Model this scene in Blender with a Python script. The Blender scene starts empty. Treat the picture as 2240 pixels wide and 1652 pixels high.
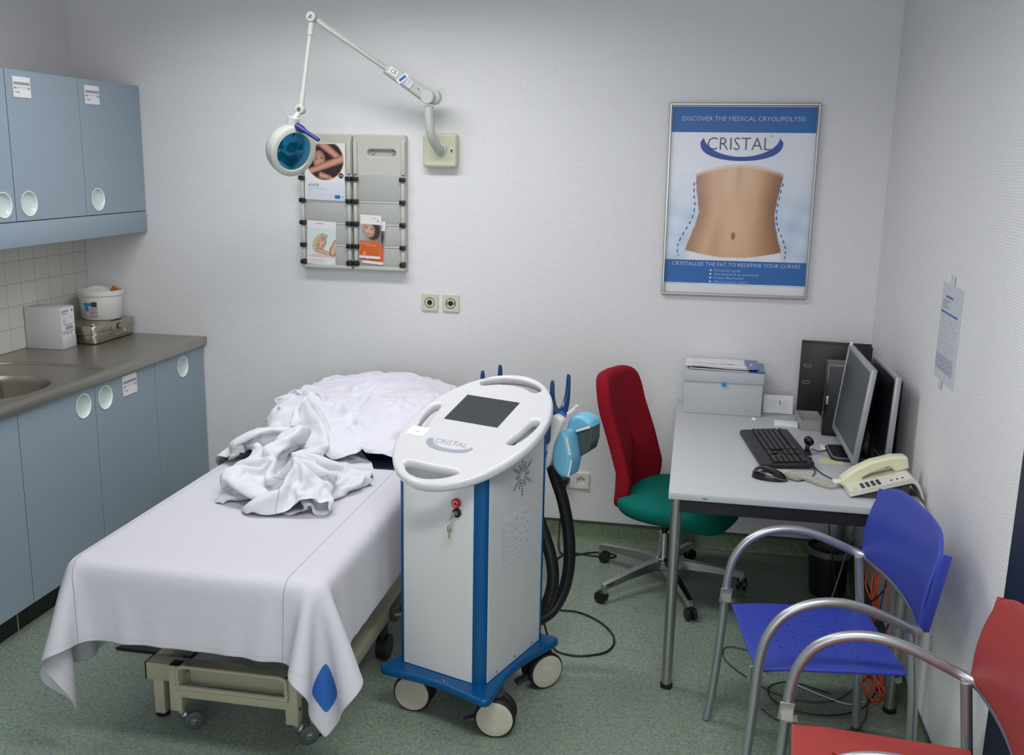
import bpy, bmesh, math, random
import numpy as np
from mathutils import Vector, Matrix
from mathutils.geometry import tessellate_polygon
PI = math.pi
random.seed(7)
SC = bpy.context.scene
COL = SC.collection

# ------------------------------------------------------------------ camera
cd = bpy.data.cameras.new('camera'); cam = bpy.data.objects.new('camera', cd); COL.objects.link(cam)
cam.location = (2.999, -4.497, 1.785); cam.rotation_euler = (1.353, -0.019, 0.183)
cd.sensor_width = 36.0; cd.lens = 36.0 * 2161.35 / 2240.0; cd.clip_start = 0.05; cd.clip_end = 50
SC.camera = cam
# ------------------------------------------------------------------ world, lights, exposure
SC.view_settings.view_transform = 'Standard'; SC.view_settings.look = 'None'
SC.view_settings.gamma = 1.0; SC.view_settings.use_curve_mapping = False
SC.view_settings.exposure = 0.0
wd = bpy.data.worlds.new('world'); SC.world = wd; wd.use_nodes = True
wd.node_tree.nodes['Background'].inputs[0].default_value = (0.8, 0.85, 1, 1)
wd.node_tree.nodes['Background'].inputs[1].default_value = 0.02
ROOM_X, ROOM_F, ROOM_H = 3.789, -5.3, 2.72
def area(name, loc, sx, sy, power, col=(1.0, 0.995, 0.985), spread=158):
    l = bpy.data.lights.new(name, 'AREA'); l.shape = 'RECTANGLE'; l.size = sx; l.size_y = sy
    l.energy = power; l.color = col; l.spread = math.radians(spread)
    o = bpy.data.objects.new(name, l); COL.objects.link(o); o.location = loc
    return o
LIGHTS = [((1.66, -1.10, 2.655), 1.5, 0.26, 21.5), ((2.95, -3.1, 2.655), 1.2, 0.26, 32.0)]
for i, (p, sx, sy, e) in enumerate(LIGHTS):
    area('ceiling_tube_light', p, sx, sy, e)
wl0 = area('added_fill_light', (2.35, -5.28, 1.55), 2.3, 1.3, 20.0, (0.97, 0.98, 1.0), 170); wl0.rotation_euler = (math.radians(-90), 0, PI)  # unseen fill lamp added behind the camera to brighten upright faces
SC.cycles.max_bounces = 8; SC.cycles.diffuse_bounces = 5; SC.cycles.caustics_reflective = False; SC.cycles.caustics_refractive = False
SC.cycles.use_denoising = True

# ------------------------------------------------------------------ colours and materials
def lin(c): 
    c = c / 255.0
    return c / 12.92 if c <= 0.04045 else ((c + 0.055) / 1.055) ** 2.4
def rgb(r, g, b): return (lin(r), lin(g), lin(b), 1.0)
MATS = {}
def mat(name, col, rough=0.5, metal=0.0, bump=0.0, bscale=200.0, var=0.0, vscale=8.0, spec=0.5, emit=None, trans=0.0, coat=0.0, sheen=0.0):
    if name in MATS: return MATS[name]
    m = bpy.data.materials.new(name); m.use_nodes = True; nt = m.node_tree; b = nt.nodes['Principled BSDF']
    b.inputs['Base Color'].default_value = col; b.inputs['Roughness'].default_value = rough
    b.inputs['Metallic'].default_value = metal; b.inputs['Specular IOR Level'].default_value = spec
    if trans: b.inputs['Transmission Weight'].default_value = trans
    if coat: b.inputs['Coat Weight'].default_value = coat; b.inputs['Coat Roughness'].default_value = 0.08
    if sheen: b.inputs['Sheen Weight'].default_value = sheen
    if emit: b.inputs['Emission Color'].default_value = emit[0]; b.inputs['Emission Strength'].default_value = emit[1]
    tc = nt.nodes.new('ShaderNodeTexCoord')
    if var > 0:
        n = nt.nodes.new('ShaderNodeTexNoise'); n.inputs['Scale'].default_value = vscale; n.inputs['Detail'].default_value = 4
        nt.links.new(tc.outputs['Object'], n.inputs['Vector'])
        mx = nt.nodes.new('ShaderNodeMix'); mx.data_type = 'RGBA'
        mx.inputs[6].default_value = tuple(c * (1 - var) for c in col[:3]) + (1,)
        mx.inputs[7].default_value = tuple(min(1, c * (1 + var)) for c in col[:3]) + (1,)
        nt.links.new(n.outputs['Fac'], mx.inputs[0]); nt.links.new(mx.outputs[2], b.inputs['Base Color'])
    if bump > 0:
        n2 = nt.nodes.new('ShaderNodeTexNoise'); n2.inputs['Scale'].default_value = bscale; n2.inputs['Detail'].default_value = 3
        nt.links.new(tc.outputs['Object'], n2.inputs['Vector'])
        bp = nt.nodes.new('ShaderNodeBump'); bp.inputs['Strength'].default_value = bump; bp.inputs['Distance'].default_value = 0.002
        nt.links.new(n2.outputs['Fac'], bp.inputs['Height']); nt.links.new(bp.outputs['Normal'], b.inputs['Normal'])
    MATS[name] = m
    return m
def nodes_of(name, rough):
    m = bpy.data.materials.new(name); m.use_nodes = True; nt = m.node_tree; b = nt.nodes['Principled BSDF']
    b.inputs['Roughness'].default_value = rough; MATS[name] = m
    N = lambda t, **k: [n := nt.nodes.new(t), [setattr(n, a, v) for a, v in k.items()]][0]
    return m, nt, b, N
def mathn(nt, op, a, bb=None, c=None):
    n = nt.nodes.new('ShaderNodeMath'); n.operation = op
    for i, x in enumerate((a, bb, c)):
        if x is None: continue
        if isinstance(x, (int, float)): n.inputs[i].default_value = x
        else: nt.links.new(x, n.inputs[i])
    return n.outputs[0]
def mixc(nt, fac, a, b):
    n = nt.nodes.new('ShaderNodeMix'); n.data_type = 'RGBA'
    if isinstance(fac, (int, float)): n.inputs[0].default_value = fac
    else: nt.links.new(fac, n.inputs[0])
    for i, x in ((6, a), (7, b)):
        if isinstance(x, tuple): n.inputs[i].default_value = x
        else: nt.links.new(x, n.inputs[i])
    return n.outputs[2]
# woven wallpaper: fine horizontal weave
def wallpaper():
    m, nt, b, N = nodes_of('woven_wallpaper', 0.62)
    tc = N('ShaderNodeTexCoord'); mp = N('ShaderNodeMapping'); mp.inputs['Scale'].default_value = (45, 45, 150)
    nt.links.new(tc.outputs['Object'], mp.inputs['Vector'])
    n1 = N('ShaderNodeTexNoise'); n1.inputs['Scale'].default_value = 1.6; n1.inputs['Detail'].default_value = 2
    nt.links.new(mp.outputs['Vector'], n1.inputs['Vector'])
    mp2 = N('ShaderNodeMapping'); mp2.inputs['Scale'].default_value = (1, 1, 1); nt.links.new(tc.outputs['Object'], mp2.inputs['Vector'])
    wv = N('ShaderNodeTexWave'); wv.wave_type = 'BANDS'; wv.bands_direction = 'Z'; wv.inputs['Scale'].default_value = 40
    wv.inputs['Distortion'].default_value = 3.0; wv.inputs['Detail'].default_value = 2; wv.inputs['Detail Scale'].default_value = 6
    nt.links.new(mp2.outputs['Vector'], wv.inputs['Vector'])
    h = mathn(nt, 'ADD', n1.outputs['Fac'], mathn(nt, 'MULTIPLY', wv.outputs['Fac'], 0.45))
    bp = N('ShaderNodeBump'); bp.inputs['Strength'].default_value = 0.55; bp.inputs['Distance'].default_value = 0.0016
    nt.links.new(h, bp.inputs['Height']); nt.links.new(bp.outputs['Normal'], b.inputs['Normal'])
    nt.links.new(mixc(nt, n1.outputs['Fac'], rgb(214, 214, 216), rgb(232, 232, 234)), b.inputs['Base Color'])
    return m
# green speckled sheet vinyl
def vinyl(name, base, dark, k=1.0):
    m, nt, b, N = nodes_of(name, 0.33)
    b.inputs['Specular IOR Level'].default_value = 0.42
    tc = N('ShaderNodeTexCoord')
    big = N('ShaderNodeTexNoise'); big.inputs['Scale'].default_value = 5; big.inputs['Detail'].default_value = 3
    med = N('ShaderNodeTexNoise'); med.inputs['Scale'].default_value = 90; med.inputs['Detail'].default_value = 3
    for n in (big, med): nt.links.new(tc.outputs['Object'], n.inputs['Vector'])
    c = mixc(nt, mathn(nt, 'MULTIPLY_ADD', med.outputs['Fac'], 2.2, -0.6), dark, base)
    for sc, thr, colr, seed in ((190, 0.27, rgb(168, 176, 96), 0), (150, 0.22, rgb(150, 178, 170), 3.3), (170, 0.25, rgb(52, 74, 70), 7.7), (120, 0.17, rgb(190, 196, 120), 12.1)):
        mp = N('ShaderNodeMapping'); mp.inputs['Location'].default_value = (seed, seed * 1.7, 0); nt.links.new(tc.outputs['Object'], mp.inputs['Vector'])
        vo = N('ShaderNodeTexVoronoi'); vo.inputs['Scale'].default_value = sc; nt.links.new(mp.outputs['Vector'], vo.inputs['Vector'])
        msk = mathn(nt, 'LESS_THAN', vo.outputs['Distance'], thr)
        nz = N('ShaderNodeTexNoise'); nz.inputs['Scale'].default_value = sc * 0.23; nt.links.new(mp.outputs['Vector'], nz.inputs['Vector'])
        msk = mathn(nt, 'MULTIPLY', msk, mathn(nt, 'GREATER_THAN', nz.outputs['Fac'], 0.53))
        c = mixc(nt, mathn(nt, 'MULTIPLY', msk, 0.95 * k), c, colr)
    nt.links.new(c, b.inputs['Base Color'])
    bp = N('ShaderNodeBump'); bp.inputs['Strength'].default_value = 0.1; bp.inputs['Distance'].default_value = 0.001
    nt.links.new(med.outputs['Fac'], bp.inputs['Height']); nt.links.new(bp.outputs['Normal'], b.inputs['Normal'])
    return m
# cream square tiles with grey grout, 10 cm
def tiles():
    m, nt, b, N = nodes_of('cream_wall_tiles', 0.25)
    tc = N('ShaderNodeTexCoord'); sp = N('ShaderNodeSeparateXYZ'); nt.links.new(tc.outputs['Object'], sp.inputs[0])
    msk = None
    for o, off in ((sp.outputs['Y'], 0.005), (sp.outputs['Z'], -0.895)):
        f = mathn(nt, 'FRACT', mathn(nt, 'MULTIPLY_ADD', o, 10.0, off * 10 + 20))
        g = mathn(nt, 'LESS_THAN', mathn(nt, 'ABSOLUTE', mathn(nt, 'SUBTRACT', f, 0.5)), 0.481)
        msk = g if msk is None else mathn(nt, 'MULTIPLY', msk, g)
    nt.links.new(mixc(nt, msk, rgb(190, 187, 184), rgb(222, 219, 209)), b.inputs['Base Color'])
    bp = N('ShaderNodeBump'); bp.inputs['Strength'].default_value = 0.4; bp.inputs['Distance'].default_value = 0.002
    nt.links.new(msk, bp.inputs['Height']); nt.links.new(bp.outputs['Normal'], b.inputs['Normal'])
    return m
# white bed linen with a fine weave and woven blue lines (uv in metres of cloth)
def linen(name, col, lines=(), hem=None):
    m, nt, b, N = nodes_of(name, 0.85)
    b.inputs['Specular IOR Level'].default_value = 0.2; b.inputs['Sheen Weight'].default_value = 0.15
    tc = N('ShaderNodeTexCoord'); uv = N('ShaderNodeUVMap'); sp = N('ShaderNodeSeparateXYZ'); nt.links.new(uv.outputs[0], sp.inputs[0])
    n = N('ShaderNodeTexNoise'); n.inputs['Scale'].default_value = 14; n.inputs['Detail'].default_value = 5; nt.links.new(tc.outputs['Object'], n.inputs['Vector'])
    c = mixc(nt, n.outputs['Fac'], tuple(x * 0.975 for x in col[:3]) + (1,), col)
    for u in lines:
        d = mathn(nt, 'ABSOLUTE', mathn(nt, 'SUBTRACT', sp.outputs['X'], u))
        c = mixc(nt, mathn(nt, 'MULTIPLY', mathn(nt, 'LESS_THAN', d, 0.0011), 0.75), c, rgb(92, 104, 170))
    if hem is not None:
        d = mathn(nt, 'ABSOLUTE', mathn(nt, 'SUBTRACT', sp.outputs['Y'], hem))
        c = mixc(nt, mathn(nt, 'MULTIPLY', mathn(nt, 'LESS_THAN', d, 0.0012), 0.35), c, rgb(150, 150, 165))
    nt.links.new(c, b.inputs['Base Color'])
    n2 = N('ShaderNodeTexNoise'); n2.inputs['Scale'].default_value = 22; n2.inputs['Detail'].default_value = 6; n2.inputs['Roughness'].default_value = 0.6
    nt.links.new(tc.outputs['Object'], n2.inputs['Vector'])
    bp = N('ShaderNodeBump'); bp.inputs['Strength'].default_value = 0.28; bp.inputs['Distance'].default_value = 0.006
    nt.links.new(n2.outputs['Fac'], bp.inputs['Height']); nt.links.new(bp.outputs['Normal'], b.inputs['Normal'])
    return m
# printed surface: colours of the print stored per vertex
def printed(name, rough=0.35, coat=0.0):
    m, nt, b, N = nodes_of(name, rough)
    a = N('ShaderNodeAttribute'); a.attribute_name = 'print'; nt.links.new(a.outputs['Color'], b.inputs['Base Color'])
    if coat: b.inputs['Coat Weight'].default_value = coat; b.inputs['Coat Roughness'].default_value = 0.1
    return m
# brushed steel
def brushed(name, col, rough, scale=(300, 4, 300)):
    m, nt, b, N = nodes_of(name, rough)
    b.inputs['Metallic'].default_value = 0.9; b.inputs['Base Color'].default_value = col
    tc = N('ShaderNodeTexCoord'); mp = N('ShaderNodeMapping'); mp.inputs['Scale'].default_value = scale
    nt.links.new(tc.outputs['Object'], mp.inputs['Vector'])
    n = N('ShaderNodeTexNoise'); n.inputs['Scale'].default_value = 1; n.inputs['Detail'].default_value = 2; nt.links.new(mp.outputs['Vector'], n.inputs['Vector'])
    nt.links.new(mathn(nt, 'MULTIPLY_ADD', n.outputs['Fac'], 0.15, rough - 0.07), b.inputs['Roughness'])
    return m
# fabric with fine weave
def fabric(name, col): return mat(name, col, 0.9, bump=0.5, bscale=900, var=0.12, vscale=300, spec=0.15)

M_WALL = wallpaper(); M_TILE = tiles()
M_FLOOR = vinyl('green_speckled_vinyl', rgb(140, 154, 140), rgb(100, 114, 106))
M_SKIRT = vinyl('green_speckled_vinyl_skirting', rgb(116, 134, 104), rgb(84, 102, 78), 0.6)
M_CEIL = mat('ceiling_white', rgb(225, 225, 225), 0.9, bump=0.3, bscale=60)
M_TRIMDK = mat('skirting_cap', rgb(62, 66, 70), 0.5, bump=0.05)
M_CAB = mat('blue_grey_laminate', rgb(142, 158, 171), 0.42, bump=0.06, bscale=500, var=0.04, vscale=60)
M_CABIN = mat('cabinet_inside', rgb(38, 46, 72), 0.7, bump=0.05)
M_PLINTH = mat('black_plinth', rgb(16, 18, 18), 0.45, bump=0.05)
M_DISH = mat('grey_green_handle_plastic', rgb(198, 212, 210), 0.35, bump=0.02)
M_RIM = mat('white_handle_rim', rgb(232, 240, 236), 0.3, bump=0.02)
M_STEEL = brushed('brushed_steel_worktop', rgb(172, 167, 158), 0.34, (4, 300, 300))
M_STEELB = brushed('steel_case_metal', rgb(178, 172, 158), 0.24, (30, 30, 30))
M_CHROME = mat('chrome', rgb(200, 202, 204), 0.14, 1.0, bump=0.02)
M_SATIN = mat('satin_grey_tube', rgb(172, 175, 180), 0.36, 0.85, bump=0.03, bscale=400)
M_ALU = mat('brushed_aluminium', rgb(178, 178, 174), 0.32, 0.95, bump=0.03)
M_BLACK = mat('black_plastic', rgb(20, 20, 23), 0.42, bump=0.08, bscale=700)
M_BLACKG = mat('black_gloss_plastic', rgb(14, 14, 18), 0.2, bump=0.02)
M_RUBBER = mat('black_rubber', rgb(18, 18, 20), 0.65, bump=0.1)
M_DGREY = mat('dark_grey_plastic', rgb(58, 60, 63), 0.45, bump=0.08, bscale=500)
M_GREYW = mat('light_grey_wheel', rgb(186, 184, 168), 0.45, bump=0.04)
M_CREAM = mat('cream_painted_steel', rgb(186, 182, 160), 0.38, bump=0.04)
M_PAPER = mat('white_paper', rgb(226, 227, 230), 0.7, bump=0.05)
M_PAPERG = mat('grey_print', rgb(150, 152, 160), 0.7, bump=0.02)
M_INK = mat('dark_print', rgb(52, 52, 60), 0.6, bump=0.02)
M_INKBLUE = mat('blue_print', rgb(40, 92, 170), 0.5, bump=0.02)
M_CYAN = mat('cyan_print', rgb(40, 140, 200), 0.5, bump=0.02)
M_RED = mat('red_print', rgb(190, 50, 40), 0.5, bump=0.02)
M_CARD = mat('white_cardboard', rgb(205, 202, 206), 0.75, bump=0.08)
M_WHITEP = mat('white_plastic', rgb(222, 222, 216), 0.35, bump=0.03)
M_OFFW = mat('beige_plastic', rgb(200, 203, 178), 0.42, bump=0.03)
M_LAMPW = mat('lamp_white_enamel', rgb(188, 191, 186), 0.3, bump=0.02)
M_MACH = mat('white_lacquer_panel', rgb(206, 208, 209), 0.3, bump=0.05, bscale=900)
M_TOPW = mat('white_gloss_top', rgb(206, 206, 210), 0.16, bump=0.02, coat=0.4)
M_BLUE = mat('metallic_blue_paint', rgb(0, 80, 134), 0.32, 0.2, bump=0.03)
M_BLUED = mat('blue_anodised', rgb(10, 62, 112), 0.35, 0.15, bump=0.03)
M_LBLUE = mat('light_blue_plastic', rgb(112, 178, 210), 0.4, bump=0.03)
M_SCREEN = mat('dark_screen', rgb(52, 56, 60), 0.25, bump=0.01)
M_MSCREEN = mat('monitor_matte_screen', rgb(66, 72, 76), 0.4, bump=0.02)
M_SILVER = mat('silver_plastic', rgb(158, 160, 165), 0.35, 0.3, bump=0.02)
M_BORD = fabric('burgundy_fabric', rgb(142, 20, 36)); M_GREEN = fabric('teal_green_fabric', rgb(10, 108, 98))
M_SEATB = mat('blue_seat_plastic', rgb(50, 65, 158), 0.38, bump=0.12, bscale=700)
M_SEATR = mat('red_seat_plastic', rgb(152, 54, 50), 0.42, bump=0.12, bscale=700)
M_DESK = mat('light_grey_desktop', rgb(182, 184, 188), 0.45, bump=0.05, bscale=600, var=0.02, vscale=200)
M_NAVY = mat('navy_vinyl', rgb(24, 28, 66), 0.5, bump=0.3, bscale=400)
M_DOOR = mat('dark_navy_door', rgb(6, 30, 58), 0.5, bump=0.04)
M_BOX = mat('pale_grey_cardboard', rgb(186, 190, 194), 0.7, bump=0.06)
M_PHONE = mat('ivory_phone_plastic', rgb(214, 212, 180), 0.4, bump=0.04)
M_PHONEB = mat('pale_phone_body', rgb(208, 207, 196), 0.42, bump=0.04)
M_NOTE = mat('pale_yellow_note', rgb(198, 204, 160), 0.7, bump=0.03)
M_RACK = mat('grey_rack_plastic', rgb(190, 191, 182), 0.55, bump=0.35, bscale=500)
M_RACKD = mat('grey_rack_pocket', rgb(172, 174, 170), 0.6, bump=0.4, bscale=500)
M_LENS = mat('blue_coated_lens', rgb(8, 120, 160), 0.06, 0.75, bump=0.0, coat=0.6)
M_GREENP = mat('green_led', rgb(40, 255, 60), 0.3, emit=((0.1, 1, 0.15, 1), 4.0))
M_ORCAB = mat('orange_cable', rgb(214, 84, 48), 0.45, bump=0.03)
M_BLUECAB = mat('blue_cable', rgb(38, 48, 110), 0.45, bump=0.03)
M_GREYCAB = mat('grey_cable', rgb(150, 150, 140), 0.5, bump=0.03)
M_ORPL = mat('orange_plastic', rgb(206, 120, 24), 0.4, bump=0.05)
M_BRASS = mat('key_metal', rgb(190, 186, 160), 0.3, 0.9, bump=0.02)
M_REDB = mat('red_button', rgb(170, 24, 40), 0.3, bump=0.02)
M_SHEET = linen('white_bed_sheet', rgb(197, 196, 205), lines=(1.330, 1.960), hem=-2.340)
M_GOWN = linen('white_gown_cloth', rgb(210, 213, 218), lines=(0.42,))
M_DUVET = linen('white_bedding', rgb(212, 211, 222))
M_LIGHT = mat('fluorescent_diffuser', rgb(240, 245, 255), 0.5, emit=((0.93, 0.96, 1, 1), 3.0))
M_PRINT = printed('glossy_print', 0.3, 0.3)
M_CUSH = mat('grey_membrane_pad', rgb(64, 74, 74), 0.5, bump=0.05)
M_BAG = mat('thin_grey_bag', rgb(90, 94, 88), 0.4, bump=0.3, bscale=60)

# ------------------------------------------------------------------ mesh helpers
def T(loc=(0, 0, 0), rz=0, rx=0, ry=0): return Matrix.Translation(loc) @ Matrix.Rotation(rz, 4, 'Z') @ Matrix.Rotation(ry, 4, 'Y') @ Matrix.Rotation(rx, 4, 'X')
def frame(o, x, y, z=None):
    x = Vector(x).normalized(); y = Vector(y).normalized(); z = Vector(z).normalized() if z else x.cross(y)
    m = Matrix.Identity(4)
    for i in range(3): m[i][0], m[i][1], m[i][2], m[i][3] = x[i], y[i], z[i], o[i]
    return m
def catmull(P, n=8, closed=False):
    P = [Vector(p) for p in P]; out = []; L = len(P)
    for i in range(L if closed else L - 1):
        g = lambda k: P[k % L] if closed else (P[k] if 0 <= k < L else (P[0] * 2 - P[1] if k < 0 else P[-1] * 2 - P[-2]))
        a, b, c, d = g(i - 1), g(i), g(i + 1), g(i + 2)
        for k in range(n):
            t = k / n
            out.append(0.5 * ((2 * b) + (c - a) * t + (2 * a - 5 * b + 4 * c - d) * t * t + (3 * b - a - 3 * c + d) * t ** 3))
    if not closed: out.append(P[-1])
    return out
def rrect(w, h, r, n=5, cx=0, cy=0):
    out = []
    for sx, sy, a0 in ((1, 1, 0), (-1, 1, 90), (-1, -1, 180), (1, -1, 270)):
        for k in range(n + 1):
            a = math.radians(a0 + 90 * k / n)
            out.append((cx + sx * (w / 2 - r) + r * math.cos(a), cy + sy * (h / 2 - r) + r * math.sin(a)))
    return out
def circ(r, n=32, cx=0, cy=0, ry=None): return [(cx + r * math.cos(2 * PI * k / n), cy + (ry or r) * math.sin(2 * PI * k / n)) for k in range(n)]
def area2(p): return sum(p[i][0] * p[(i + 1) % len(p)][1] - p[(i + 1) % len(p)][0] * p[i][1] for i in range(len(p))) / 2
def ccw(p): return list(p) if area2(p) > 0 else list(reversed(p))
def offs(p, d):  # move a ccw outline inwards by d
    n = len(p); out = []
    for i in range(n):
        a, b, c = Vector(p[i - 1][:2]), Vector(p[i][:2]), Vector(p[(i + 1) % n][:2])
        e1 = (b - a); e2 = (c - b)
        if e1.length < 1e-9 or e2.length < 1e-9: out.append(tuple(b)); continue
        e1.normalize(); e2.normalize(); n1 = Vector((-e1.y, e1.x)); n2 = Vector((-e2.y, e2.x)); nn = n1 + n2
        if nn.length < 1e-6: nn = n1
        nn.normalize(); k = max(0.35, nn.dot(n1)); q = b + nn * (d / k); out.append((q.x, q.y))
    return out
class MB:
    def __init__(s, off=(0, 0, 0)): s.v = []; s.f = []; s.m = []; s.off = Vector(off)
    def add(s, V, F, m=0, tr=None):
        b = len(s.v)
        for p in V:
            p = Vector(p)
            if tr is not None: p = tr @ p
            s.v.append(p + s.off)
        for f in F: s.f.append([b + i for i in f]); s.m.append(m)
        return s
    def box(s, x0, x1, y0, y1, z0, z1, m=0, bev=0, tr=None, seg=2):
        if bev:
            bm = bmesh.new(); bmesh.ops.create_cube(bm, size=1)
            for v in bm.verts: v.co = Vector((x0 + (v.co.x + .5) * (x1 - x0), y0 + (v.co.y + .5) * (y1 - y0), z0 + (v.co.z + .5) * (z1 - z0)))
            bmesh.ops.bevel(bm, geom=list(bm.edges), offset=min(bev, 0.49 * min(abs(x1 - x0), abs(y1 - y0), abs(z1 - z0))), segments=seg, affect='EDGES', profile=0.5)
            bm.verts.ensure_lookup_table()
            s.add([v.co.copy() for v in bm.verts], [[v.index for v in f.verts] for f in bm.faces], m, tr); bm.free()
        else:
            s.add([(x, y, z) for x in (x0, x1) for y in (y0, y1) for z in (z0, z1)], [(0, 1, 3, 2), (4, 6, 7, 5), (0, 4, 5, 1), (2, 3, 7, 6), (0, 2, 6, 4), (1, 5, 7, 3)], m, tr)
        return s
    def tube(s, P, r, n=10, m=0, closed=False, cap=True, tr=None, sq=None):
        P = [Vector(p) for p in P]; L = len(P); R = r if isinstance(r, (list, tuple)) else [r] * L
        tg = []
        for i in range(L):
            a = P[(i - 1) % L] if closed or i > 0 else P[0]; b = P[(i + 1) % L] if closed or i < L - 1 else P[-1]
            tg.append((b - a).normalized())
        up = Vector((0, 0, 1)) if abs(tg[0].z) < 0.9 else Vector((1, 0, 0)); nrm = (up - tg[0] * up.dot(tg[0])).normalized()
        V = []; F = []
        for i in range(L):
            if i: nrm = (nrm - tg[i] * nrm.dot(tg[i])).normalized()
            bn = tg[i].cross(nrm)
            for k in range(n):
                a = 2 * PI * k / n; V.append(P[i] + (nrm * math.cos(a) + bn * math.sin(a) * (sq or 1)) * R[i])
        for i in range(L if closed else L - 1):
            for k in range(n):
                a, b = i * n + k, i * n + (k + 1) % n; c, d = ((i + 1) % L) * n + (k + 1) % n, ((i + 1) % L) * n + k
                F.append((a, b, c, d))
        if cap and not closed: F.append(tuple(range(n - 1, -1, -1))); F.append(tuple((L - 1) * n + k for k in range(n)))
        return s.add(V, F, m, tr)
    def cyl(s, p0, p1, r0, r1=None, n=24, m=0, tr=None): return s.tube([p0, p1], [r0, r0 if r1 is None else r1], n, m, tr=tr)
    def lathe(s, prof, n=32, m=0, tr=None, a0=0, a1=2 * PI, sx=1, sy=1):
        V = []; F = []; full = abs(a1 - a0 - 2 * PI) < 1e-6; c = n if full else n + 1; L = len(prof)
        for k in range(c):
            a = a0 + (a1 - a0) * k / n
            for r, z in prof: V.append((r * math.cos(a) * sx, r * math.sin(a) * sy, z))
        for k in range(n):
            k2 = (k + 1) % c
            for i in range(L - 1): F.append((k * L + i, k2 * L + i, k2 * L + i + 1, k * L + i + 1))
        return s.add(V, F, m, tr)
    def flat(s, outer, holes, z, up, m=0, tr=None):
        polys = [[Vector((p[0], p[1], 0)) for p in outer]] + [[Vector((p[0], p[1], 0)) for p in h] for h in holes]
        tri = tessellate_polygon(polys); V = [(p.x, p.y, z) for q in polys for p in q]; F = []
        for t in tri:
            a, b, c = (Vector(V[i]) for i in t); nz = (b - a).cross(c - a).z
            if abs(nz) < 1e-14: continue
            F.append(t if (nz > 0) == up else tuple(reversed(t)))
        return s.add(V, F, m, tr)
    def plate(s, outer, holes, z0, z1, r=0.0, m=0, tr=None, seg=3, rb=None, mt=None):  # thick plate with rounded rims, from z0 up to z1
        outer = ccw(outer); holes = [ccw(h) for h in holes]; rb = r if rb is None else rb
        prof = []
        if r: prof += [(r * (1 - math.sin(k * PI / 2 / seg)), z1 - r * (1 - math.cos(k * PI / 2 / seg))) for k in range(seg + 1)]
        else: prof.append((0, z1))
        if rb: prof += [(rb * (1 - math.cos(k * PI / 2 / seg)), z0 + rb * (1 - math.sin(k * PI / 2 / seg))) for k in range(seg + 1)]
        else: prof.append((0, z0))
        s.flat(offs(outer, prof[0][0]), [offs(h, -prof[0][0]) for h in holes], z1, True, m if mt is None else mt, tr)
        s.flat(offs(outer, prof[-1][0]), [offs(h, -prof[-1][0]) for h in holes], z0, False, m, tr)
        for poly, sg in [(outer, 1)] + [(h, -1) for h in holes]:
            rings = [[(x, y, z) for x, y in offs(poly, sg * d)] for d, z in prof]; n = len(poly); V = [p for q in rings for p in q]; F = []
            for i in range(len(rings) - 1):
                for k in range(n):
                    a, b, c, d = i * n + k, i * n + (k + 1) % n, (i + 1) * n + (k + 1) % n, (i + 1) * n + k
                    F.append((a, d, c, b) if sg > 0 else (a, b, c, d))
            s.add(V, F, m, tr)
        return s
    def text(s, body, size, tr, m=0, ax='CENTER', fat=0.0, wid=1.0, ext=0.0):
        c = bpy.data.curves.new('t', 'FONT'); c.body = body; c.size = size; c.align_x = ax; c.align_y = 'CENTER'; c.offset = fat; c.resolution_u = 2; c.extrude = ext
        o = bpy.data.objects.new('t', c); COL.objects.link(o); dg = bpy.context.evaluated_depsgraph_get(); me = o.evaluated_get(dg).to_mesh()
        s.add([(v.co.x * wid, v.co.y, v.co.z) for v in me.vertices], [tuple(p.vertices) for p in me.polygons], m, tr)
        o.evaluated_get(dg).to_mesh_clear(); bpy.data.objects.remove(o); bpy.data.curves.remove(c)
        return s
    def rect(s, x0, x1, y0, y1, z, m=0, tr=None): return s.add([(x0, y0, z), (x1, y0, z), (x1, y1, z), (x0, y1, z)], [(0, 1, 2, 3)], m, tr)
    def build(s, name, mats, parent=None, ang=38, recalc=False, wn=False):
        me = bpy.data.meshes.new(name); me.from_pydata([tuple(v) for v in s.v], [], s.f)
        mats = mats if isinstance(mats, (list, tuple)) else [mats]
        for x in mats: me.materials.append(x)
        me.polygons.foreach_set('material_index', s.m); me.polygons.foreach_set('use_smooth', [True] * len(s.f)); me.update()
        if recalc:
            bm = bmesh.new(); bm.from_mesh(me); bmesh.ops.recalc_face_normals(bm, faces=bm.faces); bm.to_mesh(me); bm.free()
        me.set_sharp_from_angle(angle=math.radians(ang))
        o = bpy.data.objects.new(name, me); COL.objects.link(o)
        if parent: o.parent = parent
        return o
def tag(o, label=None, cat=None, group=None, kind=None):
    if label: o['label'] = label
    if cat: o['category'] = cat
    if group: o['group'] = group
    if kind: o['kind'] = kind
    return o
def thing(name, label, cat, loc=(0, 0, 0), rz=0, group=None):
    o = bpy.data.objects.new(name, None); COL.objects.link(o); o.location = loc; o.rotation_euler = (0, 0, rz); o.empty_display_size = 0.05
    return tag(o, label, cat, group)
def struct(name, mb, mats, parent=None):
    o = mb.build(name, mats, parent)
    if not parent: o['kind'] = 'structure'
    return o
def dup(o, parent=None):
    c = o.copy(); COL.objects.link(c)
    if parent: c.parent = parent
    for ch in [x for x in bpy.data.objects if x.parent == o]: dup(ch, c)
    return c
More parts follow.
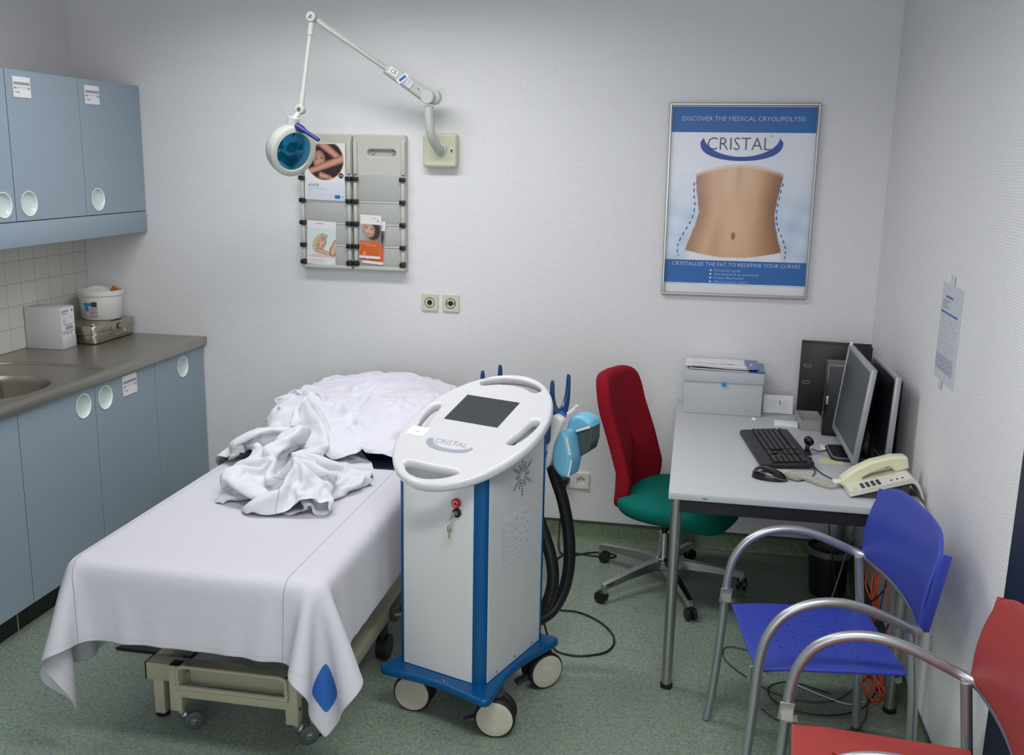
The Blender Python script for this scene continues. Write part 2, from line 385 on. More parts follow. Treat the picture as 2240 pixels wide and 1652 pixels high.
def paint(name, w, h, nx, ny, fn, mat_, tr, parent=None):  # a print: grid whose vertex colours are the printed picture; fn(u,v) -> rgb 0-255, v up
    V = []; F = []; Cc = []
    for j in range(ny + 1):
        for i in range(nx + 1):
            u, v = i / nx, j / ny; p = tr @ Vector((u * w, v * h, 0)); V.append(tuple(p)); c = fn(u, v); Cc += [lin(c[0]), lin(c[1]), lin(c[2]), 1.0]
    for j in range(ny):
        for i in range(nx): a = j * (nx + 1) + i; F.append((a, a + 1, a + nx + 2, a + nx + 1))
    me = bpy.data.meshes.new(name); me.from_pydata(V, [], F); at = me.color_attributes.new('print', 'FLOAT_COLOR', 'POINT'); at.data.foreach_set('color', Cc)
    me.materials.append(mat_); o = bpy.data.objects.new(name, me); COL.objects.link(o)
    if parent: o.parent = parent
    return o
def mixp(a, b, t): t = max(0, min(1, t)); return tuple(a[i] * (1 - t) + b[i] * t for i in range(3))
def sst(a, b, x): t = max(0, min(1, (x - a) / (b - a))); return t * t * (3 - 2 * t)
WALLF = lambda x, y, z: frame((x, y, z), (1, 0, 0), (0, 0, 1))       # drawing plane on the back wall: local x right, y up, z towards the room
LEFTF = lambda x, y, z: frame((x, y, z), (0, 1, 0), (0, 0, 1))       # on the left wall, facing +x
RIGHTF = lambda x, y, z: frame((x, y, z), (0, -1, 0), (0, 0, 1))     # on the right wall, facing -x

# ------------------------------------------------------------------ cloth (position based, run here to find the resting shape)
def cloth(P, rest, collide, steps=160, iters=10, dt=0.02, bend=0.25, damp=0.985, fric=0.5, pins=None, topz=0.6, grav=3.0):
    ny, nx, _ = P.shape; X = P.copy(); Vv = np.zeros_like(X); g = np.array([0, 0, -grav])
    def con(a, b, l, k):
        d = X[b] - X[a]; L = np.sqrt((d * d).sum(-1, keepdims=True)) + 1e-9; c = d * ((L - l[..., None]) / L) * 0.5 * k; X[a] += c; X[b] -= c
    def seg(dj, di, s, k, st=1):
        out = []
        for par in range(2):
            if di and not dj:
                idx = [i for i in range(nx - di) if (i // di) % 2 == par]
                a = (slice(None), np.array(idx, int)); b = (slice(None), np.array(idx, int) + di)
            else:
                idx = [j for j in range(ny - dj) if (j // dj) % 2 == par]; jj = np.array(idx, int)[:, None]
                ii = np.arange(max(0, -di), nx - max(0, di))[None, :]; a = (jj, ii); b = (jj + dj, ii + di)
            if len(idx) == 0: continue
            r = rest[b] - rest[a]; out.append((a, b, np.sqrt((r * r).sum(-1)) * s, k))
        return out
    cons = seg(0, 1, 1, 1) + seg(1, 0, 1, 1) + seg(1, 1, 1, .6) + seg(1, -1, 1, .6)
    bnd = seg(0, 2, 1, bend) + seg(2, 0, 1, bend)
    for st in range(steps):
        Vv = Vv * damp + g * dt; prev = X.copy(); X = X + Vv * dt
        for it in range(iters):
            for c in cons: con(*c)
            if it % 2 == 0:
                for c in bnd: con(*c)
            if pins is not None: X[pins] = P[pins]
            if it % 4 == 3: X, _h = collide(X)
        X, hit = collide(X); mv = X - prev; t_ = hit & (X[..., 2] > topz)
        mv[..., :2][t_] *= (1 - fric); X, hit = collide(prev + mv); mv = X - prev
        L = np.sqrt((mv * mv).sum(-1, keepdims=True)) + 1e-12; mv *= np.minimum(1, .03 / L); Vv = mv / dt
    return X
def sd_rbox(X, c, h, r):
    p = X - np.array(c); s = np.sign(p); q = np.abs(p) - (np.array(h) - r); m = np.maximum(q, 0); l = np.sqrt((m * m).sum(-1)) + 1e-9
    d = l + np.minimum(q.max(-1), 0) - r; out = m / l[..., None] * s; ins = q.max(-1) <= 0
    ax = np.zeros_like(X); k = q.argmax(-1); np.put_along_axis(ax, k[..., None], 1, -1); n = np.where(ins[..., None], ax * s, out)
    return d, n
def sd_ell(X, c, h):
    p = (X - np.array(c)) / np.array(h); l = np.sqrt((p * p).sum(-1)) + 1e-9; n = p / np.array(h); n = n / (np.sqrt((n * n).sum(-1, keepdims=True)) + 1e-9)
    return (l - 1) * min(h), n
def collider(shapes, margin=0.006, floor=0.004):
    def f(X):
        hit = np.zeros(X.shape[:-1], bool)
        for fn in shapes:
            d, n = fn(X); w = d < margin; X = np.where(w[..., None], X + n * (margin - d)[..., None], X); hit |= w
        w = X[..., 2] < floor; X[..., 2] = np.where(w, floor, X[..., 2]); hit |= w
        return X, hit
    return f
def cloth_obj(name, X, rest, mats, parent=None, thick=0.002, sub=1, mfn=None):
    ny, nx, _ = X.shape; me = bpy.data.meshes.new(name); V = X.reshape(-1, 3).tolist()
    F = [(j * nx + i, j * nx + i + 1, (j + 1) * nx + i + 1, (j + 1) * nx + i) for j in range(ny - 1) for i in range(nx - 1)]
    me.from_pydata(V, [], F); uv = me.uv_layers.new(name='UVMap'); R = rest.reshape(-1, 3)
    li = np.zeros(len(me.loops), int); me.loops.foreach_get('vertex_index', li); uv.data.foreach_set('uv', R[li][:, :2].astype(float).ravel())
    for m_ in (mats if isinstance(mats, (list, tuple)) else [mats]): me.materials.append(m_)
    me.polygons.foreach_set('use_smooth', [True] * len(F)); o = bpy.data.objects.new(name, me); COL.objects.link(o)
    if parent: o.parent = parent
    s = o.modifiers.new('thickness', 'SOLIDIFY'); s.thickness = thick; s.offset = 1
    if sub: d = o.modifiers.new('smooth', 'SUBSURF'); d.levels = sub; d.render_levels = sub
    return o

# ================================================================== ROOM SHELL
W = 0.12
struct('floor', MB().box(-W, ROOM_X + W, ROOM_F - W, W, -0.1, 0), M_FLOOR)
struct('ceiling', MB().box(-W, ROOM_X + W, ROOM_F - W, W, ROOM_H, ROOM_H + 0.1), M_CEIL)
struct('wall_back', MB().box(-W, ROOM_X + W, 0, W, 0, ROOM_H), M_WALL)
struct('wall_front', MB().box(-W, ROOM_X + W, ROOM_F - W, ROOM_F, 0, ROOM_H), M_WALL)
wl = struct('wall_left', MB().box(-W, 0, ROOM_F, 0, 0, ROOM_H), M_WALL)
struct('wall_tiling', MB().box(0, 0.006, -2.82, -0.0005, 0.895, 1.42), M_TILE, wl)
# right wall with the opening of the navy door
DY1, DY0, DH = -2.085, -3.02, 2.05
struct('wall_right', MB().box(ROOM_X, ROOM_X + W, DY1, 0, 0, ROOM_H).box(ROOM_X, ROOM_X + W, ROOM_F, DY0, 0, ROOM_H).box(ROOM_X, ROOM_X + W, DY0, DY1, DH, ROOM_H), M_WALL)
dr = struct('door_1', MB().box(ROOM_X - 0.003, ROOM_X + 0.037, DY0 + .002, DY1 - .002, 0.006, DH - .002, 0, bev=0.002), M_DOOR)
struct('door_handle', MB().cyl((ROOM_X - .050, DY0 + .09, 1.05), (ROOM_X - .003, DY0 + .09, 1.05), .011).tube([(ROOM_X - .050, DY0 + .08, 1.05), (ROOM_X - .050, DY0 + .2, 1.05)], .01).box(ROOM_X - .010, ROOM_X - .002, DY0 + .06, DY0 + .12, .94, 1.13, 0, bev=.003), M_ALU, dr)
def skirting(name, pts, axis):
    mb = MB()
    prof = [(0.0, 0.0), (0.018, 0.0), (0.009, 0.004), (0.004, 0.014), (0.003, 0.084), (0.0, 0.084)]
    (a, b) = pts
    if axis == 'x': V = [(x, -d, z) for x in (a, b) for d, z in prof]; capb = (a, b, -0.007, -0.0005, 0.083, 0.090)
    else: V = [(ROOM_X - d, y, z) for y in (a, b) for d, z in prof]; capb = (ROOM_X - 0.007, ROOM_X - 0.0005, a, b, 0.083, 0.090)
    n = len(prof); F = [(i, i + 1, n + i + 1, n + i) for i in range(n - 1)] + [tuple(range(n)), tuple(range(n, 2 * n))]
    mb.add(V, F, 0); mb.box(*capb, 1)
    mb.v = mb.v
    return struct(name, mb, [M_SKIRT, M_TRIMDK])
skirting('baseboard_back', (0.60, ROOM_X - .001), 'x')
skirting('baseboard_right', (DY1 + .005, -0.02), 'y')
wn_ = MB().box(1.15, 3.55, ROOM_F + .001, ROOM_F + .015, .86, 2.24); struct('added_fill_panel_1', wn_, mat('added_fill_glow', rgb(230, 235, 240), .4, emit=((.95, .97, 1, 1), .5)))  # glowing pane added on the unseen front wall, goes with the fill lamp
# ceiling light fittings (above the picture, they light the room)
for i, (p, sx, sy, e) in enumerate(LIGHTS):
    lt = thing('ceiling_light', ['fluorescent ceiling light above the treatment couch', 'fluorescent ceiling light near the front of the room'][i], 'ceiling light', (p[0], p[1], ROOM_H))
    MB().box(-sx / 2 - .03, sx / 2 + .03, -sy / 2 - .03, sy / 2 + .03, -0.05, -0.001, 0, bev=.004).build('housing', M_WHITEP, lt)
    MB().box(-sx / 2, sx / 2, -sy / 2, sy / 2, -0.056, -0.049, 0).build('diffuser', M_LIGHT, lt)

# ================================================================== KITCHEN UNITS ON THE LEFT WALL
def holed_door(mb, y0, y1, z0, z1, xf, t, holes, m=0):  # door facing +x, front at xf
    outer = [(y0, z0), (y1, z0), (y1, z1), (y0, z1)]
    mb.plate(outer, [circ(r, 40, cy, cz) for cy, cz, r in holes], xf - t, xf, 0.0015, m, tr=frame((0, 0, 0), (0, 1, 0), (0, 0, 1)), seg=1)
def dish_handle(parent, y, z, xf):
    tr = frame((xf, y, z), (0, 1, 0), (0, 0, 1))
    MB().lathe([(0.0495, -0.001), (0.0505, 0.0022), (0.0472, 0.0022), (0.0455, -0.001)], 40, 0, tr).lathe([(0.0, -0.014), (0.028, -0.0135), (0.040, -0.0085), (0.0458, -0.0005)], 40, 1, tr).build('handle', [M_RIM, M_DISH], parent, ang=60)
def label_tag(parent, y, z, w, h, xf, name='label_tag'):
    mb = MB(); tr = frame((xf, y, z), (0, 1, 0), (0, 0, 1))
    mb.box(0, w, 0, h, 0.0005, 0.003, 0, tr=tr)
    for a, b in ((.60, .74), (.40, .50)): mb.rect(.004, w - .004, h * a, h * b, .0034, 1, tr)
    mb.rect(w * .18, w * .82, h * .405, h * .475, .0037, 2, tr)
    mb.text('Praxis', .011, tr @ Matrix.Translation((w * .10, h * .25, .0036)), 3, 'LEFT')
    mb.build(name, [M_PAPER, M_PAPERG, MATS['white_paper'], M_INK], parent)
UF, UB, UT, UM = 0.351, 1.403, 2.089, 1.504
def upper(name, y0, y1, doors, label, tags_):
    t = thing(name, label, 'cabinet', (0, 0, 0), 0, 'blue wall cupboards over the worktop')
    MB().box(0.001, UF - .020, y0 + .001, y1 - .001, UM - .004, UT - .003).build('body', M_CABIN, t)
    for (a, b, hy) in doors:
        mb = MB(); holed_door(mb, a + .0022, b - .0022, UM, UT, UF, .018, [(hy, 1.572, .047)])
        d = mb.build('door', M_CAB, t); dish_handle(d, hy, 1.572, UF)
    for y, w in tags_: label_tag(t, y, 1.985, w, .079, UF)
upper('wall_cupboard', -0.487, -0.002, [(-0.487, -0.002, -0.398)], 'single-door blue grey wall cupboard at the right end of the row', [(-.445, .106)])
upper('wall_cupboard', -1.425, -0.487, [(-0.956, -0.487, -0.874), (-1.425, -0.956, -1.028)], 'double-door blue grey wall cupboard, cut by the left edge of the photo', [(-.915, .105), (-1.10, .106)])
pm = MB().box(UF - .018, UF, -1.425, -0.002, UB, UM - .003, 0, bev=.001).box(.004, UF - .02, -1.42, -.004, UB + .06, UB + .072)
tag(pm.build('pelmet_board', M_CAB), 'long blue grey pelmet board running under the wall cupboards', 'pelmet')
KF = 0.617; KT = 0.853; KB = 0.107
def base(y0, y1, doors, label, tags_=()):
    t = thing('base_cabinet', label, 'cabinet', (0, 0, 0), 0, 'blue base cabinets under the worktop')
    # carcass as panels, so a sink bowl can hang in it
    mb = MB(); mb.box(.003, KF - .021, y0 + .001, y0 + .018, KB, .725).box(.003, KF - .021, y1 - .018, y1 - .001, KB, .725).box(.003, KF - .021, y0 + .018, y1 - .018, KB, KB + .018).box(.003, .01, y0 + .018, y1 - .018, KB, KT)
    mb.build('body', M_CABIN, t)
    for (a, b, hy) in doors:
        mb = MB(); holed_door(mb, a + .0022, b - .0022, KB, KT, KF, .018, [(hy, .780, .047)])
        d = mb.build('door', M_CAB, t); dish_handle(d, hy, .780, KF)
    for y, w in tags_: label_tag(t, y, .752, w, .088, KF)
    return t
base(-0.462, -0.003, [(-0.462, -0.003, -0.214)], 'narrow blue base cabinet against the back wall')
base(-1.403, -0.462, [(-0.928, -0.462, -0.857), (-1.403, -0.928, -1.010)], 'double-door blue base cabinet beneath the sink', [(-.728, .108)])
base(-2.34, -1.403, [(-1.872, -1.403, -1.79), (-2.34, -1.872, -1.95)], 'blue base cabinet at the left edge, left of the sink cabinet')
pl = MB().box(.545, .562, -2.34, -1.437, 0.001, KB - .002).box(.545, .562, -1.433, -.004, 0.001, KB - .002).box(.544, .5625, -1.4375, -1.4325, .001, KB - .002, 1)
tag(pl.build('plinth', [M_PLINTH, M_CREAM]), 'black plinth board under the blue base cabinets', 'plinth')
# worktop with pressed rim, drainer groove and an oval bowl
wt = thing('worktop', 'brushed stainless steel worktop with an oval sink over the base cabinets', 'worktop')
WY0 = -2.36; SX, SY, SRX, SRY = 0.385, -1.235, 0.195, 0.215
tr0 = Matrix.Identity(4)
hole = [(SX + SRX * math.cos(2 * PI * k / 48) , SY + SRY * (abs(math.sin(2 * PI * k / 48)) ** .85) * (1 if math.sin(2 * PI * k / 48) > 0 else -1)) for k in range(48)]
mb = MB(); mb.plate([(.007, WY0), (.637, WY0), (.637, -.001), (.007, -.001)], [hole], .855, .893, 0.004, 0, seg=3, rb=.001)
mb.tube([(.634, WY0, .8935), (.634, -.004, .8935)], .0035, 8, 0)
mb.build('steel_top', M_STEEL, wt)
mb = MB(); rings = []
for k, (s_, z_) in enumerate(((1.0, .8925), (.99, .885), (.98, .86), (.97, .80), (.92, .762), (.8, .748), (.3, .742), (.02, .741))): rings.append([(SX + (x - SX) * s_, SY + (y - SY) * s_, z_) for x, y in hole])
n = 48; V = [p for r_ in rings for p in r_]; F = [(i * n + k, i * n + (k + 1) % n, (i + 1) * n + (k + 1) % n, (i + 1) * n + k) for i in range(len(rings) - 1) for k in range(n)]
mb.add(V, F); mb.build('sink_bowl', M_STEEL, wt, ang=60)
# raised drip ridge that runs diagonally off the bowl
gp = [(.604, -.828), (.50, -.808), (.40, -.800), (.28, -.802), (.16, -.828), (.09, -.90), (.075, -1.05), (.075, -1.45)]
MB().tube([(x, y, .8925) for x, y in catmull([(a, b, 0) for a, b in gp], 6) for _ in (0,)] if False else [(p.x, p.y, .8925) for p in catmull([(a, b, 0) for a, b in gp], 6)], .0065, 8, 0, sq=.45).build('drip_ridge', M_STEEL, wt)
sp = thing('standpipe', 'steel overflow standpipe standing in the sink bowl', 'pipe', (.335, -1.135, .743))
MB().lathe([(.0, .0), (.030, .0), (.030, .006), (.019, .009), (.019, .140), (.022, .143), (.022, .148), (.017, .148), (.017, .06), (0, .06)], 28).build('pipe', M_ALU, sp)

# white carton
bx = thing('carton', 'white cardboard carton with printed label beside the tiles', 'box', (0.098, -.452, .893), math.radians(2))
bw, bd, bh = .178, .108, .191
MB().box(-bw / 2, bw / 2, -bd / 2, bd / 2, 0.0005, bh, 0, bev=.0015).build('carton_body', M_CARD, bx)
lf = frame((bw / 2, 0, 0), (0, 1, 0), (0, 0, 1))
mb = MB(); mb.rect(-.05, .05, .055, .186, .0006, 0, lf); mb.rect(-.05, .05, .0785, .0808, .0012, 2, lf)
for i, (z, a, b) in enumerate(((.176, -.046, .0), (.170, -.046, .008), (.163, -.046, -.01), (.157, -.046, .004), (.140, -.04, -.02), (.140, .01, .03), (.131, -.045, -.012), (.124, -.04, -.016), (.116, -.043, -.02), (.108, -.03, .03))): mb.rect(a, b, z, z + .0026, .0012, 1 if i in (1, 9) else 3, lf)
for k in range(16): mb.rect(-.022 + k * .0036, -.022 + k * .0036 + (.0009 + .0012 * ((k * 7) % 3) / 2), .087, .102, .0012, 1, lf)
mb.flat(circ(.005, 16, .036, .172), [], .0012, True, 1, lf); mb.text('CS', .016, lf @ Matrix.Translation((-.036, .070, .0013)), 1, 'CENTER'); mb.rect(-.018, .0, .066, .074, .0012, 3, lf); mb.rect(.01, .026, .066, .074, .0012, 3, lf)
tag(mb.build('label', [M_PAPER, M_INK, M_RED, M_PAPERG], bx), 'printed label with red line and barcode')
mb = MB(); mb.box(bw / 2 - .001, bw / 2 + .003, -.052, .053, .001, .052, 0, bev=.001); mb.build('dispenser_flap', M_CARD, bx)

# steel instrument case with latch and wire handle, bucket on top
cs = thing('instrument_case', 'stainless steel instrument case with latch, under the white bucket', 'case', (.158, -.192, .893), math.radians(0))
cw, cdp = .214, .338
def rb(mb, w, d, z0, z1, r, rt, rb_, m=0): mb.plate(rrect(w, d, r, 6), [], z0, z1, rt, m, seg=3, rb=rb_)
mb = MB(); rb(mb, cw, cdp, .0005, .052, .028, .001, .012); mb.build('lower_tray', M_STEELB, cs)
mb = MB(); rb(mb, cw + .008, cdp + .008, .046, .090, .031, .007, .001); mb.plate(rrect(cw - .05, cdp - .06, .02, 5), [], .089, .0935, .003, 0, seg=2, rb=0); mb.build('lid', M_STEELB, cs)
MB().tube([(p[0], p[1], .048) for p in rrect(cw + .008, cdp + .008, .031, 5)], .003, 8, 0, closed=True).build('lid_rim', M_STEELB, cs)
xf = cw / 2 + .004
mb = MB(); mb.box(xf, xf + .004, -.016, .034, .040, .083, 0, bev=.001); mb.box(xf + .004, xf + .010, -.004, .020, .052, .080, 1, bev=.002); mb.box(xf + .01, xf + .012, .002, .014, .056, .076, 0, bev=.001); mb.build('latch', [M_STEELB, M_DGREY], cs)
MB().tube(catmull([(xf + .002, -.035, .070), (xf + .010, -.036, .055), (xf + .015, -.032, .036), (xf + .016, -.026, .031), (xf + .016, .040, .031), (xf + .015, .046, .036), (xf + .010, .047, .052), (xf + .004, .047, .058)], 4), .0028, 8).build('wire_handle', M_CHROME, cs)
bk = thing('bucket', 'white plastic tub with blue label standing on the steel case', 'bucket', (.165, -.145, .893 + .0938))
prof = [(0, 0), (.089, 0), (.093, .004), (.099, .115), (.104, .117), (.106, .138), (.103, .140), (.099, .139), (.096, .118), (.091, .006), (0, .005)]
MB().lathe(prof, 48).build('tub', M_WHITEP, bk, ang=50)
def wrapped(mb, a0, a1, z0, z1, m, r=lambda z: .0933 + (z - .004) / .111 * .006 + .0006, n=10, e=0):
    V = []; 
    for i in range(n + 1):
        a = a0 + (a1 - a0) * i / n
        for z in (z0, z1): V.append(((r(z) + e) * math.cos(a), (r(z) + e) * math.sin(a), z))
    mb.add(V, [(2 * i, 2 * i + 2, 2 * i + 3, 2 * i + 1) for i in range(n)], m)
d2 = math.radians
mb = MB(); wrapped(mb, d2(-108), d2(-84), .070, .085, 1, e=.0003); wrapped(mb, d2(-106), d2(-94), .044, .071, 1, e=.0003); wrapped(mb, d2(-84), d2(-69), .066, .090, 2, e=.0004)
for k in range(9): wrapped(mb, d2(-92 + (k % 3)), d2(-67 - (k * 5 % 4)), .016 + k * .0052, .0185 + k * .0052, 3 if k % 4 else 4, e=.0004)
tag(mb.build('label', [M_PAPER, M_CYAN, M_INK, M_PAPERG, M_RED], bk), 'blue and grey printed label')
MB().lathe([(0, -.002), (.076, -.002), (.078, .0), (.078, .004), (.074, .004), (.073, .001), (0, .001)], 40, 0, T((-.010, -.020, .0865)) @ Matrix.Rotation(math.radians(62), 4, Vector((.95, .30, 0)))).build('loose_lid', M_WHITEP, bk)
sc_ = thing('scoop', 'orange plastic scoop sticking out of the white tub', 'scoop', (.185, -.10, .893 + .0938 + .006))
MB().tube(catmull([(-.02, 0, .002), (-.005, .005, .06), (.012, .008, .105), (.028, .010, .142)], 5), [.022] * 6 + [.02] * 5 + [.017] * 5, 12, sq=.35).build('scoop_blade', M_ORPL, sc_)

# ================================================================== BACK WALL
# --- examination lamp on a jointed arm
lp = thing('examination_lamp', 'white jointed examination lamp with blue lens, fixed to the back wall', 'lamp', (1.841, 0, 1.816))
O = Vector((1.841, 0, 1.816)); LW = lambda *p: Vector(p) - O
YJ, YE = -0.16, -0.42
J0 = LW(1.822, YJ, 2.040)            # shoulder joint
J1 = LW(1.395, YE, 2.341)            # elbow
J2 = LW(1.343, YE - .02, 1.971)      # wrist joint
mb = MB(); mb.plate(rrect(.158, .150, .014, 5), [], .0005, .050, .012, 0, tr=WALLF(0, 0, 0), seg=3, rb=0)
wb = mb.build('wall_box', M_OFFW, lp)
mb = MB(); mb.box(.052, .064, -.008, .012, .050, .0530, 0, bev=.002, tr=WALLF(0, 0, 0)); mb.box(.0545, .0615, -.005, .006, .053, .056, 1, bev=.001, tr=WALLF(0, 0, 0)); mb.build('switch', [M_WHITEP, M_BLACK], wb)
pt = catmull([(.006, -.048, .006), (.004, -.075, .008), (-.004, -.115, .030), (-.013, YJ + .012, .075), (J0.x + .001, YJ, .135), (J0.x, YJ, J0.z - .035)], 8)
MB().tube(pt, .0205, 20).lathe([(.0, .0), (.030, 0), (.030, .006), (.026, .009), (0, .009)], 24, 0, frame((.006, -.0495, .006), (1, 0, 0), (0, 0, 1))).build('bent_tube', M_LAMPW, lp)
mb = MB(); mb.cyl(J0 + Vector((0, -.034, 0)), J0 + Vector((0, .005, 0)), .0295, n=32); mb.cyl(J0 + Vector((0.014, .004, .004)), J0 + Vector((0.014, .045, .004)), .033, n=32); mb.cyl(J0 + Vector((0, -.037, 0)), J0 + Vector((0, -.034, 0)), .026, .0295, n=32); mb.build('shoulder_joint', M_LAMPW, lp)
ad = (J1 - J0); al = ad.length; adn = ad.normalized(); up = (Vector((0, 0, 1)) - adn * adn.z).normalized(); sd = adn.cross(up)  # side
FA = frame(J0, adn, up, sd)
fs = 1 if (FA.to_3x3() @ Vector((0, 0, 1))).y < 0 else -1
mb = MB(); 
def taper(x0, x1, h0, h1, w0, w1, m=0, tr=None, mb=mb):
    r0 = rrect(h0, w0, min(h0, w0) * .22, 3); r1 = rrect(h1, w1, min(h1, w1) * .22, 3); n = len(r0)
    mb.add([(x0, a, b) for a, b in r0] + [(x1, a, b) for a, b in r1], [(k, (k + 1) % n, n + (k + 1) % n, n + k) for k in range(n)] + [tuple(range(n - 1, -1, -1)), tuple(range(n, 2 * n))], m, tr)
taper(.012, .222, .058, .046, .040, .036, 0, FA); hs = mb.build('spring_housing', M_LAMPW, lp, recalc=True)
ff = FA @ (Matrix.Rotation(PI, 4, 'X') if fs < 0 else Matrix.Identity(4)); zz = .0215
up_ = 1 if fs > 0 else -1
# text reads along the arm from elbow to shoulder
tx = lambda x, y: frame(J0 + adn * x + up * y + (sd * fs) * zz, -adn, up)
mb = MB(); mb.rect(-.021, .021, -.014, .014, 0, 0, tx(.19, .0)); mb.text('CE', .024, tx(.19, 0) @ Matrix.Translation((0, 0, .0006)), 1)
q = tx(.143, -.001) @ Matrix.Rotation(d2(68), 4, 'Z'); mb.rect(-.027, .027, -.011, .011, 0, 0, q); mb.rect(-.018, .018, -.004, .006, .0006, 2, q)
q = tx(.110, -.002) @ Matrix.Rotation(d2(-8), 4, 'Z'); mb.rect(-.016, .016, -.018, .018, 0, 3, q); mb.rect(-.0148, .0148, -.0168, .0168, .0005, 0, q)
for k in range(6): mb.rect(-.012, .010 - (k % 2) * .004, .011 - k * .0046, .0128 - k * .0046, .001, 3, q)
mb.flat(circ(.0028, 12), [], 0, True, 1, tx(.062, .0)); mb.build('rating_labels', [M_PAPER, M_INK, MATS['blue_print'], M_PAPERG], hs)
MB().tube([J0 + adn * .215, J1 - adn * .02], .0125, 16).build('upper_arm', M_LAMPW, lp)
mb = MB(); mb.tube([J0 + adn * .23 + up * .004 + sd * fs * .0122, J1 - adn * .03 + up * .004 + sd * fs * .0122], .0012, 6); mb.build('arm_seam', M_PAPERG, lp)
mb = MB()
for J, r_ in ((J1, .0205), (J2, .0195)):
    j = MB(); j.cyl(J + Vector((.0, -.018, 0)), J + Vector((0, .014, 0)), r_, n=28); j.cyl(J + Vector((0, -.021, 0)), J + Vector((0, -.018, 0)), r_ * .86, r_, n=28); e_ = j.build('elbow_joint' if J is J1 else 'wrist_joint', M_LAMPW, lp)
    MB().cyl(J + Vector((0, -.0235, 0)), J + Vector((0, -.0205, 0)), .0085, n=20).box(-.0085, .0085, -.0012, .0012, 0, .0012, 1, tr=frame(J + Vector((0, -.0236, 0)), (.8, 0, .6), (-.6, 0, .8))).build('screw', [M_ALU, M_DGREY], e_)
MB().tube([J1, J2], .0092, 14).tube([J1 + (J2 - J1) * .04, J1 + (J2 - J1) * .19], .0125, 16).tube([J1 + (J2 - J1) * .80, J1 + (J2 - J1) * .97], .0118, 16).build('lower_arm', M_LAMPW, lp)
HC = LW(1.322, YE - .050, 1.796)     # head centre (front face)
HN = Vector((.80, -.56, -.30)).normalized()                 # the lens looks down to the right
HU = (Vector((0, 0, 1)) - HN * HN.z).normalized(); HX = HU.cross(HN)
HF = frame(HC, HX, HU, HN) @ Matrix.Scale(1.10, 4)
hd = MB().lathe([(0, -.075), (.072, -.072), (.090, -.060), (.096, -.035), (.098, -.004), (.094, .0), (.076, .001), (.072, -.004), (.070, -.012), (0, -.014)], 48, 0, HF).build('lamp_head', M_LAMPW, lp, ang=45)
MB().lathe([(0, .0035), (.035, .0022), (.060, -.0005), (.0715, -.005), (.0715, -.010), (0, -.010)], 48, 0, HF).build('lens', M_LENS, lp, ang=45)
NK = HC - HN * .038 + HU * .096
MB().tube([NK - HU * .012, NK + HU * .040], .026, 20).tube([NK + HU * .03, J2 + (NK - J2) * .12], .0115, 14).build('neck', M_LAMPW, lp)
hb = NK + HU * .012 + HN * .03 + HX * .0
gx = (LW(1.430, YE - .09, 1.856) - hb).normalized()
MB().tube([hb, hb + gx * .03, hb + gx * .05, hb + gx * .125], [.016, .015, .009, .0075], 12).build('grip', mat('dark_blue_grip', rgb(34, 44, 110), .35, bump=.02), lp)

# --- leaflet rack, two columns
rk = thing('leaflet_rack', 'grey plastic leaflet rack with two columns of pockets on the back wall', 'rack', (1.4225, 0, 1.256))
def column(x0, x1):
    c = MB(); Wc = x1 - x0; H = .626
    sl = rrect(.135, .030, .0148, 6, (x0 + x1) / 2 + .010, .545)
    c.plate([(p[0], p[1]) for p in rrect(Wc - .004, H, .012, 4, (x0 + x1) / 2, H / 2)], [sl] if x0 > -.01 else [], .0005, .034, .006, 0, tr=WALLF(0, 0, 0), seg=2, rb=0)
    o = c.build('column', M_RACK, rk)
    m2 = MB(); F0 = WALLF(0, 0, 0)
    for xs in (x0 + .002, x1 - .026): # raised side rails with notches
        for (a, b) in ((.325, .424), (.222, .312), (.118, .208), (.045, .105)): m2.box(xs + .002, xs + .022, a, b, .030, .050, 0, bev=.007, tr=F0)
        m2.box(xs + .002, xs + .022, .445, .600, .030, .044, 0, bev=.006, tr=F0)
    m2.box(x0 + .004, x1 - .004, .006, .024, .030, .052, 0, bev=.005, tr=F0)
    for z in (.315, .212, .110): m2.box(x0 + .024, x1 - .024, z, z + .007, .030, .0384, 0, bev=.002, tr=F0)
    m2.build('rails', M_RACK, o)
    m3 = MB()
    for (a, b) in ((.325, .445), (.222, .315), (.120, .212), (.024, .110)): m3.box(x0 + .026, x1 - .026, a, b, .031, .0362, 0, bev=.003, tr=F0)
    m3.build('pocket_panels', M_RACKD, o)
    if x0 > -.01:
        m5 = MB(); xc = (x0 + x1) / 2 + .01; m5.rect(xc - .068, xc + .068, .529, .561, .012, 0, F0)
        for dx in (-.045, .052): m5.lathe([(0, .006), (.003, .006), (.004, .004), (.010, .003), (.011, .0)], 20, 1, F0 @ Matrix.Translation((xc + dx, .545, .0125)))
        m5.build('screw_recess', [M_RACKD, M_PAPERG], o)
    for z in (.425, .322, .219, .114, .035):
        for xs in (x0 - .004, x1 - .028):
            if xs < x0: xs = x0 + .001
            MB().box(xs, xs + .028, z - .010, z + .010, .036, .060, 0, bev=.003, tr=F0).build('clip', M_BLACK, o)
column(-.2585, -.0015); column(.0015, .2585)
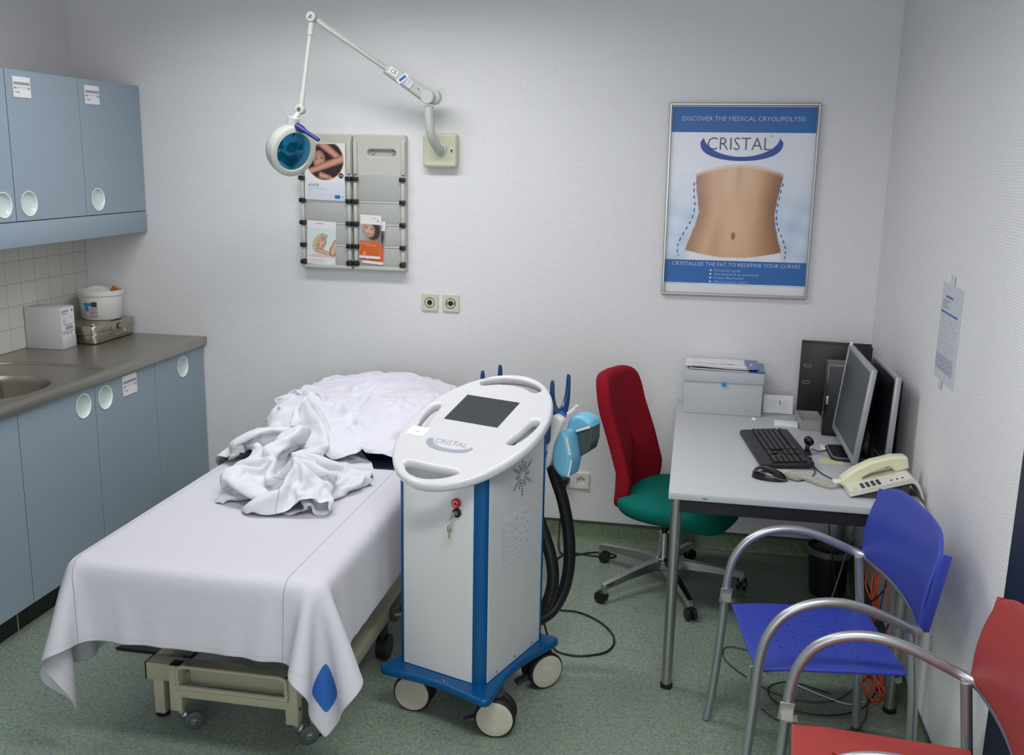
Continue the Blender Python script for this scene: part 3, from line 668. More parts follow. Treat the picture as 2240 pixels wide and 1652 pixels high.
# leaflets
def soft(e, w=.12): return 1 - sst(1 - w, 1 + w, e)
def face_print(skin, hair, bg, cx, cy, rx, ry, tilt, hx, hy, hs=(1.5, 1.4)):
    def fn(u, v):
        c = bg(u, v); dx, dy = (u - cx), (v - cy); a = dx * math.cos(tilt) + dy * math.sin(tilt); b = -dx * math.sin(tilt) + dy * math.cos(tilt)
        hh = math.hypot((a - hx) / (rx * hs[0]), (b - hy) / (ry * hs[1])); st = .5 + .5 * math.sin(a * 70 + b * 45 + 3 * math.sin(b * 30))
        c = mixp(c, mixp(tuple(k * .8 for k in hair), hair, st), soft(hh))
        e = math.hypot(a / rx, b / ry); f = mixp(skin, tuple(k * .70 for k in skin), sst(.35, 1.0, e) * .7 + .15 * sst(-.2, 1, a / rx))
        for sx in (-1, 1):
            q = math.hypot((a - sx * rx * .40) / (rx * .22), (b - ry * .16) / (ry * .075)); f = mixp(f, (84, 54, 44), soft(q, .4) * .8)
            q = math.hypot((a - sx * rx * .40) / (rx * .30), (b - ry * .36) / (ry * .05)); f = mixp(f, (110, 76, 60), soft(q, .5) * .55)
        f = mixp(f, (168, 70, 72), soft(math.hypot(a / (rx * .30), (b + ry * .50) / (ry * .085)), .35) * .75); f = mixp(f, tuple(k * .8 for k in skin), soft(math.hypot((a - rx * .04) / (rx * .12), (b + ry * .12) / (ry * .14)), .5) * .5)
        return mixp(c, f, soft(e, .06))
    return fn
def arm_over(fn, segs, skin):
    def g(u, v):
        c = fn(u, v)
        for (x0, y0, x1, y1, r) in segs:
            t = max(0, min(1, ((u - x0) * (x1 - x0) + (v - y0) * (y1 - y0)) / ((x1 - x0) ** 2 + (y1 - y0) ** 2))); d = math.hypot(u - x0 - t * (x1 - x0), (v - y0 - t * (y1 - y0))) / (r * (1.1 - .3 * t))
            c = mixp(c, mixp(skin, tuple(k * .62 for k in skin), sst(.25, 1, d)), soft(d, .08))
        return c
    return g
def leaflet(name, label, cat_, c, w, h, tilt, th, fn, texts, nx=60, group=None):
    t = thing(name, label, cat_, c, 0, group); tr = Matrix.Rotation(d2(tilt), 4, 'Y') @ WALLF(0, 0, 0)
    mb = MB().box(0, w, 0, h, 0, th, 0, tr=tr)
    for body, size, x, y, m_, al in texts: mb.text(body, size, tr @ Matrix.Translation((x * w, y * h, th + .0010)), m_ + 1, al)
    mb.build('pages', [M_PAPER, M_INK, M_PAPER, M_CYAN, M_RED, M_PAPERG], t)
    paint('cover', w - .001, h - .001, nx, int(nx * h / w), fn, M_PRINT, tr @ Matrix.Translation((.0005, .0005, th + .0004)), t)
    return t
sk = (214, 150, 110)
f1 = face_print((206, 148, 122), (48, 26, 22), lambda u, v: (44, 26, 26), .36, .70, .15, .17, .12, .03, .06)
f1 = arm_over(f1, [(.02, .98, .46, 1.0, .06), (.42, .99, .90, .72, .075), (.96, .74, .12, .50, .07), (.40, .44, .62, .40, .055), (.60, .40, .74, .37, .032)], (204, 148, 128))
def agate(u, v):
    d = math.hypot((u - .50), (v - .70) * 1.35); 
    if u < .02 or v > .99: return (225, 226, 228)
    if d < .455: return f1(u, v)
    if d < .475: return (214, 160, 60)
    if math.hypot(u - .90, (v - .44) * 1.35) < .065: return (70, 50, 44)
    if .74 < u < .88 and .03 < v < .10: return (24, 110, 180)
    return mixp((226, 228, 232), (206, 208, 222), sst(.5, 0, v))
leaflet('brochure', 'large AGATE brochure with a woman in a dark circle, upper left pocket', 'brochure', (1.1905, -.039, 1.581), .197, .262, 1.0, .003, agate, [('AGATE', .0165, .08, .262, 0, 'LEFT'), ('THE SOLUTION FOR SMALL VESSELS', .0052, .08, .205, 4, 'LEFT'), ('NEW', .008, .90, .44, 1, 'CENTER'), ('CE', .009, .94, .065, 0, 'CENTER')] + [('- laser', .004, .10, .185 - .018 * k, 4, 'LEFT') for k in range(4)], 80)
f2 = face_print((228, 184, 158), (222, 204, 166), lambda u, v: mixp((222, 230, 226), (206, 224, 220), v), .50, .49, .20, .13, .70, -.05, .04, (1.35, 1.5))
f2 = arm_over(f2, [(.40, .33, .78, .25, .05), (.90, .30, 1.0, .50, .11), (.52, .68, .70, .66, .035)], (226, 180, 154))
def kos(u, v):
    if v > .83 or v < .16: return (228, 226, 230)
    if v < .24 and (v - .16) < .06 * math.sin(u * PI) + .02: return (226, 190, 204)
    return f2(u, v)
leaflet('brochure', 'white and pink brochure with a smiling blonde woman, lower left pocket', 'brochure', (1.1905, -.039, 1.282), .143, .203, 2.2, .002, kos, [('KOSMETIK', .0085, .42, .94, 3, 'CENTER'), ('Permanent Make-up', .009, .10, .095, 4, 'LEFT'), ('professionell und schonend', .006, .10, .045, 4, 'LEFT')], 60)
f3 = face_print((214, 172, 150), (66, 50, 46), lambda u, v: mixp((176, 178, 186), (120, 116, 120), u), .42, .66, .30, .17, -.15, .16, .03, (1.25, 1.35))
def orange(u, v):
    if v > .79 or v < .055: return (228, 226, 226)
    if v > .41: return f3(u, v)
    return (212, 96, 36)
for k, (dx, dz, y, tl, nm) in enumerate(((.014, -.024, -.0385, 4.0, 'orange brochure mostly hidden behind another one, lower right pocket'), (.002, .0, -.0440, 2.4, 'slim orange brochure with a face, at the front of the lower right pocket'))):
    leaflet('brochure', nm, 'brochure', (1.452 + dx, y, 1.318 + dz), .103, .202, tl, .003, orange, [('Medizin', .006, .58, .93, 3, 'LEFT'), ('Narben minimieren', .0065, .06, .345, 1, 'LEFT'), ('Sicherheit schaffen', .0065, .30, .305, 1, 'LEFT'), ('X', .018, .84, .87, 3, 'CENTER'), ('X', .020, .24, .11, 1, 'CENTER')], 40, 'slim orange brochures')

# --- framed poster
po = thing('framed_poster', 'aluminium framed CRISTAL poster of a bare midriff with blue bands', 'poster', (2.8655, -.0005, 1.2035), 0)
PW, PH = .632, .832; PF = Matrix.Rotation(d2(-.35), 4, 'Y') @ WALLF(0, 0, 0)
mb = MB(); prof = [(0, 0), (0, .018), (.003, .021), (.009, .021), (.011, .016), (.011, .006)]
def fr_pts(d): return [(d, d), (PW - d, d), (PW - d, PH - d), (d, PH - d)]
rings = [[(x, y, z) for x, y in fr_pts(d)] for d, z in prof]; V = [p for r_ in rings for p in r_]
mb.add(V, [(i * 4 + k, i * 4 + (k + 1) % 4, (i + 1) * 4 + (k + 1) % 4, (i + 1) * 4 + k) for i in range(len(prof) - 1) for k in range(4)], 0, PF); mb.box(.002, PW - .002, .002, PH - .002, .001, .006, 0, tr=PF); mb.build('frame', M_ALU, po, ang=30)
def inter(tab, v):
    for (a, x), (b, y) in zip(tab, tab[1:]):
        if a <= v <= b: t = (v - a) / (b - a); t = t * t * (3 - 2 * t) * .5 + t * .5; return x + (y - x) * t
    return tab[0][1] if v < tab[0][0] else tab[-1][1]
LT = [(.18, .128), (.24, .140), (.32, .175), (.38, .205), (.44, .222), (.50, .212), (.56, .198), (.62, .190), (.68, .187)]
RT = [(.18, .826), (.24, .815), (.32, .785), (.38, .765), (.43, .756), (.50, .765), (.56, .780), (.62, .795), (.68, .803)]
def midriff(u, v):
    c = mixp((216, 222, 236), (176, 198, 222), sst(.62, .40, v) * (.6 + .4 * math.sin(u * 23 + v * 17) * math.sin(v * 31 - u * 11)) * (1 if u < .25 or u > .72 else .75))
    l, r = inter(LT, v), inter(RT, v); top = .645 + .055 * math.sin(max(0, min(1, (u - .18) / .64)) * PI); bot = .236 - .040 * math.sin(max(0, min(1, (u - .12) / .72)) * PI)
    if l < u < r and bot < v < top:
        s = (u - l) / (r - l); base_ = (208, 160, 120)
        sh = sst(.24, 0, s) * .62 + sst(.70, 1.0, s) * .80 + .16 * math.exp(-((s - .50) / .03) ** 2) * sst(.5, .66, v)
        sh += .22 * math.exp(-((s - .30) / .07) ** 2) * sst(.46, .30, v) + .16 * math.exp(-((s - .76) / .07) ** 2) * sst(.46, .3, v) + .12 * math.exp(-((v - .50) / .05) ** 2) * abs(s - .5)
        hi = .30 * math.exp(-((s - .40) / .10) ** 2) * sst(.40, .68, v) + .25 * math.exp(-((s - .62) / .09) ** 2) * sst(.44, .68, v) + .14 * math.exp(-((s - .5) / .13) ** 2 - ((v - .38) / .10) ** 2)
        c = mixp(base_, (120, 70, 36), min(1, sh)); c = mixp(c, (240, 214, 190), hi)
        nv = math.hypot((u - .475) / .012, (v - .315) / .018)
        if nv < 1.6: c = mixp((112, 62, 40), c, sst(.6, 1.6, nv))
        c = mixp(c, (226, 218, 216), sst(top - .03, top, v) * .8)
    elif v <= bot and l - .01 < u < r + .03 and v > .150: c = mixp((226, 224, 232), (200, 200, 216), sst(.06, .0, min(u - l + .01, r + .03 - u)))
    elif v >= top: c = mixp(c, (224, 226, 236), .7)
    return c
paint('poster_print', PW - .022, PH - .022, 190, 250, midriff, M_PRINT, PF @ Matrix.Translation((.011, .011, .0065)), po)
mb = MB(); iw, ih = PW - .022, PH - .022; Q = lambda u, v, z=.0075: PF @ Matrix.Translation((.011 + u * iw, .011 + v * ih, z))
def band(v0, v1, u0=0, u1=1): mb.rect(0, (u1 - u0) * iw, 0, (v1 - v0) * ih, 0, 0, Q(u0, v0, .0072))
band(.862, .994, .004, .998); band(.055, .180, .0, .998); mb.rect(0, iw, 0, .045 * ih, 0, 1, Q(0, .0, .0072))
mb.text('DISCOVER THE MEDICAL CRYOLIPOLYSIS', .0268, Q(.497, .932), 1, wid=1.04, fat=-.00045); mb.text('CRYSTALLISE THE FAT TO REDEFINE YOUR CURVES', .0240, Q(.505, .158), 1, wid=1.0, fat=-.0004)
for k, s_ in enumerate(('Permanent results', 'Non invasive & no anaesthesia', 'Proven effectiveness', 'Safe and secure system')):
    mb.text(s_, .0158, Q(.355, .126 - .0205 * k), 2, 'LEFT'); mb.flat(circ(.0042, 10), [], 0, True, 1, Q(.330, .126 - .0205 * k))
mb.text('CRISTAL', .078, Q(.475, .800, .0084), 3, wid=.93, fat=-.0009); mb.flat(circ(.0035, 12), [circ(.0022, 12)], 0, True, 3, Q(.695, .845, .0084))
# crescent of the logo
cp = []; N_ = 40
for k in range(N_ + 1): t = k / N_ * 2 - 1; cp.append((.286 * t * (1 - .04 * t * t), -.088 + .085 * abs(t) ** 4.0 + .0 if abs(t) < 1 else .0))
outer_ = [(.286 * math.sin(t_ * PI / 2) , .800 - .0 - .098 * math.cos(t_ * PI / 2) ** .75) for t_ in [k / 20 - 1 for k in range(41)]]
inner_ = [(.262 * math.sin(t_ * PI / 2), .822 - .098 * math.cos(t_ * PI / 2) ** 1.1) for t_ in [1 - k / 20 for k in range(41)]]
arc = [((.495 + x) * iw + .011, (y + .012) * ih + .011) for x, y in outer_ + inner_]
mb.flat(ccw(arc), [], .0076, True, 4, PF)
# dashed curves beside the waist
def dashes(tab, s):
    pts = [Vector((.011 + u * iw, .011 + v * ih, 0)) for v, u in tab]; P_ = catmull(pts, 12); acc = 0; on_ = True
    for a, b in zip(P_, P_[1:]):
        acc += (b - a).length
        if on_: d_ = (b - a); n_ = Vector((-d_.y, d_.x, 0)).normalized() * .0022; mb.add([a - n_, b - n_, b + n_, a + n_], [(0, 1, 2, 3)], 5, PF @ Matrix.Translation((0, 0, .0077)))
        if acc > (.013 if on_ else .010): acc = 0; on_ = not on_
dashes([(.60, .180), (.54, .182), (.47, .192), (.41, .178), (.35, .140), (.29, .098), (.24, .082), (.20, .092)], 0)
dashes([(.60, .800), (.53, .782), (.46, .770), (.41, .770), (.36, .788), (.30, .825), (.25, .848), (.20, .845)], 1)
mb.build('poster_lettering', [mat('poster_blue', rgb(28, 98, 170), .4, bump=.01), M_PAPER, mat('poster_pale_blue_text', rgb(150, 186, 222), .5, bump=.01), mat('logo_grey', rgb(88, 92, 112), .5, bump=.01), mat('logo_blue', rgb(40, 74, 160), .4, bump=.01), mat('dash_blue', rgb(44, 84, 150), .5, bump=.01)], po)

# --- two round sockets
def round_socket(x, wings, label):
    t = thing('wall_socket', label, 'socket', (x + .0405, -.0003, 1.115), 0); F0 = WALLF(0, 0, 0)
    MB().plate(rrect(.081, .081, .002, 2), [], 0, .008, .002, 0, tr=F0, seg=2, rb=0).build('cover_plate', M_OFFW, t)
    mb = MB(); mb.lathe([(.0245, .008), (.0245, .0092), (.0220, .0092), (.0220, .008)], 32, 0, F0); mb.lathe([(0, .0088), (.0125, .0088), (.0125, .008)], 28, 0, F0)
    mb.lathe([(.022, .0085), (.0125, .0085)], 32, 1, F0)
    if wings:
        for s in (-1, 1): mb.box(s * .0175 - .0022, s * .0175 + .0022, -.007, .007, .008, .0092, 0, bev=.001, tr=F0)
    for yy in (-.0175, .0175): mb.rect(-.004, .004, yy - .0007, yy + .0007, .0089, 0, F0)
    mb.build('socket_ring', [M_BLACK, M_OFFW], t)
round_socket(1.745, False, 'left one of two small square wall sockets, plain black ring')
round_socket(1.847, True, 'right one of two small square wall sockets, ring with side slots')
# --- double mains socket low on the wall
ds = thing('power_socket', 'white double mains socket low on the back wall', 'socket', (2.4955, -.0003, .290)); F0 = WALLF(0, 0, 0)
MB().plate(rrect(.152, .081, .004, 3), [circ(.0205, 32, -.0355, 0), circ(.0205, 32, .0355, 0)], 0, .010, .003, 0, tr=F0, seg=2, rb=0).rect(-.0005, .0005, -.034, .034, .0103, 1, F0).build('cover_plate', [M_WHITEP, M_PAPERG], ds)
for cx in (-.0355, .0355):
    mb = MB(); mb.lathe([(.0205, .010), (.0200, .001), (0, .0008)], 32, 0, F0 @ Matrix.Translation((cx, 0, 0)))
    for s in (-1, 1): mb.flat(circ(.0028, 12, cx + s * .0095, .004), [], .0014, True, 1, F0); mb.rect(cx - .002, cx + .002, s * .0165 - .0035, s * .0165 + .0035, .004, 2, F0)
    mb.build('socket_well', [M_WHITEP, M_BLACK, M_ALU], ds)

# ================================================================== TREATMENT MACHINE
MX, MY, MA = 2.45907, -1.83851, -0.33903
pc_ = Matrix.Rotation(MA, 4, 'Z') @ Vector((-.205, .245, 0))
mc = thing('treatment_machine', 'white and blue wheeled CRISTAL treatment machine beside the couch', 'machine', (MX + pc_.x, MY + pc_.y, 0), MA)
MO = (.205, -.245, 0)                       # local drawing origin = front right corner of the blue plate
def mm(): return MB(MO)
# base plate: corners reach out, sides curve in
cw0, cw1, cd1 = -.41, .0, .49
def side(a, b, depth, n=14):
    a = Vector(a); b = Vector(b); d_ = (b - a); nn = Vector((-d_.y, d_.x)).normalized(); return [tuple(a + d_ * (k / n) + nn * depth * math.sin(PI * k / n) ** 1.2)[:2] for k in range(1, n)]
def corner(cx, cy, a0, r=.022, n=5): return [(cx + r * math.cos(d2(a0 + 90 * k / n)), cy + r * math.sin(d2(a0 + 90 * k / n))) for k in range(n + 1)]
o_ = corner(cw1 - .022, cd1 - .022, 0) + side((cw1 - .03, cd1), (cw0 + .03, cd1), .02) + corner(cw0 + .022, cd1 - .022, 90) + side((cw0, cd1 - .03), (cw0, .03), .030) + corner(cw0 + .022, .022, 180) + side((cw0 + .03, 0), (cw1 - .03, 0), .018) + corner(cw1 - .022, .022, 270) + side((cw1, .03), (cw1, cd1 - .03), .032)
mb = mm(); mb.plate(o_, [], .150, .175, .007, 0, seg=3, rb=.006); bp_ = mb.build('base_plate', M_BLUE, mc)
mb = mm(); q = frame((-.170, .032, .1757), (.93, -.10, 0), (.1, .93, 0)); mb.box(-.010, .010, -.002, .002, 0, .0004, 0, tr=q); mb.box(-.002, .002, -.012, .002, 0, .0004, 0, tr=q); mb.box(-.018, -.006, .002, .006, 0, .0004, 0, tr=q); mb.build('plate_mark', M_ALU, bp_)
U0, U1, V0, V1 = -.367, -.094, .0683, .440; BW = .038; ZT = 1.02
topz = lambda v: .957 + (v - .261) / math.cos(.3449) * math.sin(.3449) - .040
def wedge(mb, x0, x1, y0, y1, z0, m=0):  # column body whose top follows the tilted table
    V = [(x, y, z) for x in (x0, x1) for y in (y0, y1) for z in (z0, topz(y) + .004)]
    mb.add(V, [(0, 1, 3, 2), (4, 6, 7, 5), (0, 4, 5, 1), (2, 3, 7, 6), (0, 2, 6, 4), (1, 5, 7, 3)], m)
mb = mm(); wedge(mb, U0 + .004, U1 - .001, V0 + .006, V1 - .004, .175); wedge(mb, U1 - .001, U1 + BW - .004, V0 + BW * .62 + .004, V1 - .004, .175); mb.build('column_core', M_DGREY, mc)
mb = mm(); wedge(mb, U0 + .012, U1 - .0015, V0 - .0005, V0 + .005, .177); fp = mb.build('front_panel', M_MACH, mc)
mb = mm(); wedge(mb, U1 + BW - .003, U1 + BW + .002, V0 + BW * .62 + .0015, V1 - .006, .177); spn = mb.build('side_panel', M_MACH, mc)
mb = mm(); wedge(mb, U0 - .002, U0 + .003, V0 + .020, V1 - .006, .177); mb.build('side_panel', M_MACH, mc)
mb = mm(); wedge(mb, U0 + .012, U1 + BW - .012, V1 - .005, V1 + .002, .177); mb.build('rear_panel', M_MACH, mc)
def postcol(pts):
    V = []; n = len(pts)
    for z in (0, 1): V += [(x, y, (.174 if z == 0 else topz(y) + .003)) for x, y in pts]
    return V, [(k, (k + 1) % n, n + (k + 1) % n, n + k) for k in range(n)] + [tuple(range(n - 1, -1, -1)), tuple(range(n, 2 * n))]
rc = BW * .62
fc = [(U1, V0 + .02), (U1, V0)] + [(U1 + BW - .010 * 0 - (BW - .001) * (1 - math.sin(a)) , V0 + rc * (1 - math.cos(a))) for a in [k * PI / 2 / 8 for k in range(9)]] + [(U1 + BW, V0 + rc + .001), (U1 + BW - .02, V0 + rc + .001)]
for nm, pts in (('corner_post', fc), ('corner_post', [(U0 - .004, V0 + .021), (U0 - .004, V0 + .006), (U0 + .003, V0 - .002), (U0 + .012, V0 - .002), (U0 + .012, V0 + .021)]), ('corner_post', [(U1 + BW - .014, V1 - .006), (U1 + BW + .004, V1 - .006), (U1 + BW + .004, V1 + .004), (U1 + BW - .014, V1 + .004)]), ('corner_post', [(U0 - .004, V1 - .006), (U0 + .013, V1 - .006), (U0 + .013, V1 + .004), (U0 - .004, V1 + .004)])):
    V, F = postcol(pts); mb = mm(); mb.add(V, F); mb.build(nm, M_BLUE, mc, recalc=True)
# front panel: stop button, key switch with key ring
FF = frame((0, V0 - .0006, 0), (1, 0, 0), (0, 0, 1))
at_ = lambda u, z, k=0: FF @ Matrix.Translation((u, z, k))
mb = mm(); mb.lathe([(0, .012), (.010, .012), (.0145, .011), (.0150, .009), (.0150, .003), (.011, 0)], 28, 0, at_(-.154, .762)); mb.lathe([(.009, .0122), (.0072, .0124)], 24, 1, at_(-.154, .762), a0=.3, a1=5.6); mb.build('stop_button', [M_REDB, M_PAPER], mc)
mb = mm(); mb.lathe([(0, .009), (.0125, .009), (.0145, .007), (.0145, 0)], 28, 0, at_(-.153, .731)); mb.lathe([(0, .0095), (.007, .0095), (.007, .009)], 20, 1, at_(-.153, .731)); ks = mb.build('key_switch', [M_BLACKG, M_BRASS], mc)
mb = mm(); mb.box(-.0095, .0095, -.0011, .0011, .009, .026, 0, bev=.001, tr=at_(-.153, .731) @ Matrix.Rotation(d2(80), 4, 'Z')); mb.box(-.011, .007, -.001, .001, .018, .036, 0, bev=.001, tr=at_(-.157, .724) @ Matrix.Rotation(d2(70), 4, 'Z'))
mb.tube([(-.163 + .0105 * math.cos(a), V0 - .030, .706 + .0105 * math.sin(a)) for a in [k * 2 * PI / 24 for k in range(24)]], .0008, 6, closed=True)
hk = frame((-.163, V0 - .030, .692), (.96, .28, 0), (0, 0, 1)); mb.plate(rrect(.0155, .0200, .005, 4, 0, -.008), [circ(.003, 12, 0, -.001)], -.001, .001, .0004, 0, tr=hk, seg=1); mb.box(-.003, .003, -.036, -.016, -.0009, .0009, 0, tr=hk); mb.build('key_ring', M_BRASS, ks)
# side panel: vent star, taped data sheet, screws
SF = frame((U1 + BW + .0023, 0, 0), (0, 1, 0), (0, 0, 1))
mb = mm(); random.seed(3)
for arm in range(12):
    a = arm * PI / 6; big = arm % 2 == 0
    for k in range(2 if not big else 2, 6 if not big else 10):
        r_ = .0098 * k * (.93 if big else .86)
        for s_ in ((-1, 1) if (k > 2 and k < 8) else (0,)):
            aa = a + s_ * .055 * (6 / max(k, 3)) * 1.0; cx, cy = .292 + r_ * math.sin(aa) * .95, .806 + r_ * math.cos(aa); w_ = .0034 if k < 8 else .0020
            tt = [(cx + w_ * math.cos(t_ + a), cy + w_ * 1.25 * math.sin(t_ + a)) for t_ in (PI / 2, PI / 2 + 2.1, PI / 2 + 4.2)]
            mb.add([(x, y, .0003) for x, y in tt], [(0, 1, 2)], 0, SF)
mb.build('vent_star', M_DGREY, spn)
mb = mm(); mb.rect(.163, .350, .535, .690, .0006, 0, SF @ Matrix.Rotation(0, 4, 'Z')); mb.rect(.166, .347, .690, .700, .0006, 0, SF)
for j in range(20):
    z = .680 - j * .0070
    for (a, b) in ((.170, .196), (.203, .220), (.226, .248), (.285, .300), (.305, .318), (.262, .272)):
        if (j * 5 + int(a * 100)) % 7 < 5: mb.rect(a, a + (b - a) * (.6 + .4 * ((j * 3) % 5) / 5), z, z + .0020, .0010, 1, SF)
for k in range(4): mb.flat(circ(.0035, 12, .256, .672 - k * .033), [], .0011, True, 2 + k % 2, SF); mb.flat(circ(.0035, 12, .332, .672 - k * .033), [], .0011, True, 2 + (k + 1) % 2, SF)
tag(mb.build('data_sheet', [mat('glossy_grey_label', rgb(208, 209, 214), .25, bump=.01), mat('pale_print', rgb(170, 170, 184), .5, bump=.01), mat('pale_blue_print', rgb(120, 130, 190), .5, bump=.01), mat('pale_brown_print', rgb(170, 140, 130), .5, bump=.01)], spn), 'pale data sheet in small print')
mb = mm(); [mb.lathe([(0, .002), (.0026, .0015), (.003, 0)], 12, 0, SF @ Matrix.Translation((v_, .191, 0))) for v_ in (.148, .265, .380)]; mb.build('screws', M_DGREY, spn)
# tilted oval table top with four grips
TE = Vector((0, math.cos(.34486), math.sin(.34486))); TO = Vector((-.33229, .26100, .95718)); TF = frame(TO, (1, 0, 0), TE)
ell = [(.117 + .2315 * math.cos(a) * (1 + .012 * math.cos(2 * a)), -.006 + .3235 * math.sin(a)) for a in [2 * PI * k / 72 for k in range(72)]]
def sm(P_, n=5): return [(p.x, p.y) for p in catmull([(a, b, 0) for a, b in P_], n, True)]
cx_ = .117
backg = sm([(cx_ - .118, .240), (cx_ - .104, .262), (cx_ - .05, .284), (cx_, .290), (cx_ + .05, .284), (cx_ + .10, .262), (cx_ + .113, .240), (cx_ + .096, .226), (cx_ + .05, .245), (cx_, .250), (cx_ - .05, .245), (cx_ - .098, .226)])
rg = sm([(.270, -.058), (.283, .0), (.290, .062), (.303, .074), (.318, .062), (.317, .0), (.300, -.060), (.284, -.069)])
lg = [(2 * cx_ - x, y) for x, y in rg]
fg = sm([(.012, -.250), (.030, -.239), (.105, -.241), (.185, -.240), (.203, -.250), (.165, -.283), (.105, -.300), (.048, -.285)])
mb = mm(); mb.plate(ell, [backg, rg, lg, fg], -.034, 0, .010, 0, tr=TF, seg=4, rb=.014); tp = mb.build('table_top', M_TOPW, mc, ang=45)
mb = mm(); mb.box(.0, .201, .0, .151, .0004, .0012, 0, tr=TF); tag(mb.build('touch_screen', M_SCREEN, mc), 'dark touch screen')
mb = mm(); lg_ = sm([(.012, -.117), (.024, -.109), (.032, -.114), (.045, -.132), (.08, -.145), (.13, -.146), (.165, -.134), (.180, -.120), (.184, -.128), (.176, -.146), (.150, -.158), (.10, -.163), (.055, -.158), (.022, -.140)]); mb.flat(ccw(lg_), [], .0008, True, 1, TF)
mb.text('CRISTAL', .034, TF @ Matrix.Translation((.100, -.118, .0008)), 1, fat=-.0006, wid=.95); mb.build('engraved_logo', [M_TOPW, mat('engraving_grey', rgb(150, 152, 168), .3, bump=.01)], tp)
mb = mm(); mb.box(-.080, -.010, -.112, -.064, .0004, .0010, 0, tr=TF); mb.rect(-.052, -.036, -.094, -.091, .0014, 1, TF); mb.build('name_sticker', [M_PAPER, M_PAPERG], tp)
mb = mm(); mb.plate([(U0 - .0, V0 + .03), (U1 + BW - .01, V0 + .03), (U1 + BW - .01, V1), (U0, V1)], [], 0, 0, 0, 0) if False else None
mb = mm(); mb.lathe([(0, .003), (.004, .002), (.0045, 0)], 12, 0, TF @ Matrix.Translation((.290, -.040, -.036))); mb.build('grip_screw', M_DGREY, tp)
# twin castors
def castor(u, v, yaw, R=.065, brake=True):
    c = frame((u, v, 0), (math.cos(yaw), math.sin(yaw), 0), (-math.sin(yaw), math.cos(yaw), 0))   # x = rolling direction, y = axle
    mb = mm(); mb.lathe([(0, .150), (.026, .150), (.028, .140), (.024, .128), (.016, .120), (0, .118)], 20, 0, c @ Matrix.Translation((.0, .0, 0)))
    mb.box(-.035, .022, -.011, .011, .055, .128, 0, bev=.009, tr=c)
    if brake: mb.box(-.090, -.03, -.015, .015, .052, .070, 0, bev=.007, tr=c @ Matrix.Rotation(-.3, 4, 'Y'))
    k = mb.build('castor', M_DGREY, mc)
    for s in (-1, 1):
        w_ = c @ frame((0, s * .012, R), (1, 0, 0), (0, 0, 1)) if s < 0 else c @ frame((0, s * .012, R), (-1, 0, 0), (0, 0, 1))
        mb = mm(); mb.lathe([(0, 0), (R - .006, 0), (R - .001, .003), (R, .008), (R, .018), (R - .004, .024), (R - .007, .0245)], 40, 0, w_); mb.lathe([(R - .007, .0247), (R - .012, .0262), (.030, .0270), (.0205, .0262), (.020, .0272), (0, .0276)], 40, 1, w_)
        mb.build('wheel', [M_RUBBER, M_GREYW], k, ang=50)
wl_ = lambda ang: ang - MA
castor(-.035, .118, d2(4) - MA, brake=True); castor(-.340, .108, d2(-4) - MA, brake=False); castor(-.050, .455, d2(40) - MA); castor(-.350, .44, d2(70) - MA)
# hooks for the applicators at the back
HF_ = lambda: None
def hook(u):  # U-shaped cradle plate standing out behind the column
    c = frame((u, .57, 0), (0, 1, 0), (0, 0, 1)); w2 = .054
    o = [(-w2 - .012, 1.050), (-w2 - .010, 1.064), (-w2 - .004, 1.072), (-w2 + .001, 1.055)]
    o += [(-w2 + .003, 1.030), (-w2 + .008, 1.005), (-w2 + .020, .983), (-.018, .967), (0, .963), (.018, .967), (w2 - .020, .983), (w2 - .008, 1.005), (w2 - .003, 1.030)]
    o += [(w2 - .001, 1.055), (w2 + .004, 1.072), (w2 + .010, 1.064), (w2 + .013, 1.04), (w2 + .012, .985), (w2 - .002, .94), (.02, .915), (-.04, .885), (-.085, .862), (-.128, .862), (-.128, .925), (-.085, .935), (-w2 - .012, .965)]
    mb = mm(); mb.plate(o, [], -.006, .006, .002, 0, tr=c, seg=2); return mb.build('hook', M_BLUED, mc)
hook(-.069); hook(-.340)
# applicator that hangs from the right hook
Rm = Matrix.Rotation(MA, 4, 'Z'); ML = lambda u, v, z: Vector((MX, MY, 0)) + Rm @ Vector((u, v, z))
ao = ML(-.046, .57, .857); ap = thing('applicator', 'light blue applicator with grey pads and black hose, hung at the rear of the machine', 'applicator', tuple(ao), MA)
AO = Vector((0, -.52, -.87))
def am(): return MB(AO)
def pod(pts, v0, v1, m, bev, name, mats, extra=None):
    fr_ = frame((0, 0, 0), (1, 0, 0), (0, 0, 1)); mb = am(); mb.plate(sm(pts, 4) if extra is None else pts, [], -v1, -v0, bev, m, tr=fr_, seg=4, rb=bev); return mb.build(name, mats, ap, ang=50)
pod([(-.056, .850), (-.044, .910), (-.020, .962), (.0, .972), (.024, .955), (.010, .915), (-.012, .860), (-.024, .795), (-.046, .772), (-.060, .800)], .447, .482, 0, .012, 'white_collar', M_WHITEP)
lob = pod([(0.000, 0.905), (0.016, 0.950), (0.052, 0.962), (0.086, 0.950), (0.096, 0.935), (0.094, 0.925), (0.042, 0.905), (0.034, 0.880), (0.012, 0.862), (-0.010, 0.870)], .520, .600, 0, .014, 'rear_lobe', M_LBLUE)
l2 = pod([(-0.020, 0.800), (-0.014, 0.860), (0.006, 0.908), (0.024, 0.912), (0.036, 0.898), (0.048, 0.850), (0.052, 0.818), (0.044, 0.770), (0.038, 0.756), (0.014, 0.755), (-0.008, 0.772)], .462, .560, 0, .016, 'front_lobe', M_LBLUE)
mb = am(); mb.plate([(.040, .902), (.095, .926), (.096, .880), (.086, .842), (.056, .818), (.048, .850)], [], -.596, -.530, .004, 0, tr=frame((0, 0, 0), (1, 0, 0), (0, 0, 1)), seg=2, rb=.004); mb.build('pad', M_CUSH, ap)
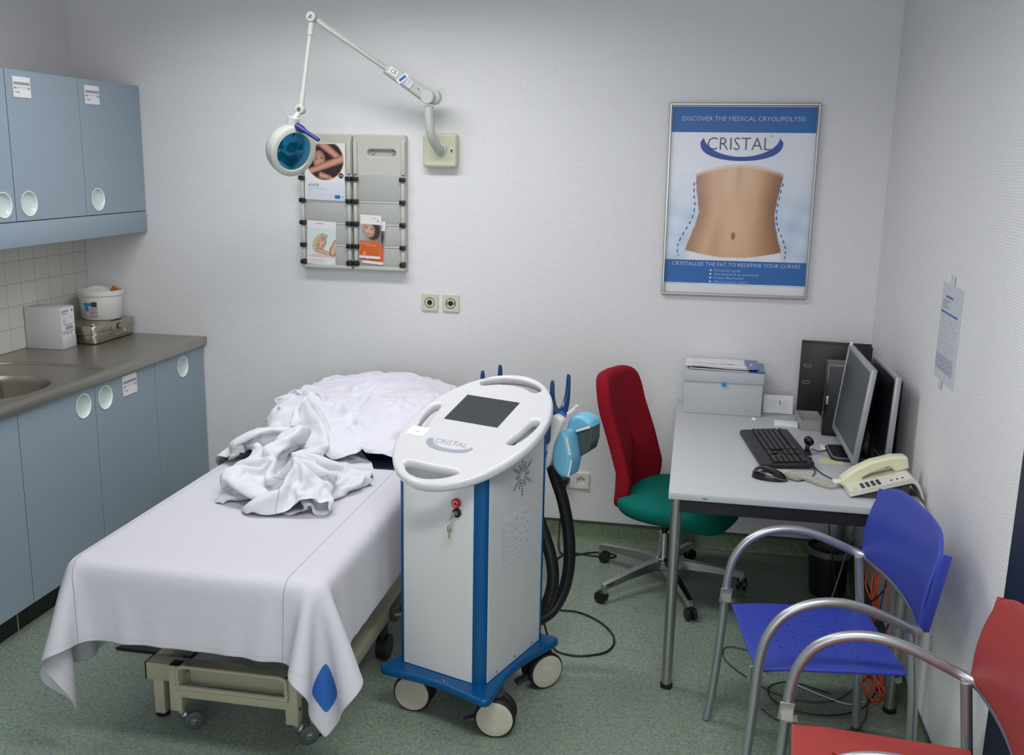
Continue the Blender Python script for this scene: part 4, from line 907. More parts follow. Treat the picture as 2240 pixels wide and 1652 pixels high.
for (a, b, par, v_) in (((.042, .9075), (.092, .929), lob, .520), ((.031, .900), (.047, .838), l2, .4645), ((.0505, .820), (.041, .760), l2, .470)):
    mb = am(); mb.tube([(a[0], v_, a[1]), (b[0], v_, b[1])], .0042, 8, sq=.5); mb.build('seal_strip', M_WHITEP, par)
mb = am(); mb.tube(catmull([(-.034, .444, .845), (-.040, .440, .81), (-.046, .440, .775), (-.050, .446, .755)], 5), .008, 10); mb.build('clip', mat('bright_blue_clip', rgb(10, 104, 180), .3, bump=.01), ap); mb = am(); mb.tube([(-.02, .478, .962), (.004, .485, .972), (.014, .487, .958)], .0075, 10); mb.build('clip', MATS['bright_blue_clip'], ap)
mb = am(); mb.tube([(.004, .53, .958), (.022, .535, .975), (.034, .535, .992)], [.008, .007, .0055], 10); mb.build('nozzle', M_WHITEP, ap)
def local(p): return (p[0], p[1], p[2])
mb = am(); mb.tube(catmull([(-.045, .512, .785), (-.038, .53, .73), (-.018, .555, .64), (-.002, .575, .52), (.000, .585, .40), (-.012, .575, .30), (-.040, .545, .225), (-.075, .505, .192), (-.085, .46, .188)], 8), .0215, 16); mb.build('hose', mat('black_ribbed_hose', rgb(22, 22, 26), .3, bump=.3, bscale=350), ap)
mb = mm(); mb.tube(catmull([(-.27, .52, .90), (-.24, .53, .78), (-.17, .54, .66), (-.11, .545, .53), (-.070, .545, .42), (-.062, .54, .33), (-.085, .525, .25), (-.14, .50, .205), (-.17, .46, .195)], 8), .0215, 16); mb.build('hose', MATS['black_ribbed_hose'], mc)

# ================================================================== TREATMENT COUCH
BX0, BX1, BYF, BYB, BZ = 1.285, 2.055, -2.135, -1.02, .640
bed = thing('treatment_couch', 'height adjustable treatment couch on a cream steel frame, covered by a sheet', 'couch', (1.66, -1.2, 0))
BO = Vector((1.66, -1.2, 0))
def bb(): return MB(-BO)
mb = bb(); mb.box(BX0, BX1, BYF, BYB, BZ - .07, BZ, 0, bev=.028, seg=4); mb.build('mattress', M_NAVY, bed)
# raised head section
HA = d2(7); hf = Matrix.Translation((0, BYB + .005, BZ - .07)) @ Matrix.Rotation(HA, 4, 'X')
mb = bb(); mb.box(BX0 - .01, BX1 + .01, 0, .84, 0, .075, 0, bev=.03, tr=hf, seg=4); mb.build('head_cushion', M_NAVY, bed)
mb = bb(); mb.box(BX0 + .05, BX0 + .09, BYF + .05, BYB, BZ - .105, BZ - .07).box(BX1 - .09, BX1 - .05, BYF + .05, BYB, BZ - .105, BZ - .07).box(BX0 + .05, BX1 - .05, BYF + .05, BYF + .09, BZ - .105, BZ - .07).box(BX0 + .05, BX1 - .05, BYB - .05, BYB - .01, BZ - .105, BZ - .07); mb.build('top_frame', M_CREAM, bed)
mb = bb()
for x in (BX0 + .07, BX1 - .07): mb.box(x - .015, x + .015, .02, .78, -.03, 0, 0, tr=hf)
mb.build('head_frame', M_CREAM, bed)
for x0, x1 in ((1.345, 1.395), (1.935, 1.985)):
    mb = bb(); mb.box(x0, x1, -1.80, -.50, .135, .185, 0, bev=.004); mb.build('side_beam', M_CREAM, bed)
for y0 in (-1.862, -.55):
    mb = bb(); mb.box(1.348, 1.982, y0, y0 + .055, .130, .190, 0, bev=.004); cb = mb.build('cross_beam', M_CREAM, bed)
    for xa in (1.344, 1.980): mb = bb(); mb.box(xa, xa + .006, y0, y0 + .055, .130, .190, 0, bev=.002); mb.build('end_cap', M_BLACK, cb)
for x, y in ((1.388, -1.842), (1.918, -1.842), (1.388, -.53), (1.918, -.53)):
    mb = bb(); mb.box(x - .018, x + .018, y - .018, y + .018, .012, .132, 0, bev=.003); lg2 = mb.build('foot', M_CREAM, bed)
    mb = bb(); mb.lathe([(0, .001), (.020, .001), (.022, .004), (.022, .011), (.016, .014), (0, .014)], 20, 0, T((x, y, 0))); mb.build('rubber_pad', M_BLACK, lg2)
for x in (1.483, 1.867):
    mb = bb(); mb.box(x - .020, x + .020, -1.925, -1.885, .070, .225, 0, bev=.003); mb.box(x - .02, x + .02, -1.887, -1.86, .140, .182, 0, bev=.003); po_ = mb.build('castor_post', M_CREAM, bed)
    mb = bb(); mb.box(x - .017, x + .017, -1.922, -1.888, .2245, .2275, 0, bev=.002); mb.build('post_cap', M_BLACK, po_)
    mb = bb(); mb.lathe([(0, 0), (.006, 0), (.007, .002), (0, .003)], 14, 0, frame((x + .0202, -1.905, .118), (0, 1, 0), (0, 0, 1))); mb.build('bolt', M_DGREY, po_)
    mb = bb(); cx0 = x + .028; mb.tube(catmull([(x + .004, -1.905, .071), (x + .010, -1.903, .055), (x + .022, -1.90, .045)], 4), [.019] * 4 + [.017] * 4 + [.013], 14); mb.cyl((cx0, -1.905, .032), (cx0 + .03, -1.905, .032), .008, n=12)
    w_ = frame((x + .060, -1.878, .030), (.75, .66, 0), (0, 0, 1))
    mb.build('castor_fork', M_ALU, po_)
    mb = bb(); w_ = frame((x + .045, -1.90, .031), (.80, .60, 0), (0, 0, 1)); mb.lathe([(0, -.010), (.012, -.011), (.024, -.011), (.030, -.008), (.031, 0), (.030, .008), (.024, .011), (.012, .011), (0, .010)], 28, 0, w_); mb.lathe([(0, .0125), (.012, .0122), (.013, .0105)], 18, 1, w_); mb.build('castor_wheel', [mat('grey_castor_rubber', rgb(78, 88, 88), .5, bump=.05), M_ALU], po_)
# pedal rail between the castor posts
mb = bb(); x0, x1, yf = 1.486, 1.864, -1.928; rr_ = [(x0 + .010, yf, .150), (x0 + .010, yf - .003, .205), (x0 + .013, yf - .003, .222), (x0 + .030, yf - .003, .230), (x1 - .030, yf - .003, .230), (x1 - .013, yf - .003, .222), (x1 - .010, yf - .003, .205), (x1 - .010, yf, .150)]
pts = [rr_[0], rr_[1]] + [tuple(p) for p in catmull([rr_[1], rr_[2], rr_[3]], 4)][1:] + [tuple(p) for p in catmull([rr_[4], rr_[5], rr_[6]], 4)] + [rr_[7]]
mb.tube(pts, .0065, 10); mb.cyl((x0 + .004, yf, .158), (x1 - .004, yf, .158), .0085, n=14); mb.box(x0 + .015, x1 - .015, yf + .003, yf + .012, .120, .150, 0, bev=.003); mb.build('foot_rail', M_CREAM, bed)
# lifting arms, motor and the black tray below
mb = bb(); 
for x in (1.43, 1.88):
    mb.tube([(x, -1.72, .17), (x, -1.15, .54)], .020, 4, 0); mb.tube([(x, -.75, .17), (x, -1.30, .54)], .020, 4, 0)
mb.box(1.41, 1.90, -1.20, -1.16, .52, .545); mb.box(1.41, 1.90, -1.34, -1.30, .52, .545); mb.build('lifting_arms', M_CREAM, bed)
mb = bb(); mb.tube([(1.655, -1.62, .19), (1.655, -1.05, .46)], .032, 16); mb.box(1.615, 1.695, -1.70, -1.56, .14, .24, 0, bev=.01); mb.build('lift_motor', M_BLACK, bed)
mb = bb(); mb.box(1.452, 1.488, -1.752, -1.716, .178, .205, 0, bev=.004); mb.build('bump_stop', M_BLACK, bed)
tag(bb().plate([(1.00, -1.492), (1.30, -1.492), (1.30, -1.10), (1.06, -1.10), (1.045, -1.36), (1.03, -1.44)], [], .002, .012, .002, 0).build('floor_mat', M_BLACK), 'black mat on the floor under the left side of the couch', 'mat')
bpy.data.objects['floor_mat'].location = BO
# brake lever unit on the right of the frame
mb = bb(); mb.box(1.985, 2.012, -1.30, -1.14, .125, .185, 0, bev=.006); mb.cyl((2.011, -1.245, .158), (2.016, -1.245, .158), .011, n=18, m=1); mb.tube(catmull([(2.01, -1.315, .165), (2.035, -1.30, .17), (2.035, -1.16, .20), (2.03, -1.13, .205), (1.99, -1.125, .205)], 5), .005, 8, 2); mb.build('brake_lever', [mat('dark_olive_steel', rgb(96, 94, 78), .4, bump=.03), M_BLACK, M_CREAM], bed)
mb = bb(); mb.tube([(1.955, -1.335, .048), (1.995, -1.335, .048)], .045, 24); mb.box(1.955, 1.985, -1.36, -1.31, .05, .14, 0, bev=.006); mb.build('side_wheel', M_BLACK, bed)
# --- sheet
def bed_sd(X): return sd_rbox(X, ((BX0 + BX1) / 2, (BYF + .2) / 2, BZ - .15), ((BX1 - BX0) / 2, (.2 - BYF) / 2, .15), .030)
h_ = .0225; xs = np.arange(BX0 - .335, BX1 + .278, h_); ys = np.arange(BYF - .222, -1.14, h_)
gx_, gy_ = np.meshgrid(xs, ys); rest = np.stack([gx_, gy_, np.zeros_like(gx_)], -1)
P = rest.copy(); sR = np.clip((gx_ - BX1 + .02) / .30, 0, 1); sL = np.clip((BX0 - gx_) / .40, 0, 1); rest[..., 1] = -1.5 + (gy_ + 1.5) * (1 + .13 * sR + .05 * sL); sF = np.clip((BYF - gy_) / .2, 0, 1); rest[..., 0] = 1.67 + (gx_ - 1.67) * (1 + .02 * sF); P[..., 2] = BZ + .012
rng = np.random.RandomState(5)
# start a little pre-folded so the side drops into soft vertical pleats
P[..., 2] += .002 * rng.rand(*gx_.shape)
def bed_col(X):
    fn = collider([bed_sd], .008, .05); Y, hit = fn(X); return Y, hit
pins = (rest[..., 1] > -1.19) & (np.abs(rest[..., 0] - 1.67) < .36)
XS = cloth(P, rest, bed_col, steps=260, iters=26, dt=.018, bend=.10, damp=.975, fric=.7, pins=pins, grav=1.8)
sh = cloth_obj('bed_sheet', XS, rest, [M_SHEET], None, .0022, 1)
tag(sh, 'smooth white sheet draped over the foot of the treatment couch', 'sheet')
def patch(name, i0, i1, j0, j1, off, m_):  # a flat patch that follows the hanging cloth
    S = XS[j0:j1 + 1, i0:i1 + 1]; du = np.gradient(S, axis=1); dv = np.gradient(S, axis=0); N = np.cross(du, dv); N /= np.sqrt((N * N).sum(-1, keepdims=True)) + 1e-9
    Q = S + N * off; ny_, nx_ = Q.shape[:2]; mb = MB().add(Q.reshape(-1, 3).tolist(), [(j * nx_ + i, j * nx_ + i + 1, (j + 1) * nx_ + i + 1, (j + 1) * nx_ + i) for j in range(ny_ - 1) for i in range(nx_ - 1)]); o = mb.build(name, m_, sh); m2 = o.modifiers.new('s', 'SUBSURF'); m2.levels = 1; m2.render_levels = 1; return o
NXS, NYS = XS.shape[1], XS.shape[0]
patch('laundry_tag', NXS - 7, NXS - 3, 2, 6, .0045, M_INKBLUE)
# --- cloth heaps: resting shapes of dropped cloth as vertex grids in half millimetres (first value of each row, then steps along the row)
def heap(ny, nx, o, d): return np.cumsum(np.array(d).reshape(3, ny, nx).transpose(1, 2, 0), 1) / 2000.0 + np.array(o)
def rest_grid(ny, nx, w, h):
    u, v = np.meshgrid(np.linspace(0, 1, nx), np.linspace(0, 1, ny)); return np.stack([u * w, v * h, u * 0], -1)
GOWN = [
644,40,38,16,25,24,-36,-32,-25,-8,-7,-4,11,18,34,29,32,39,44,42,43,40,38,21,30,40,44,28,7,38,27,-19,25,-28,-37,-42,-23,24,-27,-10,-36,-34,-39,-41,-39,-35,-31,-34,
625,38,35,30,37,12,0,-24,-26,-7,-2,0,-5,-2,13,41,39,37,42,30,43,35,39,38,30,26,33,12,29,40,9,33,11,-43,-31,-43,10,-28,-17,-15,-9,-41,-27,-34,-35,-33,-31,-33,
606,32,31,38,23,30,-17,12,13,-4,-8,4,-14,-2,-2,25,41,41,35,40,21,35,39,37,16,23,36,15,39,33,38,39,-24,-17,-43,-40,-27,6,-33,-33,25,-3,-37,-31,-34,-30,-34,-31,
584,30,32,24,29,27,46,22,13,-5,-4,-2,-8,-2,-4,4,29,43,35,38,34,31,8,36,12,25,35,37,41,10,39,29,4,-23,-41,-37,-14,-42,-26,-30,16,43,-19,-34,-32,-30,-35,-31,
575,16,39,34,38,25,7,32,34,24,5,-38,-4,15,21,6,0,37,39,24,42,21,-5,36,37,39,3,43,39,2,38,5,21,-16,-20,-31,-43,-33,-40,-22,41,3,37,-35,-30,-31,-32,-33,
559,22,34,41,17,23,36,9,22,24,42,8,-15,18,21,10,-3,11,36,39,-5,40,15,8,41,26,21,41,16,41,-3,37,-11,-5,-30,-32,-16,-41,-36,-10,19,37,38,-24,-34,-29,-30,-33,
552,28,31,41,16,21,2,16,39,38,13,1,26,23,24,30,8,-7,18,41,10,-11,24,20,39,18,41,10,38,41,21,-2,36,-40,-43,-36,-4,-37,-1,1,4,26,41,-7,-32,-31,-31,-33,
527,39,40,22,5,18,15,36,30,13,11,4,31,26,40,28,36,19,-23,19,36,-18,24,23,30,22,40,26,24,11,25,26,17,-22,-33,-33,-30,-30,-28,2,42,39,33,16,-32,-33,-29,-30,
517,35,42,3,-4,23,28,37,11,12,13,12,27,42,40,37,21,38,20,-4,5,24,-5,28,13,32,27,15,13,18,29,26,16,-21,-29,3,-40,-40,-42,22,44,42,35,35,-31,-31,-27,-30,
526,16,14,8,0,29,35,13,10,11,13,25,40,41,37,38,29,30,28,26,14,12,3,-26,23,35,5,13,18,25,22,27,16,-7,28,-42,-33,-42,-36,19,43,42,42,42,-12,-31,-29,-30,
492,9,15,9,15,34,14,10,12,11,23,41,39,40,37,33,20,28,28,26,25,11,0,-1,-1,24,12,37,34,43,26,14,2,-7,-18,-8,-39,-37,-29,21,41,45,43,38,17,-30,-30,-29,
452,18,8,17,24,15,13,10,13,20,40,39,39,37,36,21,30,30,15,33,11,15,-2,-2,17,30,41,38,38,38,36,31,1,-5,-33,-35,-42,-21,-38,24,34,43,42,35,44,-21,-29,-31,
474,-34,0,24,15,32,9,9,8,39,39,37,37,38,27,19,33,15,35,12,25,5,-6,33,37,11,37,41,37,37,37,39,8,-7,-28,-42,-34,-41,8,-5,40,29,43,31,29,28,-36,-31,
501,-33,-37,-5,34,11,8,9,38,41,28,38,37,34,13,33,37,29,14,22,8,7,39,19,43,24,11,40,23,37,37,36,24,6,-42,-41,-13,-40,25,-26,43,29,36,39,41,-10,6,-28,
521,-25,-26,-24,-1,-2,29,7,42,39,39,18,33,19,43,15,27,33,6,23,11,37,26,35,43,27,8,23,40,14,37,27,22,22,-25,-43,-43,28,14,-34,33,44,36,30,41,16,-34,-26,
550,-23,-33,-21,-30,-5,4,30,43,36,43,2,39,27,41,35,41,-14,-1,34,29,21,35,40,43,24,26,11,38,-5,40,14,18,26,3,-42,-42,-11,42,18,1,41,44,27,38,30,-34,-27,
574,-27,-27,-24,-15,-3,-13,8,35,42,39,4,25,40,42,43,16,-16,25,21,34,22,40,38,30,29,26,22,-8,22,39,-4,19,25,23,-29,-43,-15,41,32,25,23,41,35,26,37,-18,-35,
605,-28,-26,-15,-33,11,-3,4,1,25,41,37,27,16,40,42,-14,4,43,25,0,32,37,34,33,32,30,-10,-4,36,33,-12,21,24,24,2,-28,-29,43,34,41,7,42,17,43,41,-8,-30,
637,-34,-34,-37,9,-37,-28,41,31,25,5,40,41,31,8,42,-6,32,1,38,5,3,35,35,34,28,25,21,-13,18,35,-14,12,27,16,13,-30,3,40,37,12,41,21,34,42,31,-9,3,
636,-41,-8,-37,-35,-28,-16,14,32,36,39,36,36,16,38,18,17,28,-15,28,-22,16,36,36,24,28,27,24,17,-10,31,2,-9,28,8,14,30,-14,37,25,15,41,40,36,16,40,17,11,
630,-40,-17,-36,-37,-15,-30,7,36,36,39,37,34,38,26,39,34,-20,19,-7,-28,20,35,36,37,6,27,24,22,-1,21,8,-19,27,1,25,25,33,12,13,42,32,22,29,40,41,37,29,
622,-36,-31,-36,-38,-30,-21,10,36,38,37,35,37,35,38,41,27,-13,11,-17,-26,22,36,37,37,38,-4,12,25,9,4,13,-20,21,8,23,31,31,25,32,18,27,37,32,39,30,29,29,
611,-40,-39,-33,-37,-29,-16,1,38,37,39,38,39,40,40,27,26,4,-11,-19,-21,26,35,37,38,36,36,-2,-13,1,5,21,-19,13,18,23,32,27,37,20,40,33,19,42,24,35,35,29,
594,-38,-37,-41,-32,-28,-13,8,40,38,28,41,41,40,34,18,27,-1,-14,-23,-10,31,39,35,32,34,33,-15,-13,11,-3,23,14,10,13,5,33,31,31,39,39,18,42,32,33,42,25,4,
578,-39,-31,-38,-33,-8,-32,10,36,41,28,42,35,37,34,9,27,-4,-19,-23,4,32,38,28,36,31,37,7,-42,0,1,21,10,19,8,13,35,37,34,39,40,42,34,19,43,17,41,41,
557,-13,-27,-26,-26,-31,-37,6,31,39,41,28,42,35,9,14,29,-9,-23,-17,17,29,40,25,34,40,27,28,-39,-39,3,19,9,20,18,42,41,40,37,36,31,39,20,37,29,21,42,43,
519,2,-26,-31,-9,0,-25,-21,21,43,37,26,41,8,14,19,26,-13,-25,36,6,8,36,22,41,41,21,43,-40,-43,-19,11,9,31,42,43,41,41,39,42,39,31,14,25,37,36,33,39,
475,13,-24,40,-7,-10,-34,-31,6,39,40,25,43,-4,-1,21,24,-21,26,35,-30,38,3,40,39,38,40,28,-39,-41,-36,-7,40,41,41,39,40,37,36,39,30,30,38,40,3,40,41,41,
443,6,19,6,43,-3,-33,-30,-16,30,24,43,40,-9,-13,8,20,36,38,9,-37,38,-6,36,33,42,38,39,-42,-41,-28,-15,40,40,34,40,38,36,35,31,38,38,41,25,23,39,35,41,
402,9,20,43,36,29,-29,-29,-29,2,42,33,43,22,-26,-12,34,41,38,-7,-38,36,0,15,38,39,36,42,-24,-45,-23,-5,42,8,39,38,30,32,36,37,38,39,34,27,38,33,37,39,
361,40,40,24,43,44,-10,-31,-30,-17,33,33,43,39,-19,-16,40,28,42,-33,-26,18,35,-17,34,32,40,36,-1,-43,-16,-2,43,34,2,22,25,28,39,39,37,39,29,39,29,39,39,40,
349,34,41,35,42,43,28,-32,-30,-27,8,41,42,41,9,-21,32,21,42,-22,-34,-3,34,-29,40,39,25,38,20,-42,-9,2,41,39,19,-25,9,41,39,39,34,39,31,29,41,39,40,39,
339,42,33,39,41,40,38,-5,-27,-23,-25,41,39,45,28,-16,28,34,20,-15,-38,15,-7,-39,40,39,25,33,42,-24,-16,4,37,42,-4,7,-26,38,39,39,36,33,24,42,39,40,40,40,
340,32,37,36,41,40,37,2,-5,-30,-21,24,39,44,40,1,22,32,-25,22,-28,5,-43,-26,35,38,39,35,29,15,-27,1,40,37,15,-33,-18,25,39,40,32,39,24,39,40,40,39,39,
341,40,26,24,39,38,39,39,5,-32,-30,31,13,43,39,35,15,24,-13,-29,22,-14,-41,-42,22,40,39,30,35,34,-13,-2,39,26,13,-16,-36,15,38,35,31,39,37,24,42,39,39,39,
343,44,23,41,2,40,38,27,38,-6,-31,-10,23,42,39,41,24,25,-10,-12,-29,12,-42,-40,-4,40,39,39,31,24,36,-15,40,-1,20,-34,19,-24,42,25,38,29,28,33,39,40,39,38,
376,7,33,23,33,12,16,39,34,31,-7,-30,9,36,40,40,42,16,-3,-7,-16,-33,-27,-31,-26,38,37,40,32,23,40,10,40,1,-16,-34,2,37,4,27,36,36,30,28,31,39,37,29,
410,-40,16,41,31,-13,37,33,34,36,18,6,-14,29,37,35,42,5,15,0,-17,-26,-35,-34,-40,24,39,35,37,22,40,39,42,-18,-34,-36,7,37,2,37,36,42,34,16,31,37,23,35,
402,-42,24,13,30,3,32,28,37,29,5,24,40,25,34,35,15,37,-17,6,-36,2,-30,-40,-37,-6,38,38,40,34,26,41,33,-13,-38,-38,13,33,19,25,42,28,35,20,26,27,31,35,
388,-40,-3,23,33,17,22,33,30,34,25,36,41,34,17,-5,28,40,23,-25,-24,-35,10,-32,-36,-34,37,36,36,35,42,34,27,-21,-36,-35,24,40,35,5,41,39,25,0,38,24,21,35,
373,-23,20,14,-15,17,39,18,35,37,41,39,32,28,2,37,26,0,24,2,-37,-17,-31,17,-36,-42,22,39,41,40,34,36,17,-25,-36,-29,32,39,21,30,41,19,1,30,31,11,27,35,
333,-8,4,17,8,22,28,19,40,41,39,42,12,35,28,27,15,22,-17,3,-12,-34,3,-28,14,-43,1,37,42,41,38,34,7,-33,-22,-32,39,36,40,16,35,-10,17,32,30,9,28,34,
290,-6,9,34,17,3,33,43,38,32,41,28,23,21,28,19,18,25,-12,-16,1,-11,-27,19,-35,7,-25,40,41,41,26,38,3,-34,-21,-21,38,38,34,13,31,-18,25,30,28,16,23,34,
260,-17,37,16,17,32,39,28,41,27,23,22,25,26,30,8,26,24,-18,-17,-2,4,3,-24,17,-43,-2,41,41,38,29,34,-7,-24,-35,7,43,22,40,-7,26,-14,34,21,38,24,16,41,
284,-28,4,8,39,29,41,24,20,23,22,26,26,32,24,5,26,25,-23,-14,-8,4,2,-5,32,-41,-7,40,40,35,38,19,-17,-26,-18,27,34,40,26,-31,19,-10,40,24,39,33,15,20,
298,1,-11,-36,41,37,13,19,24,22,24,25,31,27,24,9,27,21,-18,26,-37,-20,10,33,12,-32,-14,42,39,40,32,-1,-20,-22,12,40,41,36,-27,7,-16,2,38,33,31,31,39,30,
282,-10,2,-38,37,15,18,21,24,27,26,23,31,22,26,18,15,24,-1,35,-37,-38,11,20,20,-1,-28,41,38,41,15,-9,-20,5,36,39,41,22,-18,-35,-16,16,37,28,37,39,36,35,
249,-17,3,-17,14,17,22,24,26,27,28,22,29,21,26,11,19,26,33,-2,8,-40,-21,8,20,17,-19,38,38,35,-4,-5,-7,40,39,37,21,4,-21,-36,-23,29,38,30,35,36,36,35,
218,-26,14,-20,13,19,24,26,33,16,28,26,21,26,23,10,24,28,32,-5,5,6,-42,18,-16,12,39,6,38,28,-15,10,20,40,31,24,11,-4,-20,-35,-19,33,37,31,30,35,36,35,
178,25,-38,-9,17,35,40,27,-6,20,24,24,22,28,18,13,26,35,31,11,33,-32,-32,2,-1,8,22,34,33,-4,33,6,34,28,17,12,-1,-11,-6,-35,-19,39,33,36,31,37,29,29,
159,10,9,-29,33,36,4,40,22,-28,22,25,27,27,10,20,28,34,33,32,4,22,-39,-1,18,12,0,24,4,30,15,25,22,15,10,8,-11,-11,10,-32,-10,38,25,34,35,35,19,30,
122,7,5,5,43,33,34,-23,30,-11,1,25,26,27,14,22,28,36,34,25,17,38,-27,15,11,5,-5,-10,37,-11,23,21,17,20,6,4,-14,-3,4,0,-25,41,34,21,37,33,12,29,
85,3,19,34,41,26,41,-17,-1,35,-4,-24,24,28,22,20,32,33,34,15,42,17,27,3,-1,-12,-16,42,15,11,-22,8,22,20,0,1,-8,-9,3,9,-5,37,33,31,17,32,8,31,
43,40,34,34,33,29,27,26,-25,0,31,-37,-5,28,25,24,35,35,21,42,31,14,11,22,-2,-24,28,32,22,22,-7,-20,-12,3,3,-4,-3,-6,-4,10,33,16,33,27,37,13,5,30,
40,19,30,37,29,30,25,37,28,-30,17,-10,-39,15,30,24,35,34,36,28,31,17,13,11,-11,27,36,19,30,25,11,-21,-4,-40,-30,-13,-4,-4,2,22,27,27,29,36,11,16,11,28,
18,34,13,30,31,30,33,37,33,18,-31,-20,16,-32,18,34,32,34,32,31,27,5,12,11,30,40,34,31,18,8,36,1,-31,-40,-18,-40,-39,-2,41,10,2,30,35,29,3,17,16,29,
21,2,31,32,28,24,35,29,29,35,16,-24,-35,15,-33,29,33,35,31,30,22,0,17,33,39,38,29,19,38,27,36,4,-40,-39,-17,-38,-41,-29,15,8,12,41,27,28,12,-3,32,14,
29,-6,7,28,34,32,32,27,28,29,5,38,-26,-43,11,-12,35,30,25,27,17,17,38,39,22,41,21,30,42,40,38,4,-39,-36,-27,-41,-33,-16,2,7,7,13,19,27,23,-3,23,1,
10,23,-8,11,29,33,31,34,29,18,17,39,2,-36,-43,22,18,22,22,37,28,20,40,26,30,41,29,40,42,42,41,3,-39,-40,-36,-34,-17,-2,3,7,8,0,-1,-1,14,22,-11,-3,
0,15,20,-5,11,31,33,32,26,10,40,35,31,-40,-38,-24,14,23,37,37,32,43,23,33,34,34,43,42,43,43,41,6,-39,-38,-28,-24,-9,-1,2,8,6,3,-1,-17,-25,-3,17,-23,
359,16,21,-21,23,-37,-24,-28,-35,-42,-42,-43,-41,-40,-26,-35,24,-10,2,4,7,7,13,7,11,12,10,33,-38,21,33,-20,1,15,-20,-5,15,-25,-22,13,-24,-10,5,12,14,25,27,26,
396,15,12,-12,-21,-39,-43,-25,-35,-24,-42,-40,-31,-42,-42,-8,-19,22,4,30,0,21,15,4,8,17,-6,-1,9,17,27,-11,8,-2,-2,-5,3,-20,-20,8,-24,-2,6,2,14,26,28,26,
436,-12,-26,-17,-10,-28,-13,-42,-28,-43,-33,-41,-39,-41,0,-25,-9,-14,24,14,37,20,-2,19,-22,22,22,0,10,18,21,-3,3,4,0,-10,-20,1,-24,-26,15,-21,12,2,23,27,27,28,
401,-13,-17,4,-32,-28,3,-19,-37,-38,-42,-45,-38,-40,-10,26,-18,-6,-17,19,23,28,42,10,-24,24,21,-7,7,28,-4,26,15,3,-7,-13,-27,-4,-22,-14,5,-11,-13,21,28,26,27,28,
359,-6,-13,11,-13,-34,-14,-26,-24,-26,-40,-21,-40,-41,-33,28,31,-12,-11,-3,11,35,40,1,7,4,39,2,-4,27,-5,16,28,9,-22,-22,-1,-19,-12,-8,-8,-7,-15,23,29,27,27,27,
318,-7,5,0,-2,-35,-21,-17,-11,-34,-5,-37,-31,-36,-34,12,39,25,-19,-8,7,18,35,40,8,-24,36,-8,25,-4,23,22,21,18,-28,-20,-3,-11,-8,-9,-26,6,-18,20,28,27,29,28,
275,-6,6,-3,0,12,-33,-36,-4,1,-39,-2,-33,-26,-22,-16,34,39,4,-6,2,0,35,37,15,-30,9,31,16,13,18,26,17,-8,-10,-13,6,-11,-16,-20,-15,3,-8,16,27,25,29,28,
244,1,-13,24,36,-22,-40,22,-12,-40,-28,-29,-23,-30,-6,27,20,21,27,-3,16,1,-2,36,29,-29,13,24,31,-4,26,35,18,-7,-13,-7,-28,13,-28,-18,1,-1,0,7,28,27,28,25,
205,8,-7,36,41,-37,9,15,-41,-39,-35,-35,-26,12,14,21,25,20,12,18,15,-3,7,-1,39,-21,23,18,-1,23,31,33,17,-30,12,-26,-1,-8,-11,-8,0,0,1,-3,29,27,26,28,
163,12,38,33,5,23,22,-36,-41,-37,-38,-29,12,11,20,20,24,22,16,12,9,6,4,-7,1,25,1,3,21,29,31,31,-30,20,9,-11,-8,-7,-4,-10,1,2,-2,-5,18,27,31,27,
188,-1,40,35,24,25,-21,-42,-39,-41,-31,13,6,19,20,19,7,16,14,18,29,7,-3,1,-10,16,13,11,13,-3,17,42,18,16,-29,30,-14,-2,-5,-8,1,2,-2,-7,5,28,31,25,
173,35,35,42,36,-13,-29,-42,-41,-36,11,3,19,20,20,10,15,17,-3,29,7,-25,-1,1,36,30,-2,6,9,9,9,11,20,15,15,1,1,14,1,-9,2,2,-5,-11,5,22,27,25,
210,24,30,33,12,-31,-28,-22,-44,-1,16,14,18,20,13,4,25,-19,27,-2,-22,-14,23,23,17,39,23,7,9,9,9,10,16,15,18,-2,7,7,-14,11,-5,8,-6,-19,13,14,28,27,
242,26,28,10,-22,-23,-26,-21,2,4,14,17,18,18,-9,24,21,-14,-41,-6,-2,34,6,32,1,33,40,20,-19,11,10,25,34,16,-3,-5,28,6,-20,22,-7,6,-7,-15,-10,27,31,-21,
283,9,28,22,-31,-29,-13,-21,10,3,9,21,15,-2,10,24,-27,-26,-28,-5,36,11,30,24,-6,32,40,34,-5,-14,11,33,34,28,-1,-1,-1,11,-4,22,-1,-8,-7,-1,-11,4,25,7,
281,35,28,-8,5,-30,-29,1,3,17,6,18,18,0,6,8,-13,-36,-33,12,-4,39,22,15,3,33,34,37,18,-20,13,25,33,33,12,-5,2,-22,14,2,35,-9,-9,-1,-9,-3,25,9,
302,35,34,-2,-40,-33,15,15,0,9,13,18,16,6,5,4,-28,-35,-22,-8,24,-4,14,21,28,31,32,35,9,12,11,9,36,25,34,-4,-2,-22,0,10,15,21,-9,-5,-3,-5,14,19,
330,34,27,-36,1,-43,-11,10,43,22,12,-5,13,30,6,-4,-33,-35,-7,-8,-6,22,-1,25,27,28,31,15,18,16,27,1,37,25,35,14,-15,-15,2,11,3,27,0,-10,-4,-1,12,18,
362,5,18,14,-30,-23,-15,-3,25,21,42,11,-1,-13,41,-3,-36,-26,-5,4,-9,-9,24,23,27,28,30,25,15,12,28,1,19,28,23,39,-21,1,1,8,-5,12,22,-4,-3,-5,11,16,
405,-9,26,2,-22,-14,-37,9,21,13,17,20,22,-12,-1,36,-37,-10,-1,-3,-24,5,22,23,18,33,30,28,23,3,25,11,7,29,5,41,6,5,0,6,-4,8,5,16,-18,10,6,10,
